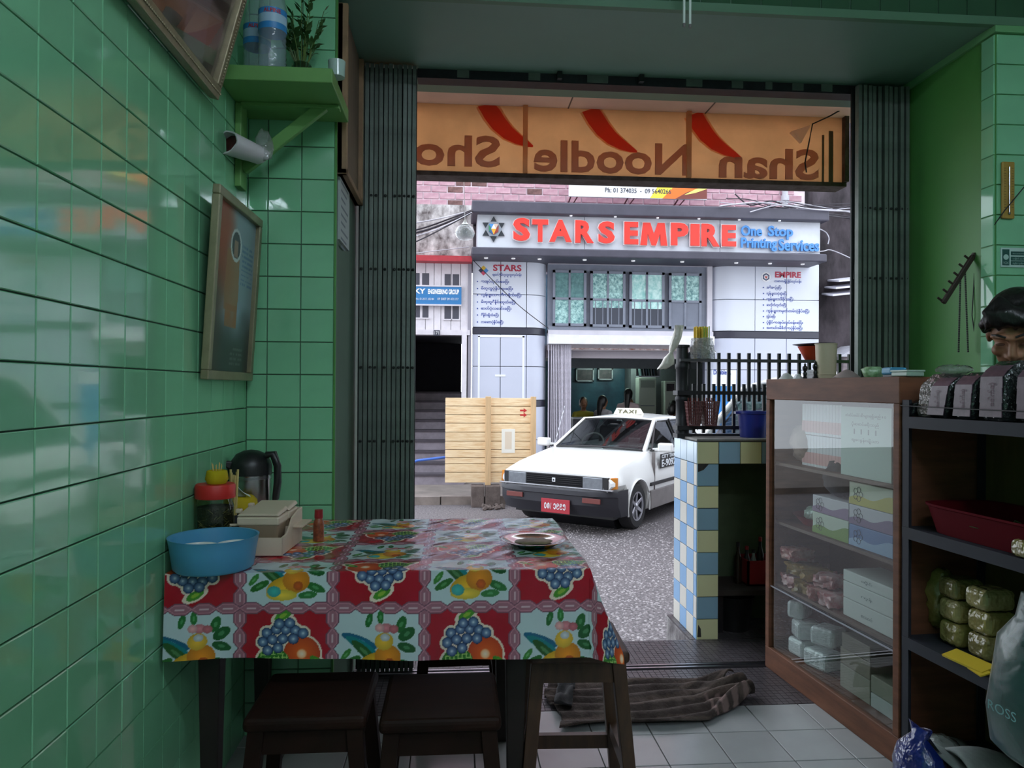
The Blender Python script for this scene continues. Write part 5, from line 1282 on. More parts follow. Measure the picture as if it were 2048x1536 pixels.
for z in zr[1:]:
    B().box(xp - .02, xe, YR - .012, YR + .012, z - .009, z + .009).build('rail', m_blk, rl)
    B().cbox((xp, YR - .01, z), (.075, .075, .022)).build('rail_clamp', m_blk, rl)
z0, z1 = PY(1450, 803, YR).z, PY(1450, 706, YR).z
mb = B().box(-.0072, .0072, -.0072, .0072, 0, 1).mesh('bar', m_blk)
for i in range(17):
    x = PY(1377 + 20.1 * i, 750, YR).x
    link('bar', mb, rl, W[rl].inverted() @ Matrix.Translation((x, YR, z0)) @ Matrix.Diagonal((1, 1, z1 - z0, 1)))
z0, z1 = PY(1450, 866, YR).z, PY(1450, 768, YR).z
for i in range(16):
    x = PY(1387 + 20.1 * i, 810, YR).x
    link('bar', mb, rl, W[rl].inverted() @ Matrix.Translation((x, YR, z0)) @ Matrix.Diagonal((1, 1, z1 - z0, 1)))
# bag tied to the post
m_bag = film('milky_bag', (236, 230, 218), 0.92, 0.3, 0.4, 40)
def prow(rows, n=14):
    b = B(); k = len(rows)
    for c, w, d, R in rows:
        for i in range(n):
            a = 2 * PI * i / n; b.v.append(Vector(c) + R @ Vector((w * math.cos(a), d * math.sin(a), 0)))
    b.f += [(j * n + i, j * n + (i + 1) % n, (j + 1) * n + (i + 1) % n, (j + 1) * n + i) for j in range(k - 1) for i in range(n)]
    b.m += [0] * len(b.f); return b
I3 = Matrix.Identity(3)
YBG = YR - .05
pts = [((1323, 738), .022, .012), ((1335, 728), .034, .018), ((1338, 716), .026, .018), ((1342, 705), .010, .010), ((1347, 692), .022, .018), ((1354, 675), .022, .016), ((1357, 660), .022, .01), ((1359, 651), .024, .006)]
b = prow([(PY(x, y, YBG), w, d, I3) for (x, y), w, d in pts]); crumple(b, .003, 4, 60)
bg_ = b.build('plastic_bag', m_bag, smooth=70); tag(bg_, 'milky plastic bag knotted to the railing corner post', 'bag')
# bundle of straws in a clear bag
YQ = YR - .002
zt_ = zr[0] + .006
stw = thing('straw_bag', 'clear bag of yellow and green drinking straws on the railing', 'straws', (PY(1404, 715, YQ).x, YQ, zt_))
xs_ = PY(1404, 700, YQ).x; ztop = PY(1404, 652, YQ).z; zmid = PY(1404, 677, YQ).z
m_str = [mat('straw_yellow', (226, 196, 78), 0.4), mat('straw_amber', (232, 180, 60), 0.4), mat('straw_green', (170, 206, 110), 0.4)]
rs = random.Random(9)
for i in range(48):
    a = rs.random() * 6.28; r = .042 * rs.random() ** .5; x = xs_ + r * math.cos(a); y = YQ + r * .7 * math.sin(a)
    B().lathe([(.0032, 0), (.0032, ztop - zt_ - .004 - rs.uniform(0, .008))], 7, (x, y, zt_ + .002)).build('straw', m_str[0 if x < xs_ - .008 else (2 if rs.random() < .6 else 0)], stw)
b = prow([((xs_, YQ, zt_ + .001 + (zmid - zt_) * t_), .054 * (1 + .25 * (1 - t_)), .040, I3) for t_ in [i / 8 for i in range(9)]], 20); crumple(b, .0035, 7, 70)
b.build('clear_bag', film('crisp_clear_bag', (176, 182, 200), 0.6, 0.08, 0.8, 60), stw, smooth=60)
# two plastic baskets hung on the railing
m_bsk = mat('rust_plastic', (128, 82, 82), 0.5)
for k, (px0, px1, lab) in enumerate(((1371, 1402, 'rust-coloured plastic basket hung beside the railing corner post'), (1403, 1435, 'rust-coloured plastic basket hung nearer the blue bucket'))):
    y_ = YR - .045
    a = PY(px0, 803, y_); c = PY(px1, 851, y_); xm = (a.x + c.x) / 2; w = (c.x - a.x) / 2
    t = thing('plastic_basket', lab, 'basket', (xm, y_, c.z), group='baskets hung on the railing')
    H = a.z - c.z
    for s in (-1, 1):
        for axis in (0, 1):
            for i in range(9):
                f = -1 + 2 * i / 8
                lo = (f * w * .68, s * .022) if axis == 0 else (s * w * .68, f * .022)
                hi = (f * w, s * .030) if axis == 0 else (s * w, f * .030)
                B().bar((lo[0], lo[1], 0), (hi[0], hi[1], H), .0034, .0026).build('rib', m_bsk, t, world=False)
    for j in range(8):
        f = j / 7; ww = w * (.68 + .32 * f); dd = .022 + .008 * f
        q = B()
        for x0, y0, x1, y1 in ((-ww, -dd, ww, -dd), (ww, -dd, ww, dd), (ww, dd, -ww, dd), (-ww, dd, -ww, -dd)):
            q.bar((x0, y0, H * f), (x1, y1, H * f), .0044 if j < 7 else .007, .003)
        q.build('hoop', m_bsk, t, world=False)
    B().box(-w * .68, w * .68, -.022, .022, 0, .004).build('base', m_bsk, t, world=False)
    B().bar((-w * .4, .03, H), (-w * .4, .05, H + .008), .006, .006).bar((w * .4, .03, H), (w * .4, .05, H + .008), .006, .006).build('hook', m_bsk, t, world=False)
    # cutlery standing inside
    u = thing('chopstick_bundle', ('red-tipped utensils standing in the basket beside the post', 'red-tipped utensils standing in the basket nearer the bucket')[k], 'utensils', (xm, y_, c.z + .006), group='utensils in the baskets')
    for i in range(5):
        x = -.02 + .01 * i; B().tube([(x, 0, 0), (x * 1.3, .004 * (i % 2), H + .012)], .003, 6).build('utensil', mat('rosewood', (120, 44, 44), 0.4), u, world=False)
# blue bucket
y_ = 3.46; a = PY(1476, 822, y_); c = PY(1540, 877, y_); R0 = .075
bx_c = a.x + R0
t = thing('blue_bucket', 'deep blue plastic bucket on the tiled counter', 'bucket', (bx_c, y_, SZ))
Hb = a.z - SZ
B().lathe([(R0 * .80, 0), (R0 * .96, Hb * .86), (R0 * .97, Hb * .9), (R0 * 1.06, Hb * .91), (R0 * 1.06, Hb), (R0 * .93, Hb), (R0 * .76, .008), (.001, .008)], 36).build('pail', mat('ultramarine_plastic', (38, 52, 150), 0.35), t, world=False, smooth=45)
B().cbox((-R0 * 1.08, 0, Hb * .94), (.02, .03, .012)).build('lug', mat('ultramarine_plastic'), t, world=False)
# enamel tray on an orange bowl on the railing plank
yk = YR - .003; c = PY(1628, 712, yk); zb_ = zr[0] + .006
t = thing('orange_bowl', 'orange plastic bowl on the railing beneath black tray', 'bowl', (PY(1626, 712, yk).x, yk, zb_))
B().lathe([(.035, 0), (.04, .004), (.072, .066), (.076, .068), (.070, .066), (.036, .006), (.001, .006)], 30).build('bowl_shell', mat('orange_plastic', (206, 74, 36), 0.4), t, world=False, smooth=45)
t2 = thing('black_tray', 'round black tray lying across the orange bowl', 'tray', (PY(1628, 697, yk).x, yk, zb_ + .0695), rot=(0, -.035, 0))
B().lathe([(.06, 0), (.098, .010), (.103, .013), (.098, .012), (.06, .003), (.001, .003)], 36).build('dish', mat('black_enamel', (58, 58, 66), 0.35), t2, world=False, smooth=45)

# poster for paper and standing van sign behind the railing: white board with blue lower half
yv = YB - 0.25; a = PY(1424, 860, yv); c = PY(1472, 740, yv)
t = thing('paper_poster', 'white and blue poster board behind the railing before right pillar', 'poster', ((a.x + c.x) / 2, yv, ZST + .012))
zm_ = PY(1440, 772, yv).z
B().box(a.x, c.x, yv, yv + .04, ZST + .012, c.z).build('board', mat('poster_white', (238, 240, 248), 0.5), t)
B().box(a.x + .02, c.x - .02, yv - .003, yv, ZST + .2, zm_).build('blue_print', mat('poster_blue', (62, 140, 214), 0.4), t)
q0 = PY(1427, 749, yv - .004); q1 = PY(1462, 743, yv - .004)
lettering('lettering', 'Double A', face_mx((q0.x, yv - .004, q0.z), (1, 0, 0), (0, 0, 1)), q1.x - q0.x, q1.z - q0.z + .03, m_ptext, t, .001, .02)

# ================================================================== GLASS CABINET
A_ = Vector((1.313, 3.0, 0)); B_ = Vector((1.375, 2.184, 0)); ca = math.atan2(B_.y - A_.y, B_.x - A_.x)
CW, CDp, CH = 0.835, 0.30, 1.212
m_cab = mat('brown_cabinet_wood', (122, 78, 56), 0.55, noise=0.3, nscale=4, stretch=(1, 1, 6), dark=(92, 58, 42), spec=0.25)
cb = thing('glass_cabinet', 'brown wooden display cabinet with tall glass front', 'cabinet', A_, ca)
CI = W[cb].inverted()
def CL(px, py, y):            # pixel to cabinet frame at depth y behind its face
    o = W[cb] @ Vector((0, y, 0)); n = W[cb].to_3x3() @ Vector((0, 1, 0)); return CI @ PP(px, py, o, n)
B().box(0, CW, 0, CDp, CH - .085, CH).build('top_box', m_cab, cb, world=False, bevel=.003)
B().box(0, CW, 0.0, CDp, 0.0, .09).build('plinth', m_cab, cb, world=False, bevel=.003)
for x0, x1 in ((0, .03), (CW - .03, CW)):
    B().box(x0, x1, 0, .03, .09, CH - .085).build('post', m_cab, cb, world=False, bevel=.003)
B().box(CW - .012, CW, .03, CDp, .09, CH - .085).build('side_panel', m_cab, cb, world=False); B().box(0, .012, .03, CDp, .09, CH - .085).build('side_panel', m_cab, cb, world=False)
B().box(0, CW, CDp - .012, CDp, .09, CH - .085).build('rear_panel', mat('cabinet_rear_board', (96, 72, 60), 0.7), cb, world=False)
for z in (.36, .62, .865):
    B().box(.013, CW - .013, .03, CDp - .013, z - .012, z).build('shelf_board', mat('cabinet_shelf', (104, 78, 68), 0.5, noise=0.2), cb, world=False)
B().add([(.03, .012, .09), (CW - .03, .012, .09), (CW - .03, .012, CH - .085), (.03, .012, CH - .085)], [(0, 1, 2, 3)]).build('glass_pane', glass('cabinet_glass', (228, 236, 234), 1.0, 0.0, f0=0.07), cb, world=False)
B().box(.03, CW - .03, .006, .0095, .345, .350).build('glass_seam', mat('seam_steel', (150, 154, 160), 0.3, 0.7), cb, world=False)
def inbox(name, label, cat, x0, x1, y0, y1, z0, z1, m, group=None, bevel=.003, rz=0.0):
    o = B().box(-(x1 - x0) / 2, (x1 - x0) / 2, -(y1 - y0) / 2, (y1 - y0) / 2, 0, z1 - z0).build(name, m, None, world=False, bevel=bevel, mx=W[cb] @ Matrix.Translation(((x0 + x1) / 2, (y0 + y1) / 2, z0)) @ Matrix.Rotation(rz, 4, 'Z'))
    tag(o, label, cat, group); W[o] = o.matrix_basis.copy(); return o
def front_print(o, me_w, me_d, items):
    for nm, x0, x1, z0, z1, m in items:
        B().box(x0, x1, -me_d / 2 - .001, -me_d / 2, z0, z1).build(nm, m, o, world=False)
# books upright on the top shelf
zb0 = .865
bkx0, bkx1 = CL(1602, 900, .08).x, CL(1682, 900, .08).x
m_spine = [mat('spine_white', (226, 226, 232), 0.5), mat('spine_pink', (222, 168, 166), 0.5)]
nb_k = 13
for lay in range(2):
    for i in range(nb_k):
        w = (bkx1 - bkx0) / nb_k; x = bkx0 + w * (i + .5)
        t = thing('booklet', '%s booklet %s in the %s row in the cabinet' % (('white and pink', 'thin white and pink'), ('leftmost', 'second from left', 'third from left', 'fourth from left', 'fifth from left', 'sixth from left', 'in the middle', 'sixth from right', 'fifth from right', 'fourth from right', 'third from right', 'second from right', 'rightmost')[i], ('lower', 'upper')[lay]) if False else 'white and pink booklet, %s of the %s row in the cabinet' % (('leftmost', 'second from left', 'third from left', 'fourth from left', 'fifth from left', 'sixth from left', 'middle one', 'sixth from right', 'fifth from right', 'fourth from right', 'third from right', 'second from right', 'rightmost')[i], ('lower', 'upper')[lay]), 'booklet', W[cb] @ Vector((x, .14, zb0 + lay * .125)), ca, group='booklets in the glass cabinet')
        B().box(-w * .46, w * .46, -.055, .055, 0, .122).build('pages', m_spine[0], t, world=False)
        B().box(-w * .47, w * .47, -.0565, -.055, .01, .055).build('spine_print', m_spine[1], t, world=False)
# sheet of paper behind the glass with list
px0, px1 = CL(1683, 900, .05).x, CL(1784, 900, .05).x
t = thing('price_sheet', 'pale sheet with printed lines behind the cabinet glass', 'paper', W[cb] @ Vector(((px0 + px1) / 2, .05, zb0)), ca)
B().box(-(px1 - px0) / 2, (px1 - px0) / 2, -.002, .002, .0, .245).build('sheet', mat('pale_sheet', (196, 214, 208), 0.6), t, world=False)
for k, (s, z, w) in enumerate((('တံဆိပ်ခေါင်းစီးများရရှိသည် ။ ဝ', .205, .9), ('ပို့ဆောင်ခရီးသည်', .175, .6), ('၊ ၊ ၊ ၊', .150, .5), ('ဈေးနှုန်းချိုသာ', .120, .6))):
    ww = (px1 - px0) * w * .9; lettering('lettering', s, W[t] @ face_mx((-ww / 2, -.0025, z), (1, 0, 0), (0, 0, 1)), ww, .018, mat('faint_print', (92, 104, 108), 0.6), t, .0)
# brown cloth bag at the far end of the top shelf
b = B().ell((0, 0, .08), .085, .07, .085, 22, 14); crumple(b, .006, 3, 45)
o = b.build('cloth_bag', mat('beige_cloth', (170, 148, 136), 0.8, noise=0.3, nscale=20), None, world=False, smooth=60, mx=W[cb] @ Matrix.Translation((.115, .13, zb0 + .005))); tag(o, 'crumpled beige cloth bag at the far end of the cabinet top shelf', 'bag')
# tissue boxes on the second shelf
def tissue(label, x0, x1, z0, z1, c_top, c_wave, y0=.05):
    o = inbox('tissue_box', label, 'box', x0, x1, y0, y0 + .11, z0, z1, mat('carton_%d%d%d' % c_top, c_top, 0.5), 'tissue boxes in the cabinet')
    W_, D_, H_ = x1 - x0, .11, z1 - z0
    wv = [(-W_ / 2 + W_ * i / 12, -D_ / 2 - .0008, H_ * (.28 + .3 * (i / 12) + .10 * math.sin(i * .7))) for i in range(13)]
    B().prism([(-W_ / 2, -D_ / 2 - .0008, 0.001), (W_ / 2, -D_ / 2 - .0008, 0.001)] + list(reversed(wv)), (0, .0007, 0)).build('wave_print', mat('wave_%d%d%d' % c_wave, c_wave, 0.5), o, world=False)
    for k in range(5):
        a = k * 2 * PI / 5; B().tube([(-W_ * .28 + .016 * math.cos(a) + .010 * math.cos(u), -D_ / 2 - .0012, H_ * .5 + .016 * math.sin(a) + .010 * math.sin(u)) for u in [j * PI / 5 for j in range(11)]], .0008, 4).build('petal_print', mat('grey_line_print', (110, 104, 108), 0.6), o, world=False)
    return o
xa, xb_, xc = CL(1625, 1050, .05).x, CL(1698, 1050, .05).x, CL(1786, 1050, .05).x
tissue('green tissue box at the foot of the left stack in the cabinet', xa, xb_ - .003, .62, .70, (196, 206, 190), (118, 152, 62))
tissue('purple tissue box on the green one in the cabinet', xa, xb_ - .003, .701, .765, (206, 200, 208), (140, 112, 146))
tissue('blue tissue box at the foot of the right stack in the cabinet', xb_, xc, .62, .695, (92, 124, 178), (150, 176, 210))
tissue('violet and white tissue box in the middle of the right stack', xb_, xc, .696, .765, (202, 198, 208), (128, 104, 140))
tissue('yellow tissue box on top of the right stack in the cabinet', xb_, xc, .766, .845, (204, 208, 186), (196, 182, 82))
b = B().lathe([(.075, 0), (.11, .035), (.115, .037), (.108, .035), (.072, .006), (.001, .006)], 30, sx=1.2, sy=.9)
o = b.build('red_dish', m_rdp, None, world=False, smooth=45, mx=W[cb] @ Matrix.Translation((.16, .16, .621))); tag(o, 'shallow red plastic dish on the cabinet second shelf', 'dish')
b = B().ell((0, 0, .035), .055, .045, .035, 16, 10); crumple(b, .004, 8, 70)
o = b.build('wrapped_packet', film('wrap_green', (190, 214, 200), 0.7, 0.2), None, world=False, smooth=60, mx=W[cb] @ Matrix.Translation((.17, .13, .633))); tag(o, 'plastic wrapped pale green packet lying in the red dish', 'packet')
b = B().ell((0, 0, .07), .075, .05, .068, 20, 12); crumple(b, .006, 12, 50)
o = b.build('bundled_rag', mat('dark_grey_cloth', (84, 80, 88), 0.9, noise=0.3), None, world=False, smooth=60, mx=W[cb] @ Matrix.Translation(((xa + xb_) / 2 - .02, .10, .766))); tag(o, 'dark grey rag bundled on the purple tissue box', 'cloth')
# third shelf: red packets and white cartons
m_pk = [mat('pink_packet', (176, 96, 100), 0.35, noise=0.4, nscale=30, dark=(210, 180, 180)), mat('red_packet', (150, 60, 62), 0.35, noise=0.4, nscale=30, dark=(200, 160, 150)), mat('ochre_packet', (168, 132, 74), 0.35, noise=0.4, nscale=30, dark=(110, 96, 50))]
spots = [(.10, .07, .36), (.19, .07, .36), (.28, .07, .36), (.37, .07, .36), (.12, .08, .415), (.21, .08, .415), (.10, .07, .47), (.30, .09, .412)]
nm_ = ('at the far left of the lower layer', 'second in the lower layer', 'third in the lower layer', 'nearest the white cartons', 'at the left of the second layer', 'in the middle of the second layer', 'on top of the pile', 'at the right of the second layer')
for k, (x, y, z) in enumerate(spots):
    b = B().cbox((0, 0, .024), (.086, .10, .044)); bm_ = bmesh.new(); bm_.from_mesh(b.mesh('packet', m_pk[0])); bmesh.ops.subdivide_edges(bm_, edges=bm_.edges, cuts=5, use_grid_fill=True); b = B(); b.v = [v.co * Vector((1, 1, 1)).length / 1.7320508 for v in bm_.verts]; b.f = [tuple(v.index for v in f.verts) for f in bm_.faces]; b.m = [0] * len(b.f); bm_.free(); crumple(b, .0065, 20 + k, 55)
    o = b.build('snack_packet', m_pk[(k * 2 + (k > 4)) % 3], None, world=False, smooth=60, mx=W[cb] @ Matrix.Translation((x, y + .02, z)) @ Matrix.Rotation(.4 * math.sin(k * 2.1), 4, 'Z')); tag(o, ('pink', 'ochre', 'red')[(k * 2 + (k > 4)) % 3].replace('ochre', 'ochre') and '%s snack packet %s on the cabinet third shelf' % (('pink', 'red', 'ochre')[(k * 2 + (k > 4)) % 3], nm_[k]), 'packet', 'snack packets in the cabinet')
xd, xe_ = CL(1686, 1200, .05).x, CL(1787, 1250, .05).x
m_wbx = mat('white_carton', (206, 208, 206), 0.6)
for k, (z0, z1) in enumerate(((.361, .425), (.426, .485), (.486, .525))):
    o = inbox('white_carton', ('white carton at the bottom of the stack of three', 'white carton in the middle of the stack of three', 'flat white carton on top of the stack of three')[k], 'box', xd, xe_, .05, .20, z0, z1, m_wbx, 'white cartons in the cabinet')
    lettering('lettering', ('စားသောက်', 'ကုန်', 'ဆိုင်')[k], W[o] @ face_mx((-.03, -.0765, (z1 - z0) * .35), (1, 0, 0), (0, 0, 1)), .06, .014, mat('faint_print'), o)
# bottom: foam boxes and cartons
m_foam = film('foam_in_film', (226, 230, 232), 0.85, 0.15, 0.3, 60)
for k, (x, z, w, rz) in enumerate(((.14, .091, .10, .1), (.15, .165, .09, -.2), (.27, .091, .12, .25), (.30, .19, .10, .5), (.10, .235, .07, .6))):
    b = B().cbox((0, 0, .035), (w, .10, .07)); o = b.build('foam_box', m_foam, None, world=False, bevel=.015, seg=3, mx=W[cb] @ Matrix.Translation((x, .10, z)) @ Matrix.Rotation(rz, 4, 'Z'))
    tag(o, ('white foam box at the far left on the cabinet floor', 'white foam box on the far left one', 'large white foam box beside the cartons on cabinet floor', 'white foam box tilted on the large one', 'small white foam box topmost at the far left')[k], 'box', 'foam boxes in the cabinet')
xf0, xf1, xf2 = CL(1680, 1350, .06).x, CL(1740, 1350, .06).x, CL(1788, 1380, .06).x
for k, (x0, x1, z0, z1, c) in enumerate(((xf0, xf1, .091, .175, (150, 146, 132)), (xf0, xf1, .176, .235, (132, 124, 110)), (xf0 + .01, xf1, .236, .29, (116, 108, 98)), (xf1 + .004, xf2, .091, .14, (176, 182, 178)), (xf1 + .004, xf2, .141, .20, (140, 140, 124)))):
    inbox('carton', ('beige carton at the bottom of the cabinet floor stack', 'drab carton second in the cabinet floor stack', 'dark drab carton on top of cabinet floor stack', 'pale flat carton in the near corner of the cabinet floor', 'olive grey carton on the pale one in the near corner')[k], 'box', x0, x1, .06, .21, z0, z1, mat('drab_%d' % k, c, 0.7, noise=0.15), 'cartons on the cabinet floor')
# ------------------------------------------------------------------ on the cabinet top
def CT(px, dy=.10):           # point on the cabinet top seen at column px, dy behind the face
    p = CL(px, 760, dy); return W[cb] @ Vector((p.x, dy, CH))
m_bei = mat('beige_cup_plastic', (206, 194, 166), 0.45)
p = CT(1652, .09); sc = (p - EYE).dot(CAM.col[1]) / FPX
t = thing('tall_cup', 'tall beige plastic cup on the cabinet top', 'cup', p)
hC = 70 * sc; rC = 20.5 * sc
B().lathe([(rC * .84, 0), (rC * .9, .01), (rC, hC - .004), (rC * 1.05, hC - .003), (rC * 1.05, hC), (rC * .96, hC), (rC * .8, .008), (.001, .008)], 30).build('cup_wall', m_bei, t, world=False, smooth=45)
B().tube([(rC * .93 * math.cos(a), rC * .93 * math.sin(a), .016) for a in [i * PI / 12 for i in range(25)]], .0015, 6).build('foot_ring', m_bei, t, world=False, smooth=60)
# name stand with black finials
p = CT(1620, .05); sc = (p - EYE).dot(CAM.col[1]) / FPX
t = thing('card_stand', 'small card between two black finials on the cabinet top', 'card stand', p, ca)
m_fin = mat('black_resin', (22, 21, 24), 0.35)
for s, hh in ((-1, 32), (1, 36)):
    x = 0.036 * s; h = hh * sc
    B().lathe([(.011, 0), (.011, .006), (.006, .010), (.009, h * .35), (.005, h * .45), (.010, h * .62), (.010, h * .75), (.004, h * .83), (.005, h * .9), (.001, h)], 14, (x, 0, 0)).build('finial', m_fin, t, world=False, smooth=50)
B().cbox((0, .004, .018), (.052, .004, .034)).build('card', mat('grey_card', (196, 198, 204), 0.6), t, world=False)
for s, z, w in (('YTN', .022, .016), ('noodle shop', .012, .036)):
    lettering('lettering', s, W[t] @ face_mx((-w / 2, .0015, z), (1, 0, 0), (0, 0, 1)), w, .006, mat('card_print', (110, 110, 118), 0.6), t)
def pile(name, label, cat, px, w, h, m, seed, dy=.07, d=.05, n=16):
    p = CT(px, dy); b = B().lathe([(w, 0), (w * .75, h * .35), (w * .35, h * .8), (.001, h)], n, sx=1.0, sy=d / w); crumple(b, .002, seed, 90)
    for v in b.v: v.z = max(v.z, 0.0)
    o = b.build(name, m, None, world=False, smooth=50, mx=Matrix.Translation(p) @ Matrix.Rotation(ca, 4, 'Z')); tag(o, label, cat); return o
pile('folded_napkin', 'white folded napkin peaked at the far end of cabinet top', 'napkin', 1573, .026, .028, m_wbx, 3, .05, .03)
pile('crumpled_tissue', 'crumpled white tissue beside the card stand', 'tissue', 1596, .018, .022, m_wht, 5, .05, .02)
pile('stone_cone', 'low greyish pink cone of wrapped goods on cabinet top', 'packet', 1694, .042, .030, mat('grey_pink', (168, 150, 148), 0.7, noise=0.2), 9, .05, .05)
p = CT(1746, .08); sc = (p - EYE).dot(CAM.col[1]) / FPX
b = B().lathe([(17 * sc, 0), (20 * sc, 8 * sc), (22 * sc, 16 * sc), (15 * sc, 21 * sc), (.002, 22 * sc)], 20, sy=.8); crumple(b, .003, 15, 80)
for v in b.v: v.z = max(v.z, 0)
o = b.build('vegetable_bag', mat('pale_green_wrap', (170, 206, 164), 0.25, noise=0.6, nscale=60, dark=(96, 140, 86)), None, world=False, smooth=50, mx=Matrix.Translation(p)); tag(o, 'green and white bag of vegetables on the cabinet top', 'bag')
p = CT(1788, .09); sc = (p - EYE).dot(CAM.col[1]) / FPX
t = thing('blue_tub', 'turquoise blue plastic tub on cabinet top', 'tub', p, ca)
B().cbox((0, 0, .004), (.045, .05, .008)).build('foot', m_dkp, t, world=False); B().cbox((0, 0, .020), (.054, .06, .026)).build('tub_body', mat('turquoise_plastic', (70, 150, 190), 0.4), t, world=False, bevel=.008, seg=3)
p = CT(1815, .05)
t = thing('clear_box', 'flat pale plastic box with lid on cabinet top', 'box', p, ca)
B().cbox((0, 0, .008), (.075, .06, .014)).build('box_base', mat('pale_clear_plastic', (150, 176, 160), 0.3), t, world=False, bevel=.003); B().cbox((0, 0, .018), (.08, .064, .006)).build('lid', mat('pale_lid', (176, 198, 186), 0.3), t, world=False, bevel=.002)

# ================================================================== STEEL RACK WITH GROCERIES
RX0 = CW + .012
m_rack = mat('blue_grey_rack_paint', (44, 47, 55), 0.6, 0.1, noise=0.2, spec=0.3)
rk = thing('steel_rack', 'dark blue-grey slotted steel rack beside the glass cabinet', 'rack', W[cb] @ Vector((RX0, 0, 0)), ca)
RW, RD = 1.15, .29
RZ = (.075, .415, .75, 1.088)
for x in (0, RW):
    for y in (0, RD):
        B().box(x - (.004 if x else 0), x + (0 if x else .004), y - (.03 if y else 0), y + (0 if y else .03), 0, 1.14).box(x - (.03 if x else 0), x + (0 if x else .03), y - (.003 if y else 0), y + (0 if y else .003), 0, 1.14).build('upright', m_rack, rk, world=False)
for z in RZ:
    B().box(.004, RW - .004, .002, RD - .002, z - .004, z).box(.004, RW - .004, -.002, .001, z - .034, z + .001).build('shelf_tray', m_rack, rk, world=False)
B().box(0.006, RW, RD - .004, RD, .0, 1.13).build('rear_board', mat('yellowish_board', (96, 80, 42), 0.8, noise=0.25, nscale=5, stretch=(8, 1, 1)), rk, world=False)
RI = W[rk].inverted()
def RL(px, py, y):
    o = W[rk] @ Vector((0, y, 0)); n = W[rk].to_3x3() @ Vector((0, 1, 0)); return RI @ PP(px, py, o, n)
# cord across the packs
tag(B().tube([W[rk] @ Vector((x, -.006 - .003 * math.sin(x * 4), 1.122 - .004 * math.sin(x * PI / RW))) for x in [i * RW / 10 for i in range(11)]], .0016, 5).build('retaining_cord', wire_m, smooth=60), 'thin black cord stretched across the packs on the rack', 'cord')
# noodle packs on the top shelf
m_pbag = film('dark_pack_film', (40, 44, 46), 0.92, 0.16, 0.5, 70)
m_plab = mat('mauve_pack_label', (104, 82, 94), 0.35, noise=0.45, nscale=28)
m_pgry = film('grey_pack_film', (120, 112, 108), 0.95, 0.2, 0.6, 70)
def pack(label, px, w, h, tilt, seed, grey=False, y=.02, d=.10, lab=True):
    x = RL(px, 822, y).x
    t = thing('noodle_pack', label, 'packet', W[rk] @ Vector((x, y, RZ[3] + .002)), ca, group='packs on the rack top shelf')
    b = B(); n = 24; rows = []
    for i in range(15):
        f = i / 14; sq = 1 - .78 * max(0, (f - .72) / .28) ** 1.5; fx_ = 1 - .10 * max(0, (f - .7) / .3) - .08 * max(0, (.12 - f) / .12); fy_ = max(.12, sq) * (1 - .12 * max(0, (.12 - f) / .12))
        rows.append([(tilt * f * h + w / 2 + fx_ * w / 2 * (abs(math.cos(a)) ** .28) * (1 if math.cos(a) > 0 else -1), d / 2 + fy_ * d / 2 * (abs(math.sin(a)) ** .28) * (1 if math.sin(a) > 0 else -1), f * h) for a in [2 * PI * (k + .5) / n for k in range(n)]])
    for r_ in rows: b.v += [Vector(q) for q in r_]
    for j_ in range(14):
        for i in range(n): b.f.append((j_ * n + i, j_ * n + (i + 1) % n, (j_ + 1) * n + (i + 1) % n, (j_ + 1) * n + i)); b.m.append(0)
    b.f += [tuple(reversed(range(n))), tuple(range(14 * n, 15 * n))]; b.m += [0, 0]
    crumple(b, .0018, seed, 75)
    for v in b.v: v.z = max(v.z, 0)
    b.build('film', m_pgry if grey else m_pbag, t, world=False, smooth=60)
    if lab:
        q = B(); fs_ = [.06, .3, .55, .74, .84, .93]
        yy = lambda f: d / 2 - max(.12, 1 - .78 * max(0, (f - .72) / .28) ** 1.5) * d / 2 - .0035
        for f, fn in zip(fs_[:-1], fs_[1:]):
            q.hexa([(tilt * f * h + w * .04, yy(f), f * h), (tilt * f * h + w * .92, yy(f), f * h), (tilt * f * h + w * .92, yy(f) + .002, f * h), (tilt * f * h + w * .04, yy(f) + .002, f * h), (tilt * fn * h + w * .06, yy(fn), fn * h), (tilt * fn * h + w * .90, yy(fn), fn * h), (tilt * fn * h + w * .90, yy(fn) + .002, fn * h), (tilt * fn * h + w * .06, yy(fn) + .002, fn * h)])
        q.build('paper_label', m_plab, t, world=False)
        lettering('lettering', 'ခေါက်ဆွဲ', W[t] @ (Matrix.Translation((tilt * .3 * h + w * .72, -.0045, h * .24)) @ face_mx((0, 0, 0), (0, 0, 1), (-1, 0, 0))), h * .40, w * .34, mat('pack_print', (92, 52, 70), 0.5), t)
    return t
pack('small dark bag slumped at the rack left post', 1812, .03, .05, .2, 1, lab=False, y=.02, d=.07)
pack('grey crinkled pack leaning right, leftmost of the upright packs', 1829, .062, .128, .22, 2, grey=True, lab=False)
pack('dark pack with mauve label leaning right, second upright pack', 1853, .075, .125, .24, 3)
pack('dark pack with mauve label, third upright pack on the rack', 1905, .072, .130, .10, 4)
pack('large dark pack with mauve label, fourth upright pack on the rack', 1958, .085, .158, .03, 5, d=.13)
pack('dark pack at the picture edge on the rack top shelf', 2032, .085, .155, .02, 6, d=.13)
# clear bag lying over the packs
p = RL(1915, 722, .08)
b = B().ell((0, 0, 0), .055, .04, .014, 20, 10); crumple(b, .005, 33, 60)
o = b.build('clear_bag', film('clear_wrap', (170, 176, 172), 0.35, 0.1, 0.6, 50), None, world=False, smooth=60, mx=W[rk] @ Matrix.Translation((p.x, .07, p.z - .026)) @ Matrix.Rotation(ca, 4, 'Z')); tag(o, 'empty clear plastic bag lying over the noodle packs', 'bag')
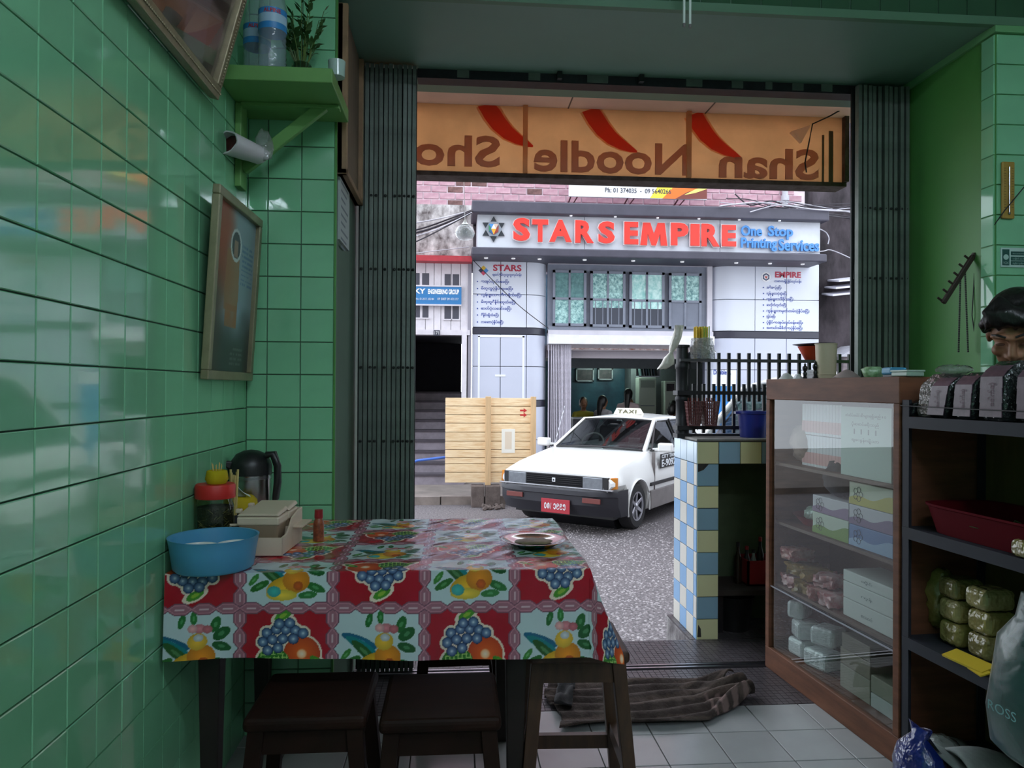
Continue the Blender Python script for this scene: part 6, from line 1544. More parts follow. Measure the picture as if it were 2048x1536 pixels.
# red tray with greens on the second shelf
xa, xb_ = RL(1836, 1000, .02).x, RL(2110, 1050, .02).x
cx_ = (xa + xb_) / 2; wx_ = (xb_ - xa) / 2
t = thing('red_tray', 'deep red plastic tray on the rack second shelf', 'tray', W[rk] @ Vector((cx_, .135, RZ[2] + .001)), ca)
def oblong(f, z, n=40):
    return [(f * wx_ * (abs(math.cos(a)) ** .35) * (1 if math.cos(a) > 0 else -1), f * .125 * (abs(math.sin(a)) ** .35) * (1 if math.sin(a) > 0 else -1), z) for a in [2 * PI * i / n for i in range(n)]]
b = B(); rr_ = [oblong(.86, 0), oblong(.97, .075), oblong(1.0, .078), oblong(1.0, .084), oblong(.95, .082), oblong(.84, .006)]
for r_ in rr_: b.v += [Vector(q) for q in r_]
for j in range(5):
    for i in range(40): b.f.append((j * 40 + i, j * 40 + (i + 1) % 40, (j + 1) * 40 + (i + 1) % 40, (j + 1) * 40 + i)); b.m.append(0)
b.f += [tuple(reversed(range(40))), tuple(range(200, 240))]; b.m += [0, 0]
b.build('tray_shell', mat('deep_red_plastic', (88, 8, 20), 0.8, spec=0.1), t, world=False, smooth=40)
b = B(); rs = random.Random(21)
for i in range(46):
    x = rs.uniform(-.02, .9) * wx_ * .8; y = rs.uniform(-.08, .08); a = rs.uniform(0, 6.28); l_ = rs.uniform(.03, .07)
    d = Vector((math.cos(a), math.sin(a), rs.uniform(-.1, .5))).normalized(); p0 = Vector((x, y, rs.uniform(.01, .06))); sd = d.cross(Vector((0, 0, 1))).normalized() * l_ * .25
    b.add([p0, p0 + d * l_ * .5 + sd, p0 + d * l_, p0 + d * l_ * .5 - sd], [(0, 1, 2, 3)])
o = b.build('leafy_greens', mat('dark_leaf', (62, 92, 44), 0.5, noise=0.4), None, world=False, solid=.0015, mx=W[t]); tag(o, 'heap of dark green leaves in the red tray', 'greens', kind='stuff')
def ypk(label, px, py0, w, h, d, y, z, seed, rz=0, col_=(186, 168, 92), group='yellow noodle packs on the rack'):
    x = RL(px, py0, y).x
    b = B().cbox((0, 0, h / 2), (w, d, h)); 
    o = b.build('yellow_pack', film('ypack_film_%d' % (seed % 3), ((150, 138, 78), (136, 126, 76), (166, 154, 100))[seed % 3], 0.96, 0.22, 0.7, 38), None, world=False, bevel=.018, seg=4, mx=W[rk] @ Matrix.Translation((x, y, z)) @ Matrix.Rotation(rz + .08 * math.sin(seed * 5), 4, 'Z'))
    tag(o, label, 'packet', group); return o
ypk('yellow pack in front of red tray at the picture edge', 2046, 1095, .06, .045, .03, .012, RZ[2] + .001, 1)
z3 = RZ[1] + .001
ypk('yellow noodle pack, bottom left of the stack on third shelf', 1925, 1300, .085, .07, .10, .12, z3, 0)
ypk('yellow noodle pack, bottom right of the stack on third shelf', 1985, 1320, .085, .07, .10, .12, z3, 1)
ypk('yellow noodle pack, middle left of the stack on third shelf', 1925, 1250, .085, .065, .10, .12, z3 + .071, 2)
ypk('yellow noodle pack, middle right of the stack on third shelf', 1985, 1250, .085, .065, .10, .12, z3 + .071, 0)
ypk('yellow noodle pack, top left of the stack on third shelf', 1922, 1200, .08, .06, .10, .12, z3 + .137, 1)
ypk('yellow noodle pack, top right of the stack on third shelf', 1980, 1200, .085, .06, .10, .12, z3 + .137, 2)
b = B().ell((0, 0, .10), .04, .05, .095, 18, 12); crumple(b, .006, 40, 45)
o = b.build('noodle_bag', film('yellow_film', (150, 136, 70), 0.85, 0.2, 0.4), None, world=False, smooth=60, mx=W[rk] @ Matrix.Translation((RL(1885, 1250, .14).x, .14, z3 + .005))); tag(o, 'bulging bag of yellow noodles left of the pack stack', 'bag')
p = RL(1925, 1335, .01)
o = B().cbox((0, 0, 0), (.135, .05, .006), Euler((.25, 0, .05))).cbox((.05, -.012, -.006), (.06, .03, .004), Euler((.3, 0, -.2))).build('yellow_card', mat('yellow_card', (206, 176, 40), 0.6), None, world=False, mx=W[rk] @ Matrix.Translation((p.x + .02, .012, z3 + .012))); tag(o, 'bright yellow card on the front edge of the third shelf', 'card')
# teal bag hung from the rack
b = prow([((0, .0, z), w, d, I3) for z, w, d in ((0, .09, .02), (.02, .115, .04), (.10, .12, .055), (.20, .11, .05), (.28, .09, .035), (.34, .055, .018), (.40, .025, .010))], 22)
b.f += [tuple(reversed(range(22))), tuple(range(6 * 22, 7 * 22))]; b.m += [0, 0]; crumple(b, .005, 51, 18)
pt = RL(2040, 1330, -.09)
tb = thing('teal_bag', 'hanging teal plastic carrier bag in front of the rack', 'bag', W[rk] @ Vector((pt.x + .03, -.085, .30)), ca)
b.build('bag_body', film('teal_film', (50, 100, 94), 0.55, 0.3, 0.25, 22), tb, world=False, smooth=60)
B().tube([(-.02, .01, .39), (-.03, .05, .435), (0, .084, .452), (.03, .05, .435), (.02, .01, .39)], .004, 6).build('handle_loop', film('teal_film', (0, 0, 0)), tb, world=False, smooth=60)
lettering('lettering', 'ROSS', W[tb] @ face_mx((-.05, -.072, .12), (1, 0, 0), (0, 0, 1)), .08, .022, mat('pale_bag_print', (120, 166, 168), 0.4), tb)
# lowest shelf: newspapers, blue bag, red plastic
m_news = mat('newsprint', (140, 150, 146), 0.8, noise=0.25, nscale=60, dark=(130, 138, 136))
for k, (px, py, w, d, z, rz) in enumerate(((1960, 1450, .30, .20, RZ[0] + .03, .12), (2010, 1470, .26, .18, RZ[0] + .045, -.25))):
    x = RL(px, py, .06).x
    b = B().surf(lambda u, v, w=w, d=d: ((u - .5) * w, (v - .5) * d, .018 * math.sin(u * 5 + v * 3) + .02 * (1 - v)), 12, 8)
    o = b.build('newspaper', m_news, None, world=False, smooth=60, solid=.006, mx=W[rk] @ Matrix.Translation((x, .06, z + .01)) @ Matrix.Rotation(rz, 4, 'Z')); tag(o, ('folded newspaper lower in the pile at the rack foot', 'folded newspaper on top at the rack foot')[k], 'newspaper', 'newspapers on the lowest shelf')
x = RL(1990, 1500, -.01).x
o = B().cbox((0, 0, .02), (.42, .16, .04)).build('red_folder', mat('faded_red_card', (120, 56, 62), 0.5), None, world=False, bevel=.006, mx=W[rk] @ Matrix.Translation((x, .07, RZ[0] + .002)) @ Matrix.Rotation(.05, 4, 'Z')); tag(o, 'faded red folder under the newspapers on lowest shelf', 'folder')
b = prow([((0, .0, z), w, d, I3) for z, w, d in ((0, .06, .04), (.02, .085, .055), (.08, .09, .055), (.13, .07, .045), (.165, .03, .02), (.19, .045, .012))], 22)
b.f += [tuple(reversed(range(22))), tuple(range(5 * 22, 6 * 22))]; b.m += [0, 0]; crumple(b, .006, 61, 40)
pb = RL(1838, 1480, -.06)
o = b.build('blue_bag', film('royal_blue_film', (26, 44, 120), 0.93, 0.25, 0.5, 40), None, world=False, smooth=60, mx=W[rk] @ Matrix.Translation((pb.x + .01, -.065, .002)) @ Matrix.Diagonal((1.05, 1, 1.1, 1))); tag(o, 'royal blue plastic bag on the floor at the rack foot', 'bag')
b = B().ell((0, 0, .035), .06, .05, .035, 18, 10); crumple(b, .006, 71, 45)
o = b.build('clear_bag', film('clear_wrap', (0, 0, 0)), None, world=False, smooth=60, mx=W[rk] @ Matrix.Translation((pb.x + .10, -.05, .21)) @ Matrix.Diagonal((.8, .8, .8, 1)))
o.matrix_basis = W[rk] @ Matrix.Translation((RL(1880, 1440, .03).x, .03, RZ[0] + .015)); tag(o, 'crumpled clear plastic bag on the lowest shelf beside newspapers', 'bag')

# ================================================================== PERSON AT THE COUNTER
# head bent down, three-quarter profile; the rest is behind the rack
pc = PY(2034, 664, 2.20)
pr_ = thing('person', 'person with swept black hair bending down behind the packs', 'person', (pc.x + .12, 2.22, 0.0))
hc = W[pr_].inverted() @ pc
ang = Matrix.Rotation(-.55, 3, 'Z') @ Matrix.Rotation(.0, 3, 'Y')
# head frame: f = face direction (down-left, toward the counter), u = crown direction
f_ = Vector((-.62, -.56, -.55)).normalized(); s_d = f_.cross(Vector((0, 0, 1))).normalized(); u_ = s_d.cross(f_).normalized()
HR = Matrix((s_d, f_, u_)).transposed()          # x side, y face, z crown
hp = lambda x, y, z: hc + HR @ Vector((x * 1.04, y * 1.04, z * 1.04))
body = [('e', hp(0, -.01, .02), (.074, .094, .092), HR), ('e', hp(0, .035, -.045), (.058, .058, .075), HR), ('e', hp(0, .05, -.095), (.032, .035, .028), HR),
        ('t', [hp(0, .088, .012), hp(0, .108, -.022), hp(0, .104, -.032)], [.010, .014, .012]), ('e', hp(.016, .092, -.034), (.009, .010, .008), HR), ('e', hp(-.016, .092, -.034), (.009, .010, .008), HR),
        ('t', [hp(-.05, .075, .030), hp(-.025, .088, .034), hp(-.008, .090, .028)], [.008, .010, .008]), ('t', [hp(.05, .075, .030), hp(.025, .088, .034), hp(.008, .090, .028)], [.008, .010, .008]),
        ('e', hp(.040, .062, -.025), (.022, .022, .020), HR), ('e', hp(-.040, .062, -.025), (.022, .022, .020), HR),
        ('t', [hp(-.018, .088, -.068), hp(0, .094, -.066), hp(.018, .088, -.068)], [.006, .008, .006]), ('t', [hp(-.016, .087, -.079), hp(0, .091, -.080), hp(.016, .087, -.079)], [.006, .007, .006]),
        ('e', hp(.076, -.01, -.01), (.009, .020, .032), HR), ('e', hp(-.076, -.01, -.01), (.009, .020, .032), HR)]
nk = [hp(0, -.045, -.06), hc + Vector((.09, .04, -.18)), hc + Vector((.13, .03, -.26))]
body += [('t', nk, [.056, .056, .065])]
ch = hc + Vector((.16, .02, -.33)); zl = ch.z
body += [('e', ch, (.11, .19, .10)), ('e', (ch.x + .03, ch.y, zl - .18), (.12, .17, .18)), ('e', (ch.x + .05, ch.y, zl - .36), (.13, .17, .15))]
for s in (-1, 1):
    sh0 = Vector((ch.x, ch.y + s * .17, zl + .02)); el = Vector((ch.x + .02, ch.y + s * .22, zl - .24)); wr0 = Vector((ch.x - .05, ch.y + s * .13, zl - .40))
    body += [('t', [sh0, el], [.055, .043]), ('t', [el, wr0], [.042, .030]), ('e', wr0 + Vector((-.05, 0, -.005)), (.045, .036, .016))]
    for k in range(4):
        a0_ = wr0 + Vector((-.085, (k - 1.5) * .019, -.004)); body.append(('t', [a0_, a0_ + Vector((-.035, (k - 1.5) * .003, -.006)), a0_ + Vector((-.06 + .006 * abs(k - 1.3), (k - 1.5) * .003, -.022))], [.0088, .0084, .0075]))
    body.append(('t', [wr0 + Vector((-.03, -s * .03, -.004)), wr0 + Vector((-.06, -s * .052, -.010)), wr0 + Vector((-.085, -s * .050, -.016))], [.011, .0095, .0085]))
    hip = Vector((ch.x + .06, ch.y + s * .09, zl - .46)); kn = Vector((ch.x - .26 if False else ch.x + .08, ch.y + s * .12, .42)); 
    body += [('t', [hip, Vector((ch.x + .07, ch.y + s * .10, max(.40, (zl - .46) * .52))), Vector((ch.x + .09, ch.y + s * .10, .08)), Vector((ch.x + .01, ch.y + s * .10, .04))], [.088, .062, .045, .042])]
blob('body', body, m_skin, pr_, .0065, 3)
shirt = [('e', ch, (.125, .205, .112)), ('e', (ch.x + .03, ch.y, zl - .18), (.135, .185, .19)), ('e', (ch.x + .05, ch.y, zl - .36), (.145, .185, .16))]
for s in (-1, 1): shirt.append(('t', [Vector((ch.x, ch.y + s * .17, zl + .02)), Vector((ch.x - .02, ch.y + s * .215, zl - .14))], [.068, .062]))
blob('shirt', shirt, mat('dark_blue_shirt', (52, 58, 72), 0.85, noise=0.2), pr_, .012, 6)
hair = [('e', hp(0, -.028, .045), (.085, .098, .088), HR), ('e', hp(0, -.06, .0), (.080, .07, .09), HR), ('e', hp(.02, .05, .085), (.056, .045, .036), HR), ('e', hp(-.035, .045, .080), (.045, .05, .034), HR),
        ('t', [hp(.05, .055, .085), hp(.075, .045, .055), hp(.079, .02, .02)], [.022, .016, .010]), ('t', [hp(-.05, .055, .085), hp(-.075, .045, .055), hp(-.079, .02, .02)], [.022, .016, .010]),
        ('t', [hp(-.01, .055, .100), hp(-.04, .085, .082), hp(-.055, .088, .062)], [.020, .014, .006])]
for k in range(9):
    a = -.9 + .2 * k
    hair.append(('t', [hp(.03, .02, .128), hp(.03 + .05 * math.sin(a), .055 + .02 * math.cos(a), .108), hp(.075 * math.sin(a * 1.2), .078 + .012 * math.cos(a * 2), .072 + .006 * (k % 3)), hp(.086 * math.sin(a * 1.25), .07 + .01 * math.cos(a), .05 + .01 * (k % 2))], [.012, .012, .009, .004]))
blob('hair', hair, m_hair, pr_, .006, 2)
for s in (-1, 1):
    B().ell(hp(s * .031, .0835, .006), .014, .006, .004, 10, 6, R=HR).build('eyelid', mat('eyelid_skin', (96, 62, 48), 0.5), pr_, world=False, smooth=60)
    B().tube([hp(s * .012, .095, .036), hp(s * .032, .092, .043), hp(s * .052, .078, .038)], [.003, .004, .002], 6).build('eyebrow', m_hair, pr_, world=False, smooth=60)

# ================================================================== ON THE RIGHT JAMB
# wooden thermometer on the column
a = PY(2001, 438, YC - .004); c = PY(2026, 325, YC - .004)
t = thing('thermometer', 'narrow wooden wall thermometer on the tiled right column', 'thermometer', ((a.x + c.x) / 2, YC - .004, a.z))
B().box(a.x, c.x, YC - .014, YC - .003, a.z, c.z).build('wooden_back', mat('ochre_wood', (176, 142, 62), 0.5, noise=0.2, nscale=10), t, bevel=.004)
B().tube([((a.x + c.x) / 2, YC - .017, a.z + .02), ((a.x + c.x) / 2, YC - .017, c.z - .02)], .0022, 6).build('glass_tube', m_chr, t)
B().ell(((a.x + c.x) / 2, YC - .017, a.z + .018), .005, .004, .005, 8, 6).build('bulb', m_chr, t, smooth=60)
q = B()
for i in range(16):
    z = a.z + .04 + i * (c.z - a.z - .065) / 15; q.box(a.x + .006, a.x + .013, YC - .0148, YC - .014, z, z + .001); q.box(c.x - .013, c.x - .006, YC - .0148, YC - .014, z, z + .001)
q.build('scale_marks', m_fin, t)
# green registration plate
a = PY(2001, 534, YC - .004); c = PY(2075, 497, YC - .004)
t = thing('registration_plate', 'small dark green plate with round emblem on right column', 'sign', ((a.x + c.x) / 2, YC - .004, a.z))
B().box(a.x, c.x, YC - .006, YC - .001, a.z, c.z).build('plate', mat('teal_plate', (196, 222, 214), 0.4), t)
m_dg = mat('bottle_green_print', (26, 84, 76), 0.5)
B().box(a.x + .005, a.x + .032, YC - .007, YC - .006, a.z + .006, c.z - .006).build('emblem_field', m_dg, t)
B().lathe([(.010, 0), (.010, .001)], 18, (a.x + .0185, YC - .007, a.z + .036), R=RX).build('emblem', mat('plate_pale', (180, 212, 202), 0.4), t)
lettering('lettering', 'YCDC', face_mx((a.x + .008, YC - .0075, a.z + .011), (1, 0, 0), (0, 0, 1)), .021, .008, mat('plate_pale'), t)
for k, z in enumerate((.045, .026, .010)):
    B().box(a.x + .038, c.x - .004, YC - .007, YC - .006, a.z + z - .002, a.z + z + .012).build('print_bar', m_dg, t)
    lettering('lettering', ('စားသောက်ဆိုင်', 'လိုင်စင်ရ', 'ရန်ကုန်မြို့')[k], face_mx((a.x + .044, YC - .0075, a.z + z), (1, 0, 0), (0, 0, 1)), .06, .008, mat('plate_pale'), t)
# hook rail with chains hanging on the jamb
def PJ(px, py): return PX(px, py, XJ - .02)
hkr = thing('hook_rail', 'slanting dark wooden rail with short pegs and two bead chains', 'rail', PJ(1930, 560))
m_peg = mat('dark_peg_wood', (48, 34, 26), 0.5)
yj = 2.62
HJ = lambda px, py: PY(px, py, yj)
B().bar(HJ(1886, 606), HJ(1946, 512), .018, .014, up=(0, 1, 0)).build('arm', m_peg, hkr, bevel=.003)
B().bar(HJ(1946, 512), HJ(1975, 498), .020, .016, up=(0, 1, 0)).bar(HJ(1950, 498), HJ(1978, 526), .012, .012, up=(0, 1, 0)).build('bracket_head', m_peg, hkr, bevel=.003)
for k in range(6):
    f = k / 5.6; p0 = HJ(1886, 606).lerp(HJ(1946, 512), f + .02); B().tube([p0, p0 + (HJ(1874, 597) - HJ(1886, 606))], .004, 6).build('peg', m_peg, hkr)
B().bar(HJ(1965, 508), Vector((XJ, yj + .01, HJ(1965, 508).z)), .012, .012).build('wall_stay', m_peg, hkr)
m_bead = mat('dark_beads', (30, 34, 30), 0.35)
for px_t, px_b in ((1921, 1917), (1930, 1936)):
    q = B(); n = 44
    for i in range(n):
        f = i / (n - 1); p0 = HJ(px_t + (px_b - px_t) * f, 545 + 158 * f); q.ell(p0, .0042, .0042, .0042, 6, 4)
    q.build('bead_chain', m_bead, hkr, smooth=60)
tag(B().tube([HJ(1958, 500), PY(1985, 455, 2.52), PY(2010, 420, 2.488), PY(2060, 360, 2.488)], .0022, 6).build('hanging_wire', wire_m, smooth=60), 'thin dark wire from the hook rail up past the thermometer', 'wire')
tag(B().tube([HJ(1950, 520), HJ(1947, 580), HJ(1944, 630), HJ(1950, 675), HJ(1951, 702)], .0018, 6).build('thin_cord', wire_m, smooth=60), 'thin black cord hanging beside the bead chains', 'cord')
# ================================================================== DINING TABLE
TZ = 0.720
TX0, TX1, TY0, TY1 = XL + .012, 0.338, 1.80, 2.500
m_dwood = mat('dark_table_wood', (34, 23, 19), 0.6, noise=0.3, nscale=6, stretch=(1, 6, 1))
tb_ = thing('dining_table', 'dark wooden dining table under the fruit print cloth', 'table', ((TX0 + TX1) / 2, (TY0 + TY1) / 2, 0))
B().box(TX0 + .01, TX1 - .006, TY0 + .006, TY1 - .004, TZ - .025, TZ - .001).build('tabletop', m_dwood, tb_, bevel=.004)
B().box(TX0 + .06, TX1 - .16, TY0 + .12, TY0 + .14, TZ - .10, TZ - .025).box(TX0 + .06, TX1 - .16, TY1 - .07, TY1 - .05, TZ - .10, TZ - .025).box(TX0 + .06, TX0 + .08, TY0 + .13, TY1 - .06, TZ - .10, TZ - .025).box(TX1 - .18, TX1 - .16, TY0 + .13, TY1 - .06, TZ - .10, TZ - .025).build('apron', m_dwood, tb_)
for x, y in ((TX0 + .07, TY0 + .13), (TX1 - .175, TY0 + .13), (TX0 + .07, TY1 - .07), (TX1 - .175, TY1 - .07)):
    B().taper((x, y, TZ - .025), (x, y, 0), .062, .062, .036, .036).build('leg', m_dwood, tb_, bevel=.003)
# printed vinyl cloth, folded over the front and right edges
CPU, CPV = 0.2205, 0.2
u_ref = PY(477, 1215, TY0 - .01).x            # a cross of the printed border
DF, DR = 0.212, 0.195
def cloth_rgb(U, V):
    n = len(U); out = np.zeros((n, 3)); ci = np.floor((U - u_ref) / CPU).astype(int); vj = np.floor((V + .088) / CPV).astype(int)
    fu = (U - u_ref) / CPU - ci; fv = (V + .088) / CPV - vj
    red = ((ci + vj) % 2 == 1)
    w = vnoise(U * 30 + 9, V * 30 + 5, 3)
    out[:] = np.where(red[:, None], np.array((166, 14, 36)) + 8 * (w[:, None] - .5), np.array((196, 214, 216)))
    x = (fu - .5) * .97; y = (fv - .5) * CPV / CPU * .97 - np.where(vj < 0, .07, 0.0)
    flip = vj >= 0
    x = np.where(flip & red, -x, x); y = np.where(flip & red, -y, y)
    def disc(cx, cy, r, ry=None, rot=0.0):
        c, s = math.cos(rot), math.sin(rot); a = (x - cx) * c + (y - cy) * s; b_ = -(x - cx) * s + (y - cy) * c
        return np.sqrt((a / r) ** 2 + (b_ / (ry or r)) ** 2)
    # ---- red cells: grapes, orange, melon with a cream outline
    grapes = [(-.20, .10), (-.10, .14), (0.0, .14), (.10, .13), (.18, .10), (-.24, .0), (-.14, .03), (-.03, .04), (.08, .04), (-.07, .20), (.04, .21), (-.19, -.09), (-.08, -.06)]
    sh = np.full(n, 9.0)
    for gx, gy in grapes: sh = np.minimum(sh, (disc(gx, gy, .06) - 1) * .06)
    sh = np.minimum(sh, (disc(.17, -.12, .19) - 1) * .19); sh = np.minimum(sh, (disc(-.13, -.2, .17, .14) - 1) * .14); sh = np.minimum(sh, (disc(-.03, .29, .10, .045, .5) - 1) * .045); sh = np.minimum(sh, (disc(.33, -.2, .09, .04, -.6) - 1) * .04)
    sh = np.minimum(sh, (disc(-.30, -.24, .08, .03, .7) - 1) * .03)
    m = red & (sh < .02); out[m] = (236, 216, 196)
    body = red & (sh < .0)
    d = disc(.17, -.12, .19); q = body & (d < 1); out[q] = np.stack([np.interp(d[q], [0, .22, .3, 1], [255, 250, 222, 190]), np.interp(d[q], [0, .22, .3, 1], [236, 190, 92, 62]), np.interp(d[q], [0, .22, .3, 1], [214, 140, 30, 22])], 1)
    d = disc(-.13, -.2, .17, .14); q = body & (d < 1); net = (np.abs(np.sin(x * 70 + 6 * y)) < .25) | (np.abs(np.sin(y * 80 - 8 * x)) < .25)
    out[q & ~net] = (52, 118, 40); out[q & net] = (170, 206, 110)
    for cx, cy, rx, ry, rt in ((-.03, .29, .10, .045, .5), (.33, -.2, .09, .04, -.6), (-.30, -.24, .08, .03, .7)):
        d = disc(cx, cy, rx, ry, rt); q = body & (d < 1); out[q] = (70, 140, 40); q &= (d < .45); out[q] = (140, 180, 56)
    for gx, gy in grapes:
        d = disc(gx, gy, .058); q = body & (d < 1); out[q] = np.stack([np.interp(d[q], [0, .3, .8, 1], [224, 120, 62, 26]), np.interp(d[q], [0, .3, .8, 1], [232, 142, 88, 40]), np.interp(d[q], [0, .3, .8, 1], [240, 172, 128, 66])], 1)
    # ---- white cells: bird, blossom, fruit and leaves
    wt = ~red
    for cx, cy, rx, ry, rt, c in ((-.2, .02, .20, .05, -.35, (24, 98, 130)), (-.18, -.03, .19, .05, -.5, (18, 124, 128)), (-.15, -.09, .17, .05, -.7, (40, 90, 40)), (.30, .10, .10, .06, .6, (30, 92, 44)), (.24, .20, .09, .05, 1.2, (36, 104, 48)), (-.10, .24, .08, .035, 1.3, (36, 110, 50)), (.02, .27, .07, .035, 1.6, (44, 120, 54)), (.30, -.04, .10, .05, -.3, (30, 92, 44)), (-.28, -.2, .11, .04, .5, (44, 110, 44)), (-.34, -.13, .08, .03, .9, (60, 130, 56)), (.30, -.22, .11, .045, -.4, (40, 110, 50)), (.22, -.30, .10, .04, .1, (50, 120, 60))):
        d = disc(cx, cy, rx, ry, rt); q = wt & (d < 1); out[q] = c; q &= (d < .35); out[q] = np.minimum(255, np.array(c) + 40)
    for cx, cy, rx, ry, rt, c in ((-.02, -.22, .20, .12, .3, (232, 178, 40)), (.10, -.14, .14, .13, 0, (226, 140, 30)), (.06, .02, .10, .09, .3, (238, 190, 60)), (-.05, -.30, .16, .06, 0, (240, 206, 70)), (-.13, -.26, .07, .06, 0, (64, 178, 172)), (.08, .16, .065, .05, 0, (214, 132, 140)), (.16, .15, .05, .045, 0, (196, 108, 116)), (.01, .16, .05, .045, 0, (232, 170, 170)), (.07, .06, .05, .04, 0, (206, 210, 214)), (.12, -.20, .05, .05, 0, (200, 90, 30))):
        d = disc(cx, cy, rx, ry, rt); q = wt & (d < 1); sh_ = np.interp(d, [0, 1], [1.08, .86])[:, None]; out[q] = (np.array(c) * sh_)[q]
    # ---- border chain between cells
    eu = np.minimum(fu, 1 - fu) * CPU; ev = np.minimum(fv, 1 - fv) * CPV
    for e, along, per in ((eu, (V + .088) / CPV * 4, CPV / 4), (ev, (U - u_ref) / CPU * 4, CPU / 4)):
        t_ = np.abs((along % 1) - .5) * 2; hw = .0155 * np.clip(1.55 - t_ * 1.25, .25, 1)
        q = e < hw; out[q] = (150, 92, 106); q2 = e < hw - .004; out[q2] = (196, 132, 146); q3 = (e < hw - .0065); out[q3] = (158, 104, 118); q4 = (e < .002) & (t_ < .4); out[q4] = (212, 176, 184)
        ln = (e < hw) & (e > hw - .0028); out[ln] = (112, 76, 92)
    return out
step = 0.0020
nu = int((TX1 - TX0 + DR) / step); nv = int((TY1 - TY0 + DF) / step)
uu = np.linspace(TX0, TX1 + DR, nu + 1); vv = np.linspace(-DF, TY1 - TY0, nv + 1)
UU, VV = np.meshgrid(uu, vv); UU = UU.ravel(); VV = VV.ravel()
du = np.maximum(UU - TX1, 0); dv = np.maximum(-VV, 0)
wav = .006 * np.sin(UU * 9.0) + .004 * np.sin(UU * 23 + 1)
hemw = .010 * np.sin(UU * 5.2 + 1.0) + .006 * np.sin(UU * 13)
X_ = np.minimum(UU, TX1) + du * .20 + np.where(du > 0, .004 * np.sin(VV * 14), 0)
Y_ = TY0 + np.maximum(VV, 0) - dv * .04 + wav * (dv / DF)
both = np.minimum(du, dv); 
X_ += both * .22; Y_ -= both * .08
Z_ = TZ + .0015 - np.sqrt(du ** 2 * .92 + dv ** 2 - 2 * 0 * du * dv) + hemw * (dv / DF) * 0
Z_ = TZ + .0015 - np.maximum(du * .95, dv * (1.0 + 0.04 * np.sin(UU * 4.1 + .6))) - both * .08
er = np.clip(np.minimum(VV, TX1 - UU) / .02, 0, 1)
Z_ += er * (.0009 * np.sin(UU * 37 + VV * 11) * np.sin(VV * 29 - UU * 9) + .0007 * np.sin(UU * 71 - VV * 53) + .0006 * np.abs(np.sin(UU * 18 + 2 * np.sin(VV * 13))))
me = bpy.data.meshes.new('tablecloth')
idx = np.arange((nu + 1) * (nv + 1)).reshape(nv + 1, nu + 1)
q4 = np.stack([idx[:-1, :-1], idx[:-1, 1:], idx[1:, 1:], idx[1:, :-1]], -1).reshape(-1, 4)
me.vertices.add(len(UU)); me.vertices.foreach_set('co', np.stack([X_, Y_, Z_], 1).reshape(-1).astype(np.float32))
me.loops.add(q4.size); me.loops.foreach_set('vertex_index', q4.reshape(-1).astype(np.int32))
me.polygons.add(len(q4)); me.polygons.foreach_set('loop_start', (np.arange(len(q4)) * 4).astype(np.int32)); me.polygons.foreach_set('loop_total', np.full(len(q4), 4, np.int32))
me.update(calc_edges=True); me.polygons.foreach_set('use_smooth', np.ones(len(q4), bool))
m_cloth = mat('printed_vinyl', (255, 255, 255), 0.14, attr='print', bump=0.12, bscale=26, coat=0.2)
me.materials.append(m_cloth)
cl = link('tablecloth', me); rgbs = cloth_rgb(UU, VV)
c_ = np.clip(rgbs, 0, 255) / 255; lin = np.where(c_ <= .04045, c_ / 12.92, ((c_ + .055) / 1.055) ** 2.4)
ca_ = me.color_attributes.new('print', 'FLOAT_COLOR', 'POINT'); ca_.data.foreach_set('color', np.concatenate([lin, np.ones((len(lin), 1))], 1).reshape(-1).astype(np.float32))
tag(cl, 'vinyl tablecloth with red and white fruit print squares', 'tablecloth')
ZT = TZ + .0035

# things on the table ------------------------------------------------------------
m_blueb = mat('translucent_blue_plastic', (84, 158, 196), 0.35, sss=0.2)
R0 = .104; bp_ = Vector((-.589, 1.848, ZT))
t = thing('blue_bowl', 'round sky-blue plastic bowl by the wall on the table', 'bowl', bp_)
B().lathe([(R0 * .84, 0), (R0 * .9, .006), (R0 * .97, .055), (R0 * 1.01, .078), (R0 * 1.02, .080), (R0 * .975, .079), (R0 * .93, .055), (R0 * .86, .010), (.001, .008)], 48).build('bowl_shell', m_blueb, t, world=False, smooth=40)
m_porc = mat('white_porcelain', (222, 226, 220), 0.2)
for k, (x, y, s) in enumerate(((-.034, -.01, .046), (.046, .018, .044))):
    t = thing('small_bowl', ('small white bowl in the blue bowl, nearer the wall', 'small white bowl in the blue bowl, farther from the wall')[k], 'bowl', bp_ + Vector((x, y, .0105)), group='small bowls in the blue bowl')
    B().lathe([(s * .5, 0), (s * .55, .004), (s * .9, .030), (s, .046), (s * .96, .046), (s * .85, .030), (s * .5, .008), (.001, .008)], 32).build('bowl_shell', m_porc, t, world=False, smooth=40)
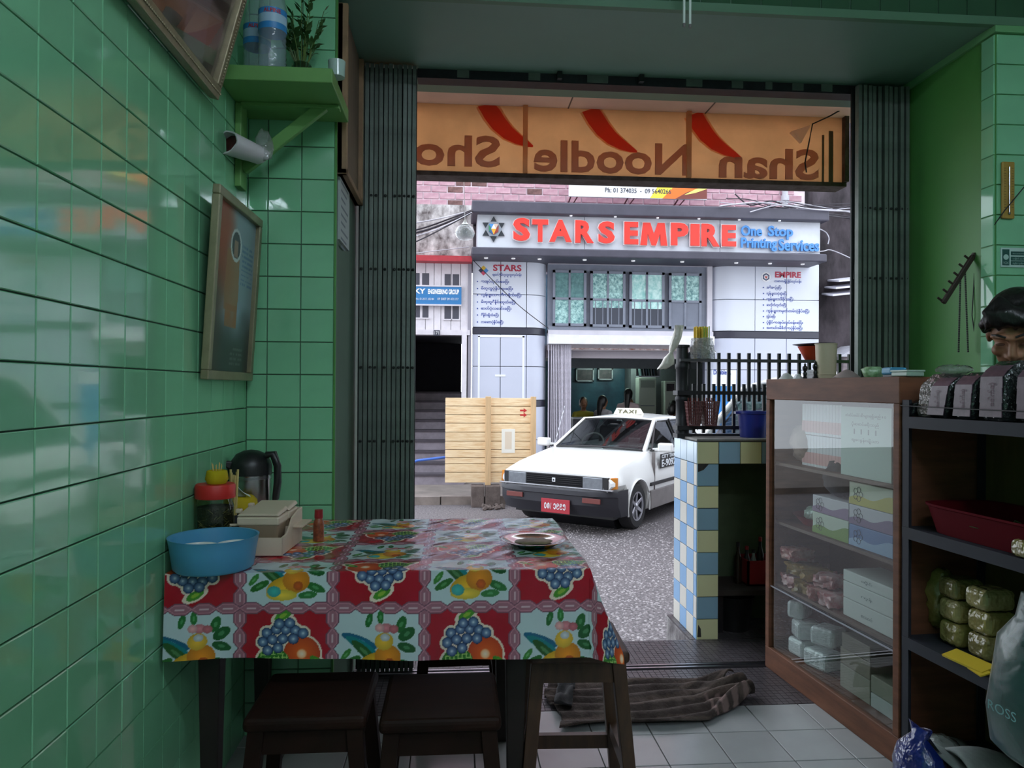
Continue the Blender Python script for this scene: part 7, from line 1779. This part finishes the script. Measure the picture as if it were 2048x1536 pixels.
# pickle jar with red lid
t = thing('pickle_jar', 'glass jar of dried herbs with a red screw lid', 'jar', (-.644, 2.028, ZT))
jr = .049
B().lathe([(jr * .95, 0), (jr, .008), (jr, .125), (jr * .86, .142), (jr * .86, .150)], 32).build('glass_body', glass('jar_glass', (206, 216, 204), 1.0, 0.01), t, world=False, smooth=40)
B().lathe([(jr * .92, .004), (jr * .93, .122), (.001, .122)], 24).build('herb_filling', mat('dried_herbs', (72, 66, 38), 0.9, noise=0.8, nscale=70, dark=(30, 26, 16), bump=1.0, bscale=120), t, world=False)
B().lathe([(jr * 1.04, .146), (jr * 1.06, .150), (jr * 1.06, .178), (jr * 1.0, .183), (.001, .183)], 36).build('screw_lid', mat('red_lid', (196, 40, 34), 0.45), t, world=False, smooth=40)
rs = random.Random(4); q = B()
for i in range(90):
    a = rs.random() * 6.28; z = rs.uniform(.01, .118); d = Vector((-math.sin(a), math.cos(a), rs.uniform(-1.2, 1.2))).normalized() * rs.uniform(.004, .011); p0 = Vector((jr * .955 * math.cos(a), jr * .955 * math.sin(a), z))
    q.bar(p0 - d, p0 + d, .002, .001)
q = q.build('herb_bits', mat('pale_herb_bits', (150, 138, 84), 0.8, noise=0.4, nscale=90), t, world=False); q['kind'] = 'stuff'
# cup of toothpicks on the lid
t = thing('toothpick_cup', 'yellow toothpick cup standing on the red jar lid', 'cup', (-.640, 2.028, ZT + .184))
B().lathe([(.024, 0), (.030, .012), (.026, .034), (.021, .036), (.023, .012), (.001, .004)], 24).build('cup_shell', translucent('yellow_clear_plastic', (216, 200, 40), 0.4), t, world=False, smooth=40)
for i in range(9):
    a = i * .7; B().tube([(.006 * math.cos(a), .006 * math.sin(a), .006), (.013 * math.cos(a), .013 * math.sin(a), .048 + .004 * (i % 3))], .001, 5).build('toothpick', mat('pale_wood_pick', (226, 196, 120), 0.6), t, world=False)
# chopsticks in a dark holder
t = thing('chopstick_holder', 'dark holder with bamboo chopsticks between jar and thermos', 'holder', (-.622, 2.112, ZT))
B().lathe([(.017, 0), (.018, .06), (.020, .085), (.016, .085), (.015, .006), (.001, .006)], 20).build('holder_body', mat('slate_plastic', (58, 62, 66), 0.5), t, world=False, smooth=40)
for i in range(6):
    a = i * 1.05; B().tube([(.006 * math.cos(a), .006 * math.sin(a), .007), (.010 * math.cos(a) + .003, .010 * math.sin(a), .212 - .008 * (i % 3))], [.0024, .0032], 6).build('chopstick', mat('bamboo', (204, 186, 116), 0.5), t, world=False)
# steel thermos jug
t = thing('thermos_jug', 'steel thermos jug with black lid in the tiled corner', 'thermos', (-.634, 2.335, ZT))
tr_ = .062
B().lathe([(tr_ * .98, 0), (tr_, .006), (tr_, .172), (tr_ * .99, .178)], 40).build('steel_body', mat('brushed_steel', (176, 170, 172), 0.22, 1.0), t, world=False, smooth=40)
B().lathe([(tr_ * 1.02, .172), (tr_ * 1.03, .200), (tr_ * .95, .215), (tr_ * .70, .236), (tr_ * .35, .246), (.001, .249)], 40).build('black_lid', m_dkp, t, world=False, smooth=40)
B().taper((-tr_ * .8, -.02, .200), (-tr_ * 1.32, -.035, .212), .034, .028, .018, .016).build('spout', m_dkp, t, world=False, bevel=.005)
B().tube([(tr_ * .8, -.01, .232), (tr_ * 1.15, -.012, .236), (tr_ * 1.36, -.014, .200), (tr_ * 1.38, -.014, .150), (tr_ * 1.28, -.013, .100), (tr_ * 1.05, -.01, .06)], [.012, .013, .012, .012, .011, .010], 12).build('handle', m_dkp, t, world=False, smooth=60)
B().lathe([(tr_ * 1.012, .160), (tr_ * 1.012, .168)], 40).build('rim_band', m_steel, t, world=False, smooth=40)
# yellow tissue holder
t = thing('tissue_holder', 'yellow plastic tissue holder with a white tissue', 'holder', (-.628, 2.205, ZT))
B().lathe([(.046, 0), (.050, .01), (.050, .085), (.047, .112), (.036, .124), (.030, .124)], 32, cap1=True).build('holder_shell', translucent('yellow_holder_plastic', (206, 182, 30), 0.25), t, world=False, smooth=40)
b = B().surf(lambda u, v: ((u - .5) * .075 * (.35 + .65 * v), -.012 + .012 * math.sin(u * 6) * v - .03 * v * v * (1 - abs(u - .5)), .118 + .042 * v - .035 * v * v * abs(u - .5) * 2), 12, 10)
b.build('tissue', mat('tissue_paper', (216, 224, 230), 0.9), t, world=False, smooth=60, solid=.0012)
# condiment caddy
m_ivy = mat('ivory_caddy_plastic', (218, 200, 176), 0.42)
cdx = Vector((-.512, 2.066, ZT)); crz = -.06
t = thing('condiment_caddy', 'ivory condiment caddy holding two lidded pots', 'caddy', cdx, crz)
w2, d2 = .066, .100
B().box(-w2, w2, -d2, d2, 0, .006).build('base', m_ivy, t, world=False, bevel=.003)
def wallp(y0, y1, n=12): return [(y0 + (y1 - y0) * i / n) for i in range(n + 1)]
prof = [(-d2, .048), (-d2 * .55, .050), (-d2 * .30, .062), (-.0, .085), (d2 * .5, .095), (d2, .098)]
for s in (-1, 1):
    B().prism([(s * w2, -d2, 0.002), (s * w2, d2, 0.002)] + [(s * w2, y, z) for y, z in reversed(prof)], (-s * .005, 0, 0)).build('side_wall', m_ivy, t, world=False, bevel=.0015)
B().box(-w2, w2, -d2, -d2 + .005, .002, .048).build('front_wall', m_ivy, t, world=False); B().box(-w2, w2, d2 - .005, d2, .002, .098).build('rear_wall', m_ivy, t, world=False)
B().box(-w2, w2, -.003, .003, .002, .06).build('divider', m_ivy, t, world=False)
B().cbox((w2 + .012, d2 * .55, .058), (.03, .10, .006)).build('side_shelf', m_ivy, t, world=False, bevel=.002)
for k, y in enumerate((-.049, .049)):
    u = thing('condiment_pot', ('lidded condiment pot at the front of the ivory caddy', 'lidded condiment pot at the rear of the ivory caddy')[k], 'pot', W[t] @ Vector((0, y, .0065)), crz, group='condiment pots in the caddy')
    B().hexa([(-.046, -.034, 0), (.046, -.034, 0), (.046, .034, 0), (-.046, .034, 0), (-.054, -.041, .078), (.054, -.041, .078), (.054, .041, .078), (-.054, .041, .078)]).build('clear_tub', mat('smoky_tub', (150, 128, 104), 0.2, noise=0.1), u, world=False, bevel=.008, seg=3)
    B().box(-.056, .056, -.043, .043, .072, .095).build('rim', m_ivy, u, world=False, bevel=.005)
    B().hexa([(-.056, -.044, .096), (.056, -.044, .096), (.056, .044, .102), (-.056, .044, .102), (-.050, -.043, .103), (.050, -.043, .103), (.050, .043, .112), (-.050, .043, .112)]).build('hinged_lid', m_ivy, u, world=False, bevel=.004)
    B().tube([(-.054, -.02, .070), (-.078, -.022, .070), (-.084, -.022, .045), (-.074, -.02, .022), (-.050, -.018, .02)], .0045, 8).build('handle', m_ivy, u, world=False, smooth=60)
    B().cbox((-.064, .0, .104), (.016, .016, .012)).build('hinge_knob', m_ivy, u, world=False, bevel=.003)
# small sauce bottle
p = PZ(601, 1076, ZT)
t = thing('chilli_bottle', 'small sauce bottle with a red cap beside the caddy', 'bottle', (-.392, 2.155, ZT))
B().lathe([(.015, 0), (.0155, .004), (.0155, .05), (.011, .064), (.009, .068)], 20).build('bottle_body', mat('orange_sauce_label', (170, 92, 56), 0.35, noise=0.6, nscale=60, dark=(90, 36, 24)), t, world=False, smooth=40)
B().lathe([(.012, .066), (.0125, .070), (.0115, .090), (.001, .091)], 20).build('cap', mat('dark_red_cap', (146, 28, 30), 0.4), t, world=False, smooth=40)
# steel plate at the far right of the table
p = PZ(1067, 1090, ZT)
t = thing('steel_plate', 'shallow steel plate on the far right of the table', 'plate', p)
B().lathe([(.055, 0), (.062, .002), (.080, .012), (.091, .016), (.093, .018), (.090, .0185), (.079, .014), (.060, .004), (.001, .003)], 48).build('dish', mat('polished_steel', (190, 188, 184), 0.15, 1.0), t, world=False, smooth=40)
b = B().ell((0, 0, 0), .055, .040, .007, 20, 8); crumple(b, .002, 3, 60)
o = b.build('food_scraps', mat('olive_scraps', (124, 112, 84), 0.5, noise=0.4, nscale=40), None, world=False, smooth=60, mx=Matrix.Translation(p + Vector((0, 0, .010)))); tag(o, 'thin layer of olive food scraps in the steel plate', 'food', kind='stuff')

# ================================================================== STOOLS
m_stool = mat('dark_stool_wood', (42, 23, 16), 0.55, noise=0.35, nscale=7, stretch=(1, 5, 1), dark=(30, 17, 12), spec=0.15)
m_stool2 = mat('brown_stool_wood', (80, 54, 36), 0.5, noise=0.3, nscale=7, stretch=(5, 5, 1), dark=(58, 38, 25))
def make_stool(label, loc, rz, m, h=.44, w=.27):
    t = thing('wooden_stool', label, 'stool', loc, rz, group='wooden stools around the table')
    B().box(-w / 2, w / 2, -w / 2, w / 2, h - .032, h).build('seat', m, t, world=False, bevel=.012, seg=3)
    top, bot = w / 2 - .028, w / 2 + .012
    for sx in (-1, 1):
        for sy in (-1, 1):
            B().taper((sx * top, sy * top, h - .032), (sx * bot, sy * bot, 0), .036, .036, .032, .032).build('leg', m, t, world=False, bevel=.002)
    f = lambda z: top + (bot - top) * (1 - z / (h - .032))
    za = h - .055
    for s in (-1, 1):
        B().box(-f(za), f(za), s * f(za) - .009, s * f(za) + .009, h - .085, h - .032).build('apron', m, t, world=False)
        B().box(s * f(za) - .009, s * f(za) + .009, -f(za), f(za), h - .085, h - .032).build('apron', m, t, world=False)
        zr_ = .115; B().box(-f(zr_), f(zr_), s * f(zr_) - .010, s * f(zr_) + .010, zr_ - .02, zr_ + .02).build('stretcher', m, t, world=False)
        zr_ = .16; B().box(s * f(zr_) - .010, s * f(zr_) + .010, -f(zr_), f(zr_), zr_ - .02, zr_ + .02).build('stretcher', m, t, world=False)
    return t
make_stool('dark wooden stool nearest the green wall under the table', (-.327, 1.775, 0), 0.0, m_stool)
make_stool('dark wooden stool in the middle of the table front', (-.028, 1.748, 0), -0.0, m_stool)
make_stool('brown wooden stool under the right corner of the tablecloth', (.335, 2.035, 0), -0.04, m_stool2, .475, .27)
make_stool('dark wooden stool at the far side of the table by the gate', (.02, 2.70, 0), 0.03, m_stool)

# ================================================================== RAG ON THE FLOOR
rx0, rx1, ry0, ry1 = .36, 1.10, 2.50, 2.84
def rag(u, v):
    x = rx0 + (rx1 - rx0) * u + .02 * math.sin(v * 7); bunch = max(0, (u - .72) / .28)
    y = ry0 + (ry1 - ry0) * v + .012 * math.sin(u * 9 + v * 4) - .03 * (1 - u) * (1 - v)
    if bunch > 0: y = y * (1 - .55 * bunch) + (ry0 + .24) * .55 * bunch; x -= bunch * .05 * math.sin(v * 9)
    z = .010 + .010 * (1 + math.sin(v * 34 + 1.6 * math.sin(u * 5))) * (.5 + .5 * math.sin(u * 2.4 + v)) ** 1 + bunch * .035 * (1 + math.sin(v * 21 + u * 13)) * .9
    return (x, y, max(z, .004))
o = B().surf(rag, 90, 60).build('floor_rag', m_stool, smooth=60, solid=.006)
def rag_print(a):
    s = np.sin(a[:, 1] * 120 + 6 * np.sin(a[:, 0] * 4)); w = vnoise(a[:, 0] * 40, a[:, 1] * 40, 2)
    c = np.where((s > .55)[:, None], (88, 74, 68), (64, 53, 49)) + 26 * (w[:, None] - .5)
    tip = ((a[:, 0] > .93) & (a[:, 1] < 2.66)); c = np.where(tip[:, None] & (np.sin(a[:, 0] * 130) > 0)[:, None], (124, 102, 98), c); return c
o.data.materials.clear(); o.data.materials.append(mat('dirty_rag_cloth', (80, 66, 60), 0.95, attr='print', bump=0.5, bscale=80)); paint(o, rag_print)
tag(o, 'dirty brown striped floor rag bunched up in the doorway', 'rag')
b = B().surf(lambda u, v: (.36 + .05 * u + .06 * v, 2.60 + .22 * u - .02 * v, .030 + .018 * math.sin(u * 9) * math.sin(v * 5) + .012), 24, 10)
o = b.build('black_strip', mat('black_rag', (38, 36, 38), 0.9, noise=0.3, bump=0.4), None, smooth=60, solid=.006); tag(o, 'torn black strip of cloth lying on the floor rag', 'rag')

# ================================================================== CORNER SHELF
m_shf = mat('leaf_green_wood_paint', (104, 158, 84), 0.5, noise=0.12, nscale=4)
pb_ = PY(697, 246, YC); zb_ = pb_.z; pf_ = PZ(668, 166, zb_); SX1 = pb_.x; SY0 = pf_.y; SZT = zb_ + .044
sf_ = thing('corner_shelf', 'bright green painted wooden corner shelf with slanting strut', 'shelf', ((XL + SX1) / 2, YC, zb_))
B().box(XL + .002, SX1, SY0, YC - .002, zb_, SZT).build('board', m_shf, sf_, bevel=.003)
ft = PX(486, 352, XL + .02); tp = PZ(648, 212, zb_)
B().bar((XL + .02, ft.y, 1.86), (tp.x, tp.y, zb_), .036, .022, up=(0, 1, 0)).build('strut', m_shf, sf_, bevel=.003)
B().box(XL + .002, XL + .022, ft.y - .03, ft.y + .035, 1.80, zb_).build('wall_plate', m_shf, sf_, bevel=.003)
B().box(XL + .02, tp.x + .05, tp.y - .015, tp.y + .02, zb_ - .012, zb_).build('cross_batten', m_shf, sf_, bevel=.002)
# water bottles
m_pet = film('bottle_plastic', (186, 206, 220), 0.28, 0.06, 0.15, 60)
for k, (x, y, lab) in enumerate(((-.553, 2.235, 'plastic water bottle with blue label in front on the green shelf'), (-.625, 2.335, 'plastic water bottle with blue label behind, beside the picture'))):
    t = thing('water_bottle', lab, 'bottle', (x, y, SZT + .001), group='water bottles on the green shelf')
    r = .041; pr2 = [(r * .9, 0), (r, .008)]
    for i in range(6): pr2 += [(r, .012 + i * .017), (r * .94, .020 + i * .017)]
    pr2 += [(r, .115), (r, .185), (r * .96, .20), (r * .75, .245), (r * .36, .275), (r * .33, .285)]
    B().lathe(pr2, 28).build('bottle_wall', m_pet, t, world=False, smooth=35)
    B().lathe([(r * 1.012, .118), (r * 1.012, .180)], 28, cap0=False, cap1=False).build('label', mat('water_label_blue', (58, 142, 206), 0.35), t, world=False, smooth=40)
    B().lathe([(r * 1.016, .137), (r * 1.016, .163)], 28, cap0=False, cap1=False).build('label_band', mat('water_label_pale', (176, 210, 232), 0.35), t, world=False, smooth=40)
    B().lathe([(r * .40, .282), (r * .40, .302), (.001, .302)], 20).build('cap', mat('blue_cap', (50, 100, 190), 0.4), t, world=False, smooth=40)
    # name round the label facing the room
    me = text_mesh('ALPINE', mat('label_red', (190, 50, 60), 0.5), 0.0, 0.03); n = len(me.vertices); a = np.empty(n * 3); me.vertices.foreach_get('co', a); a = a.reshape(-1, 3); lo, hi = a.min(0), a.max(0)
    th_ = ((a[:, 0] - lo[0]) / (hi[0] - lo[0]) - .5) * 1.25 - PI / 2 + .2; zz_ = (a[:, 1] - lo[1]) / (hi[1] - lo[1]) * .012 + .164
    rr2 = r * 1.02; me.vertices.foreach_set('co', np.stack([rr2 * np.cos(th_), rr2 * np.sin(th_), zz_], 1).reshape(-1)); me.update(); link('lettering', me, t)
# green sprigs
t = thing('herb_sprigs', 'bunch of leafy green sprigs in a jar behind the bottles', 'plant', (-.50, 2.395, SZT + .001))
B().lathe([(.03, 0), (.033, .09), (.028, .10)], 20, cap1=False).build('vase', glass('jar_glass'), t, world=False, smooth=40, solid=.002)
rs = random.Random(12); lf = B(); stm = B()
for i in range(26):
    a = rs.random() * 6.28; l_ = rs.uniform(.16, .30); sp = rs.uniform(.2, .65)
    pts_ = [Vector((.01 * math.cos(a), .01 * math.sin(a), .004)), Vector((.022 * math.cos(a), .022 * math.sin(a), .10)), Vector((sp * .12 * math.cos(a), min(sp * .12 * math.sin(a), .07), l_)), ]
    stm.tube(pts_, [.0022, .002, .001], 5)
    for k in range(9):
        f = .35 + .65 * k / 8; p0 = pts_[1].lerp(pts_[2], f); d = Vector((math.cos(a + rs.uniform(-1.5, 1.5)), math.sin(a + rs.uniform(-1.5, 1.5)), rs.uniform(.1, 1))).normalized() * rs.uniform(.02, .042); sd = d.cross(Vector((.3, .2, 1))).normalized() * d.length * .18
        if (p0 + d).y > .10: d.y = -abs(d.y)
        lf.add([p0, p0 + d * .5 + sd, p0 + d, p0 + d * .5 - sd], [(0, 1, 2, 3)])
stm.build('stems', mat('green_stem', (96, 120, 60), 0.5), t, world=False, smooth=60); q = lf.build('leaves', mat('sprig_leaf', (76, 116, 60), 0.5, noise=0.4, nscale=30), t, world=False); q['kind'] = 'stuff'
# small glass at the shelf corner
p = Vector((-.365, 2.25, SZT + .001)); t = thing('small_glass', 'small clear glass at the outer corner of the green shelf', 'glass', p)
B().lathe([(.024, 0), (.026, .048), (.0245, .048), (.0225, .005), (.001, .005)], 24).build('glass_wall', mat('frosty_glass', (170, 196, 186), 0.15), t, world=False, smooth=40)
# paper roll parcel tucked behind the strut
rp = thing('paper_parcel', 'white paper cone with dried red chillies tucked behind the strut', 'parcel', PY(490, 300, 2.32))
p0, p1 = PY(452, 284, 2.24), PY(522, 312, 2.36); ax = frame_from(p0 - p1); L_ = (p0 - p1).length
q = B().lathe([(.034, 0), (.040, L_ * .4), (.046, L_), (.041, L_), (.036, L_ * .4), (.03, .01), (.001, .01)], 20, p1, R=ax, sy=.75); crumple(q, .002, 5, 60)
q.build('paper_cone', mat('white_wrap_paper', (206, 204, 206), 0.7), rp, smooth=50)
q = B().lathe([(.036, 0), (.001, .006)], 14, p0 - (p0 - p1).normalized() * .025, R=ax, sy=.75); crumple(q, .003, 9, 90); q.build('chilli_filling', mat('dried_chilli', (78, 26, 26), 0.6, noise=0.4, nscale=60), rp)
q = B().ell(PY(528, 290, 2.34), .03, .02, .05, 16, 10); crumple(q, .006, 6, 60); q.build('clear_wrap', film('clear_wrap', (0, 0, 0)), rp, smooth=60)

# ================================================================== PICTURES ON THE WALL
m_gold = mat('pale_gilt_frame', (150, 138, 108), 0.4, 0.3, noise=0.25, nscale=30)
m_glz = glass('picture_glass', (240, 242, 242), 1.0, 0.0)
def frame(name, label, o, xd, yd, w, h, bw_, dp, mf, fn, res=.006, beads=False, glazed=True):
    """o lower left corner on the picture plane, xd/yd world directions"""
    t = thing(name, label, 'picture', o); M_ = face_mx(o, xd, yd)
    for k, (x0, x1, y0, y1) in enumerate(((0, w, 0, bw_), (0, w, h - bw_, h), (0, bw_, bw_, h - bw_), (w - bw_, w, bw_, h - bw_))):
        b = B().box(x0, x1, y0, y1, 0, dp); b.v = [M_ @ v for v in b.v]; b.build('frame_bar', mf, t, bevel=.003)
        if beads:
            q = B(); n = int(max(x1 - x0, y1 - y0) / .009)
            for i in range(n):
                f = (i + .5) / n; c = Vector(((x0 + (x1 - x0) * f) if x1 - x0 > y1 - y0 else (x0 + x1) / 2, (y0 + y1) / 2 if x1 - x0 > y1 - y0 else y0 + (y1 - y0) * f, dp)); q.ell(M_ @ c, .004, .004, .004, 6, 4)
            q.build('beading', mf, t, smooth=60)
    nx, ny = int(w / res), int(h / res)
    b = B().surf(lambda u, v: M_ @ Vector((bw_ * .7 + u * (w - 1.4 * bw_), bw_ * .7 + v * (h - 1.4 * bw_), dp * .35)), nx, ny)
    o2 = b.build('picture_sheet', mat(name + '_print', (255, 255, 255), 0.35, attr='print'), t)
    uv = np.array([(i / nx, j / ny) for j in range(ny + 1) for i in range(nx + 1)])
    paint(o2, lambda a: fn(uv[:, 0], uv[:, 1]))
    if glazed: B().add([M_ @ Vector(q) for q in ((bw_ * .8, bw_ * .8, dp * .5), (w - bw_ * .8, bw_ * .8, dp * .5), (w - bw_ * .8, h - bw_ * .8, dp * .5), (bw_ * .8, h - bw_ * .8, dp * .5))], [(0, 1, 2, 3)]).build('glazing', m_glz, t)
    return t
def blend(c, mask, rgb): return c * (1 - mask[:, None]) + np.array(rgb) * mask[:, None]
def sm(a, b_, x): t_ = np.clip((x - a) / (b_ - a), 0, 1); return t_ * t_ * (3 - 2 * t_)
def art_low(u, v):
    n = len(u); w1 = vnoise(u * 5, v * 8, 1); w2 = vnoise(u * 14, v * 20, 4)
    c = np.zeros((n, 3)) + np.array((136, 158, 168)); c = blend(c, sm(.55, .2, u + .15 * (w1 - .5)) * sm(.25, .6, v), (150, 66, 44))
    c = blend(c, sm(.45, .15, v + .12 * (w1 - .5)), (52, 56, 58)); c = blend(c, sm(.35, .1, u) * sm(.75, .4, v) * .8, (70, 52, 44))
    c = blend(c, ((np.abs(u - .45) < .17 - .10 * np.abs(v - .5)) & (v > .38) & (v < .74)).astype(float) * .8, (150, 104, 66))
    c = blend(c, ((np.abs(u - .47) < .14) & (v > .28) & (v < .42)).astype(float) * (.5 + .5 * w2), (150, 96, 58))
    d = np.sqrt(((u - .50) / .13) ** 2 + ((v - .78) / .10) ** 2); c = blend(c, (d < 1).astype(float), (196, 206, 206)); c = blend(c, (d < .8).astype(float), (66, 70, 80)); c = blend(c, ((np.abs(u - .5) < .05) & (np.abs(v - .76) < .05)).astype(float), (150, 120, 104))
    txt = ((u > .66) & (u < .95) & (v > .55) & (v < .82) & ((v * 34) % 1 < .45) & (vnoise(u * 60, np.floor(v * 34) * 3.3, 8) > .32)); c = blend(c, txt.astype(float) * .8, (70, 110, 150))
    txt = ((u > .5) & (u < .82) & (v > .05) & (v < .16) & ((v * 34) % 1 < .4) & (vnoise(u * 60, np.floor(v * 34) * 3.3, 9) > .4)); c = blend(c, txt.astype(float) * .6, (120, 126, 120))
    return c
pl_b, pr_b = PX(407, 756, XL + .020), PX(498, 763, XL + .020); zb2 = (pl_b.z + pr_b.z) / 2; ztp = PX(432, 368, XL + .045).z
Hh = ztp - zb2; yl, yr = pl_b.y, min(pr_b.y, YC - .012)
lean = Vector((.030, 0, Hh)).normalized()
frame('framed_poster', 'narrow framed poster with red and blue-grey print beside the corner', Vector((XL + .010, yl, zb2)), Vector((0, 1, 0)), lean, yr - yl, Hh, .026, .022, mat('dull_brass_frame', (140, 136, 104), 0.4, 0.2, noise=0.2, nscale=20), art_low, .004, False, False)
def art_up(u, v):
    n = len(u); w1 = vnoise(u * 4, v * 4, 11); w2 = vnoise(u * 9, v * 9, 12)
    c = np.zeros((n, 3)) + np.array((112, 92, 80)); c = blend(c, sm(.45, .65, w1), (140, 118, 116)); c = blend(c, sm(.5, .75, w2), (74, 58, 54)); c = blend(c, sm(.3, .0, u) * .5, (96, 70, 60))
    c = blend(c, ((np.abs(u - .72 + .25 * (v - .3)) < .09) & (v < .45)).astype(float) * .7, (150, 134, 140)); return c
pq = PX(431, 196, XL + .03); ln = Vector((.26, 0, .97)).normalized()
frame('leaning_picture', 'large framed faded photo leaning out from the top of left wall', Vector((XL + .012, pq.y - .80, pq.z)), Vector((0, 1, 0)), ln, .80, .62, .034, .028, m_gold, art_up, .008, True)

# board and notice on the column side facing the doorway
bxz = PX(690, 330, XC + .03)
t = thing('notice_board', 'brown board in a wooden frame on the column side above notice', 'board', (XC, 2.75, 1.94))
zb3, y0_, y1_ = PX(686, 332, XC + .03).z, YC + .03, 2.985
m_bfr = mat('tan_frame_wood', (150, 118, 84), 0.5, noise=0.25, nscale=12)
B().box(XC - .005, XC + .012, y0_, y1_, zb3, ZS - .01).build('panel', mat('dusty_brown_board', (120, 100, 80), 0.7, noise=0.3, nscale=5), t)
for a4 in ((y0_, y0_ + .02, zb3, ZS - .01), (y1_ - .02, y1_, zb3, ZS - .01), (y0_, y1_, zb3, zb3 + .02)):
    B().box(XC - .005, XC + .030, a4[0], a4[1], a4[2], a4[3]).build('frame_bar', m_bfr, t, bevel=.003)
za, zc2 = PX(690, 490, XC + .004).z, PX(690, 360, XC + .004).z
t = thing('paper_notice', 'pale paper notice on the column side below the brown board', 'paper', (XC, 2.66, za))
B().box(XC - .006, XC + .0015, 2.575, 2.80, za, zc2).build('sheet', mat('grey_notice_paper', (168, 178, 176), 0.7), t)
for i in range(9):
    z = zc2 - .03 - i * .028; B().box(XC + .0015, XC + .0019, 2.60, 2.76 - .03 * (i % 3), z, z + .008).build('print_line', mat('grey_print', (110, 120, 126), 0.7), t)
# two white rods made up to stand for a lamp's reflection at the lintel
for k, (px, py) in enumerate(((1368, 54), (1380, 56))):
    p = PY(px, py, 2.40)
    t = thing('reflection_rod', ('left one of two white rods standing for a lamp reflection', 'right one of two white rods standing for a lamp reflection')[k], 'rod', p, group='white rods standing for a lamp reflection')
    B().tube([(p.x, p.y, p.z + .008), (p.x, p.y, 3.0)], .0042, 10).build('rod', mat('reflection_white', (236, 246, 240), 0.3), t, smooth=60)
    B().lathe([(.0035, 0), (.0048, .004), (.0048, .012)], 10, p).build('tip', m_cgrey, t)
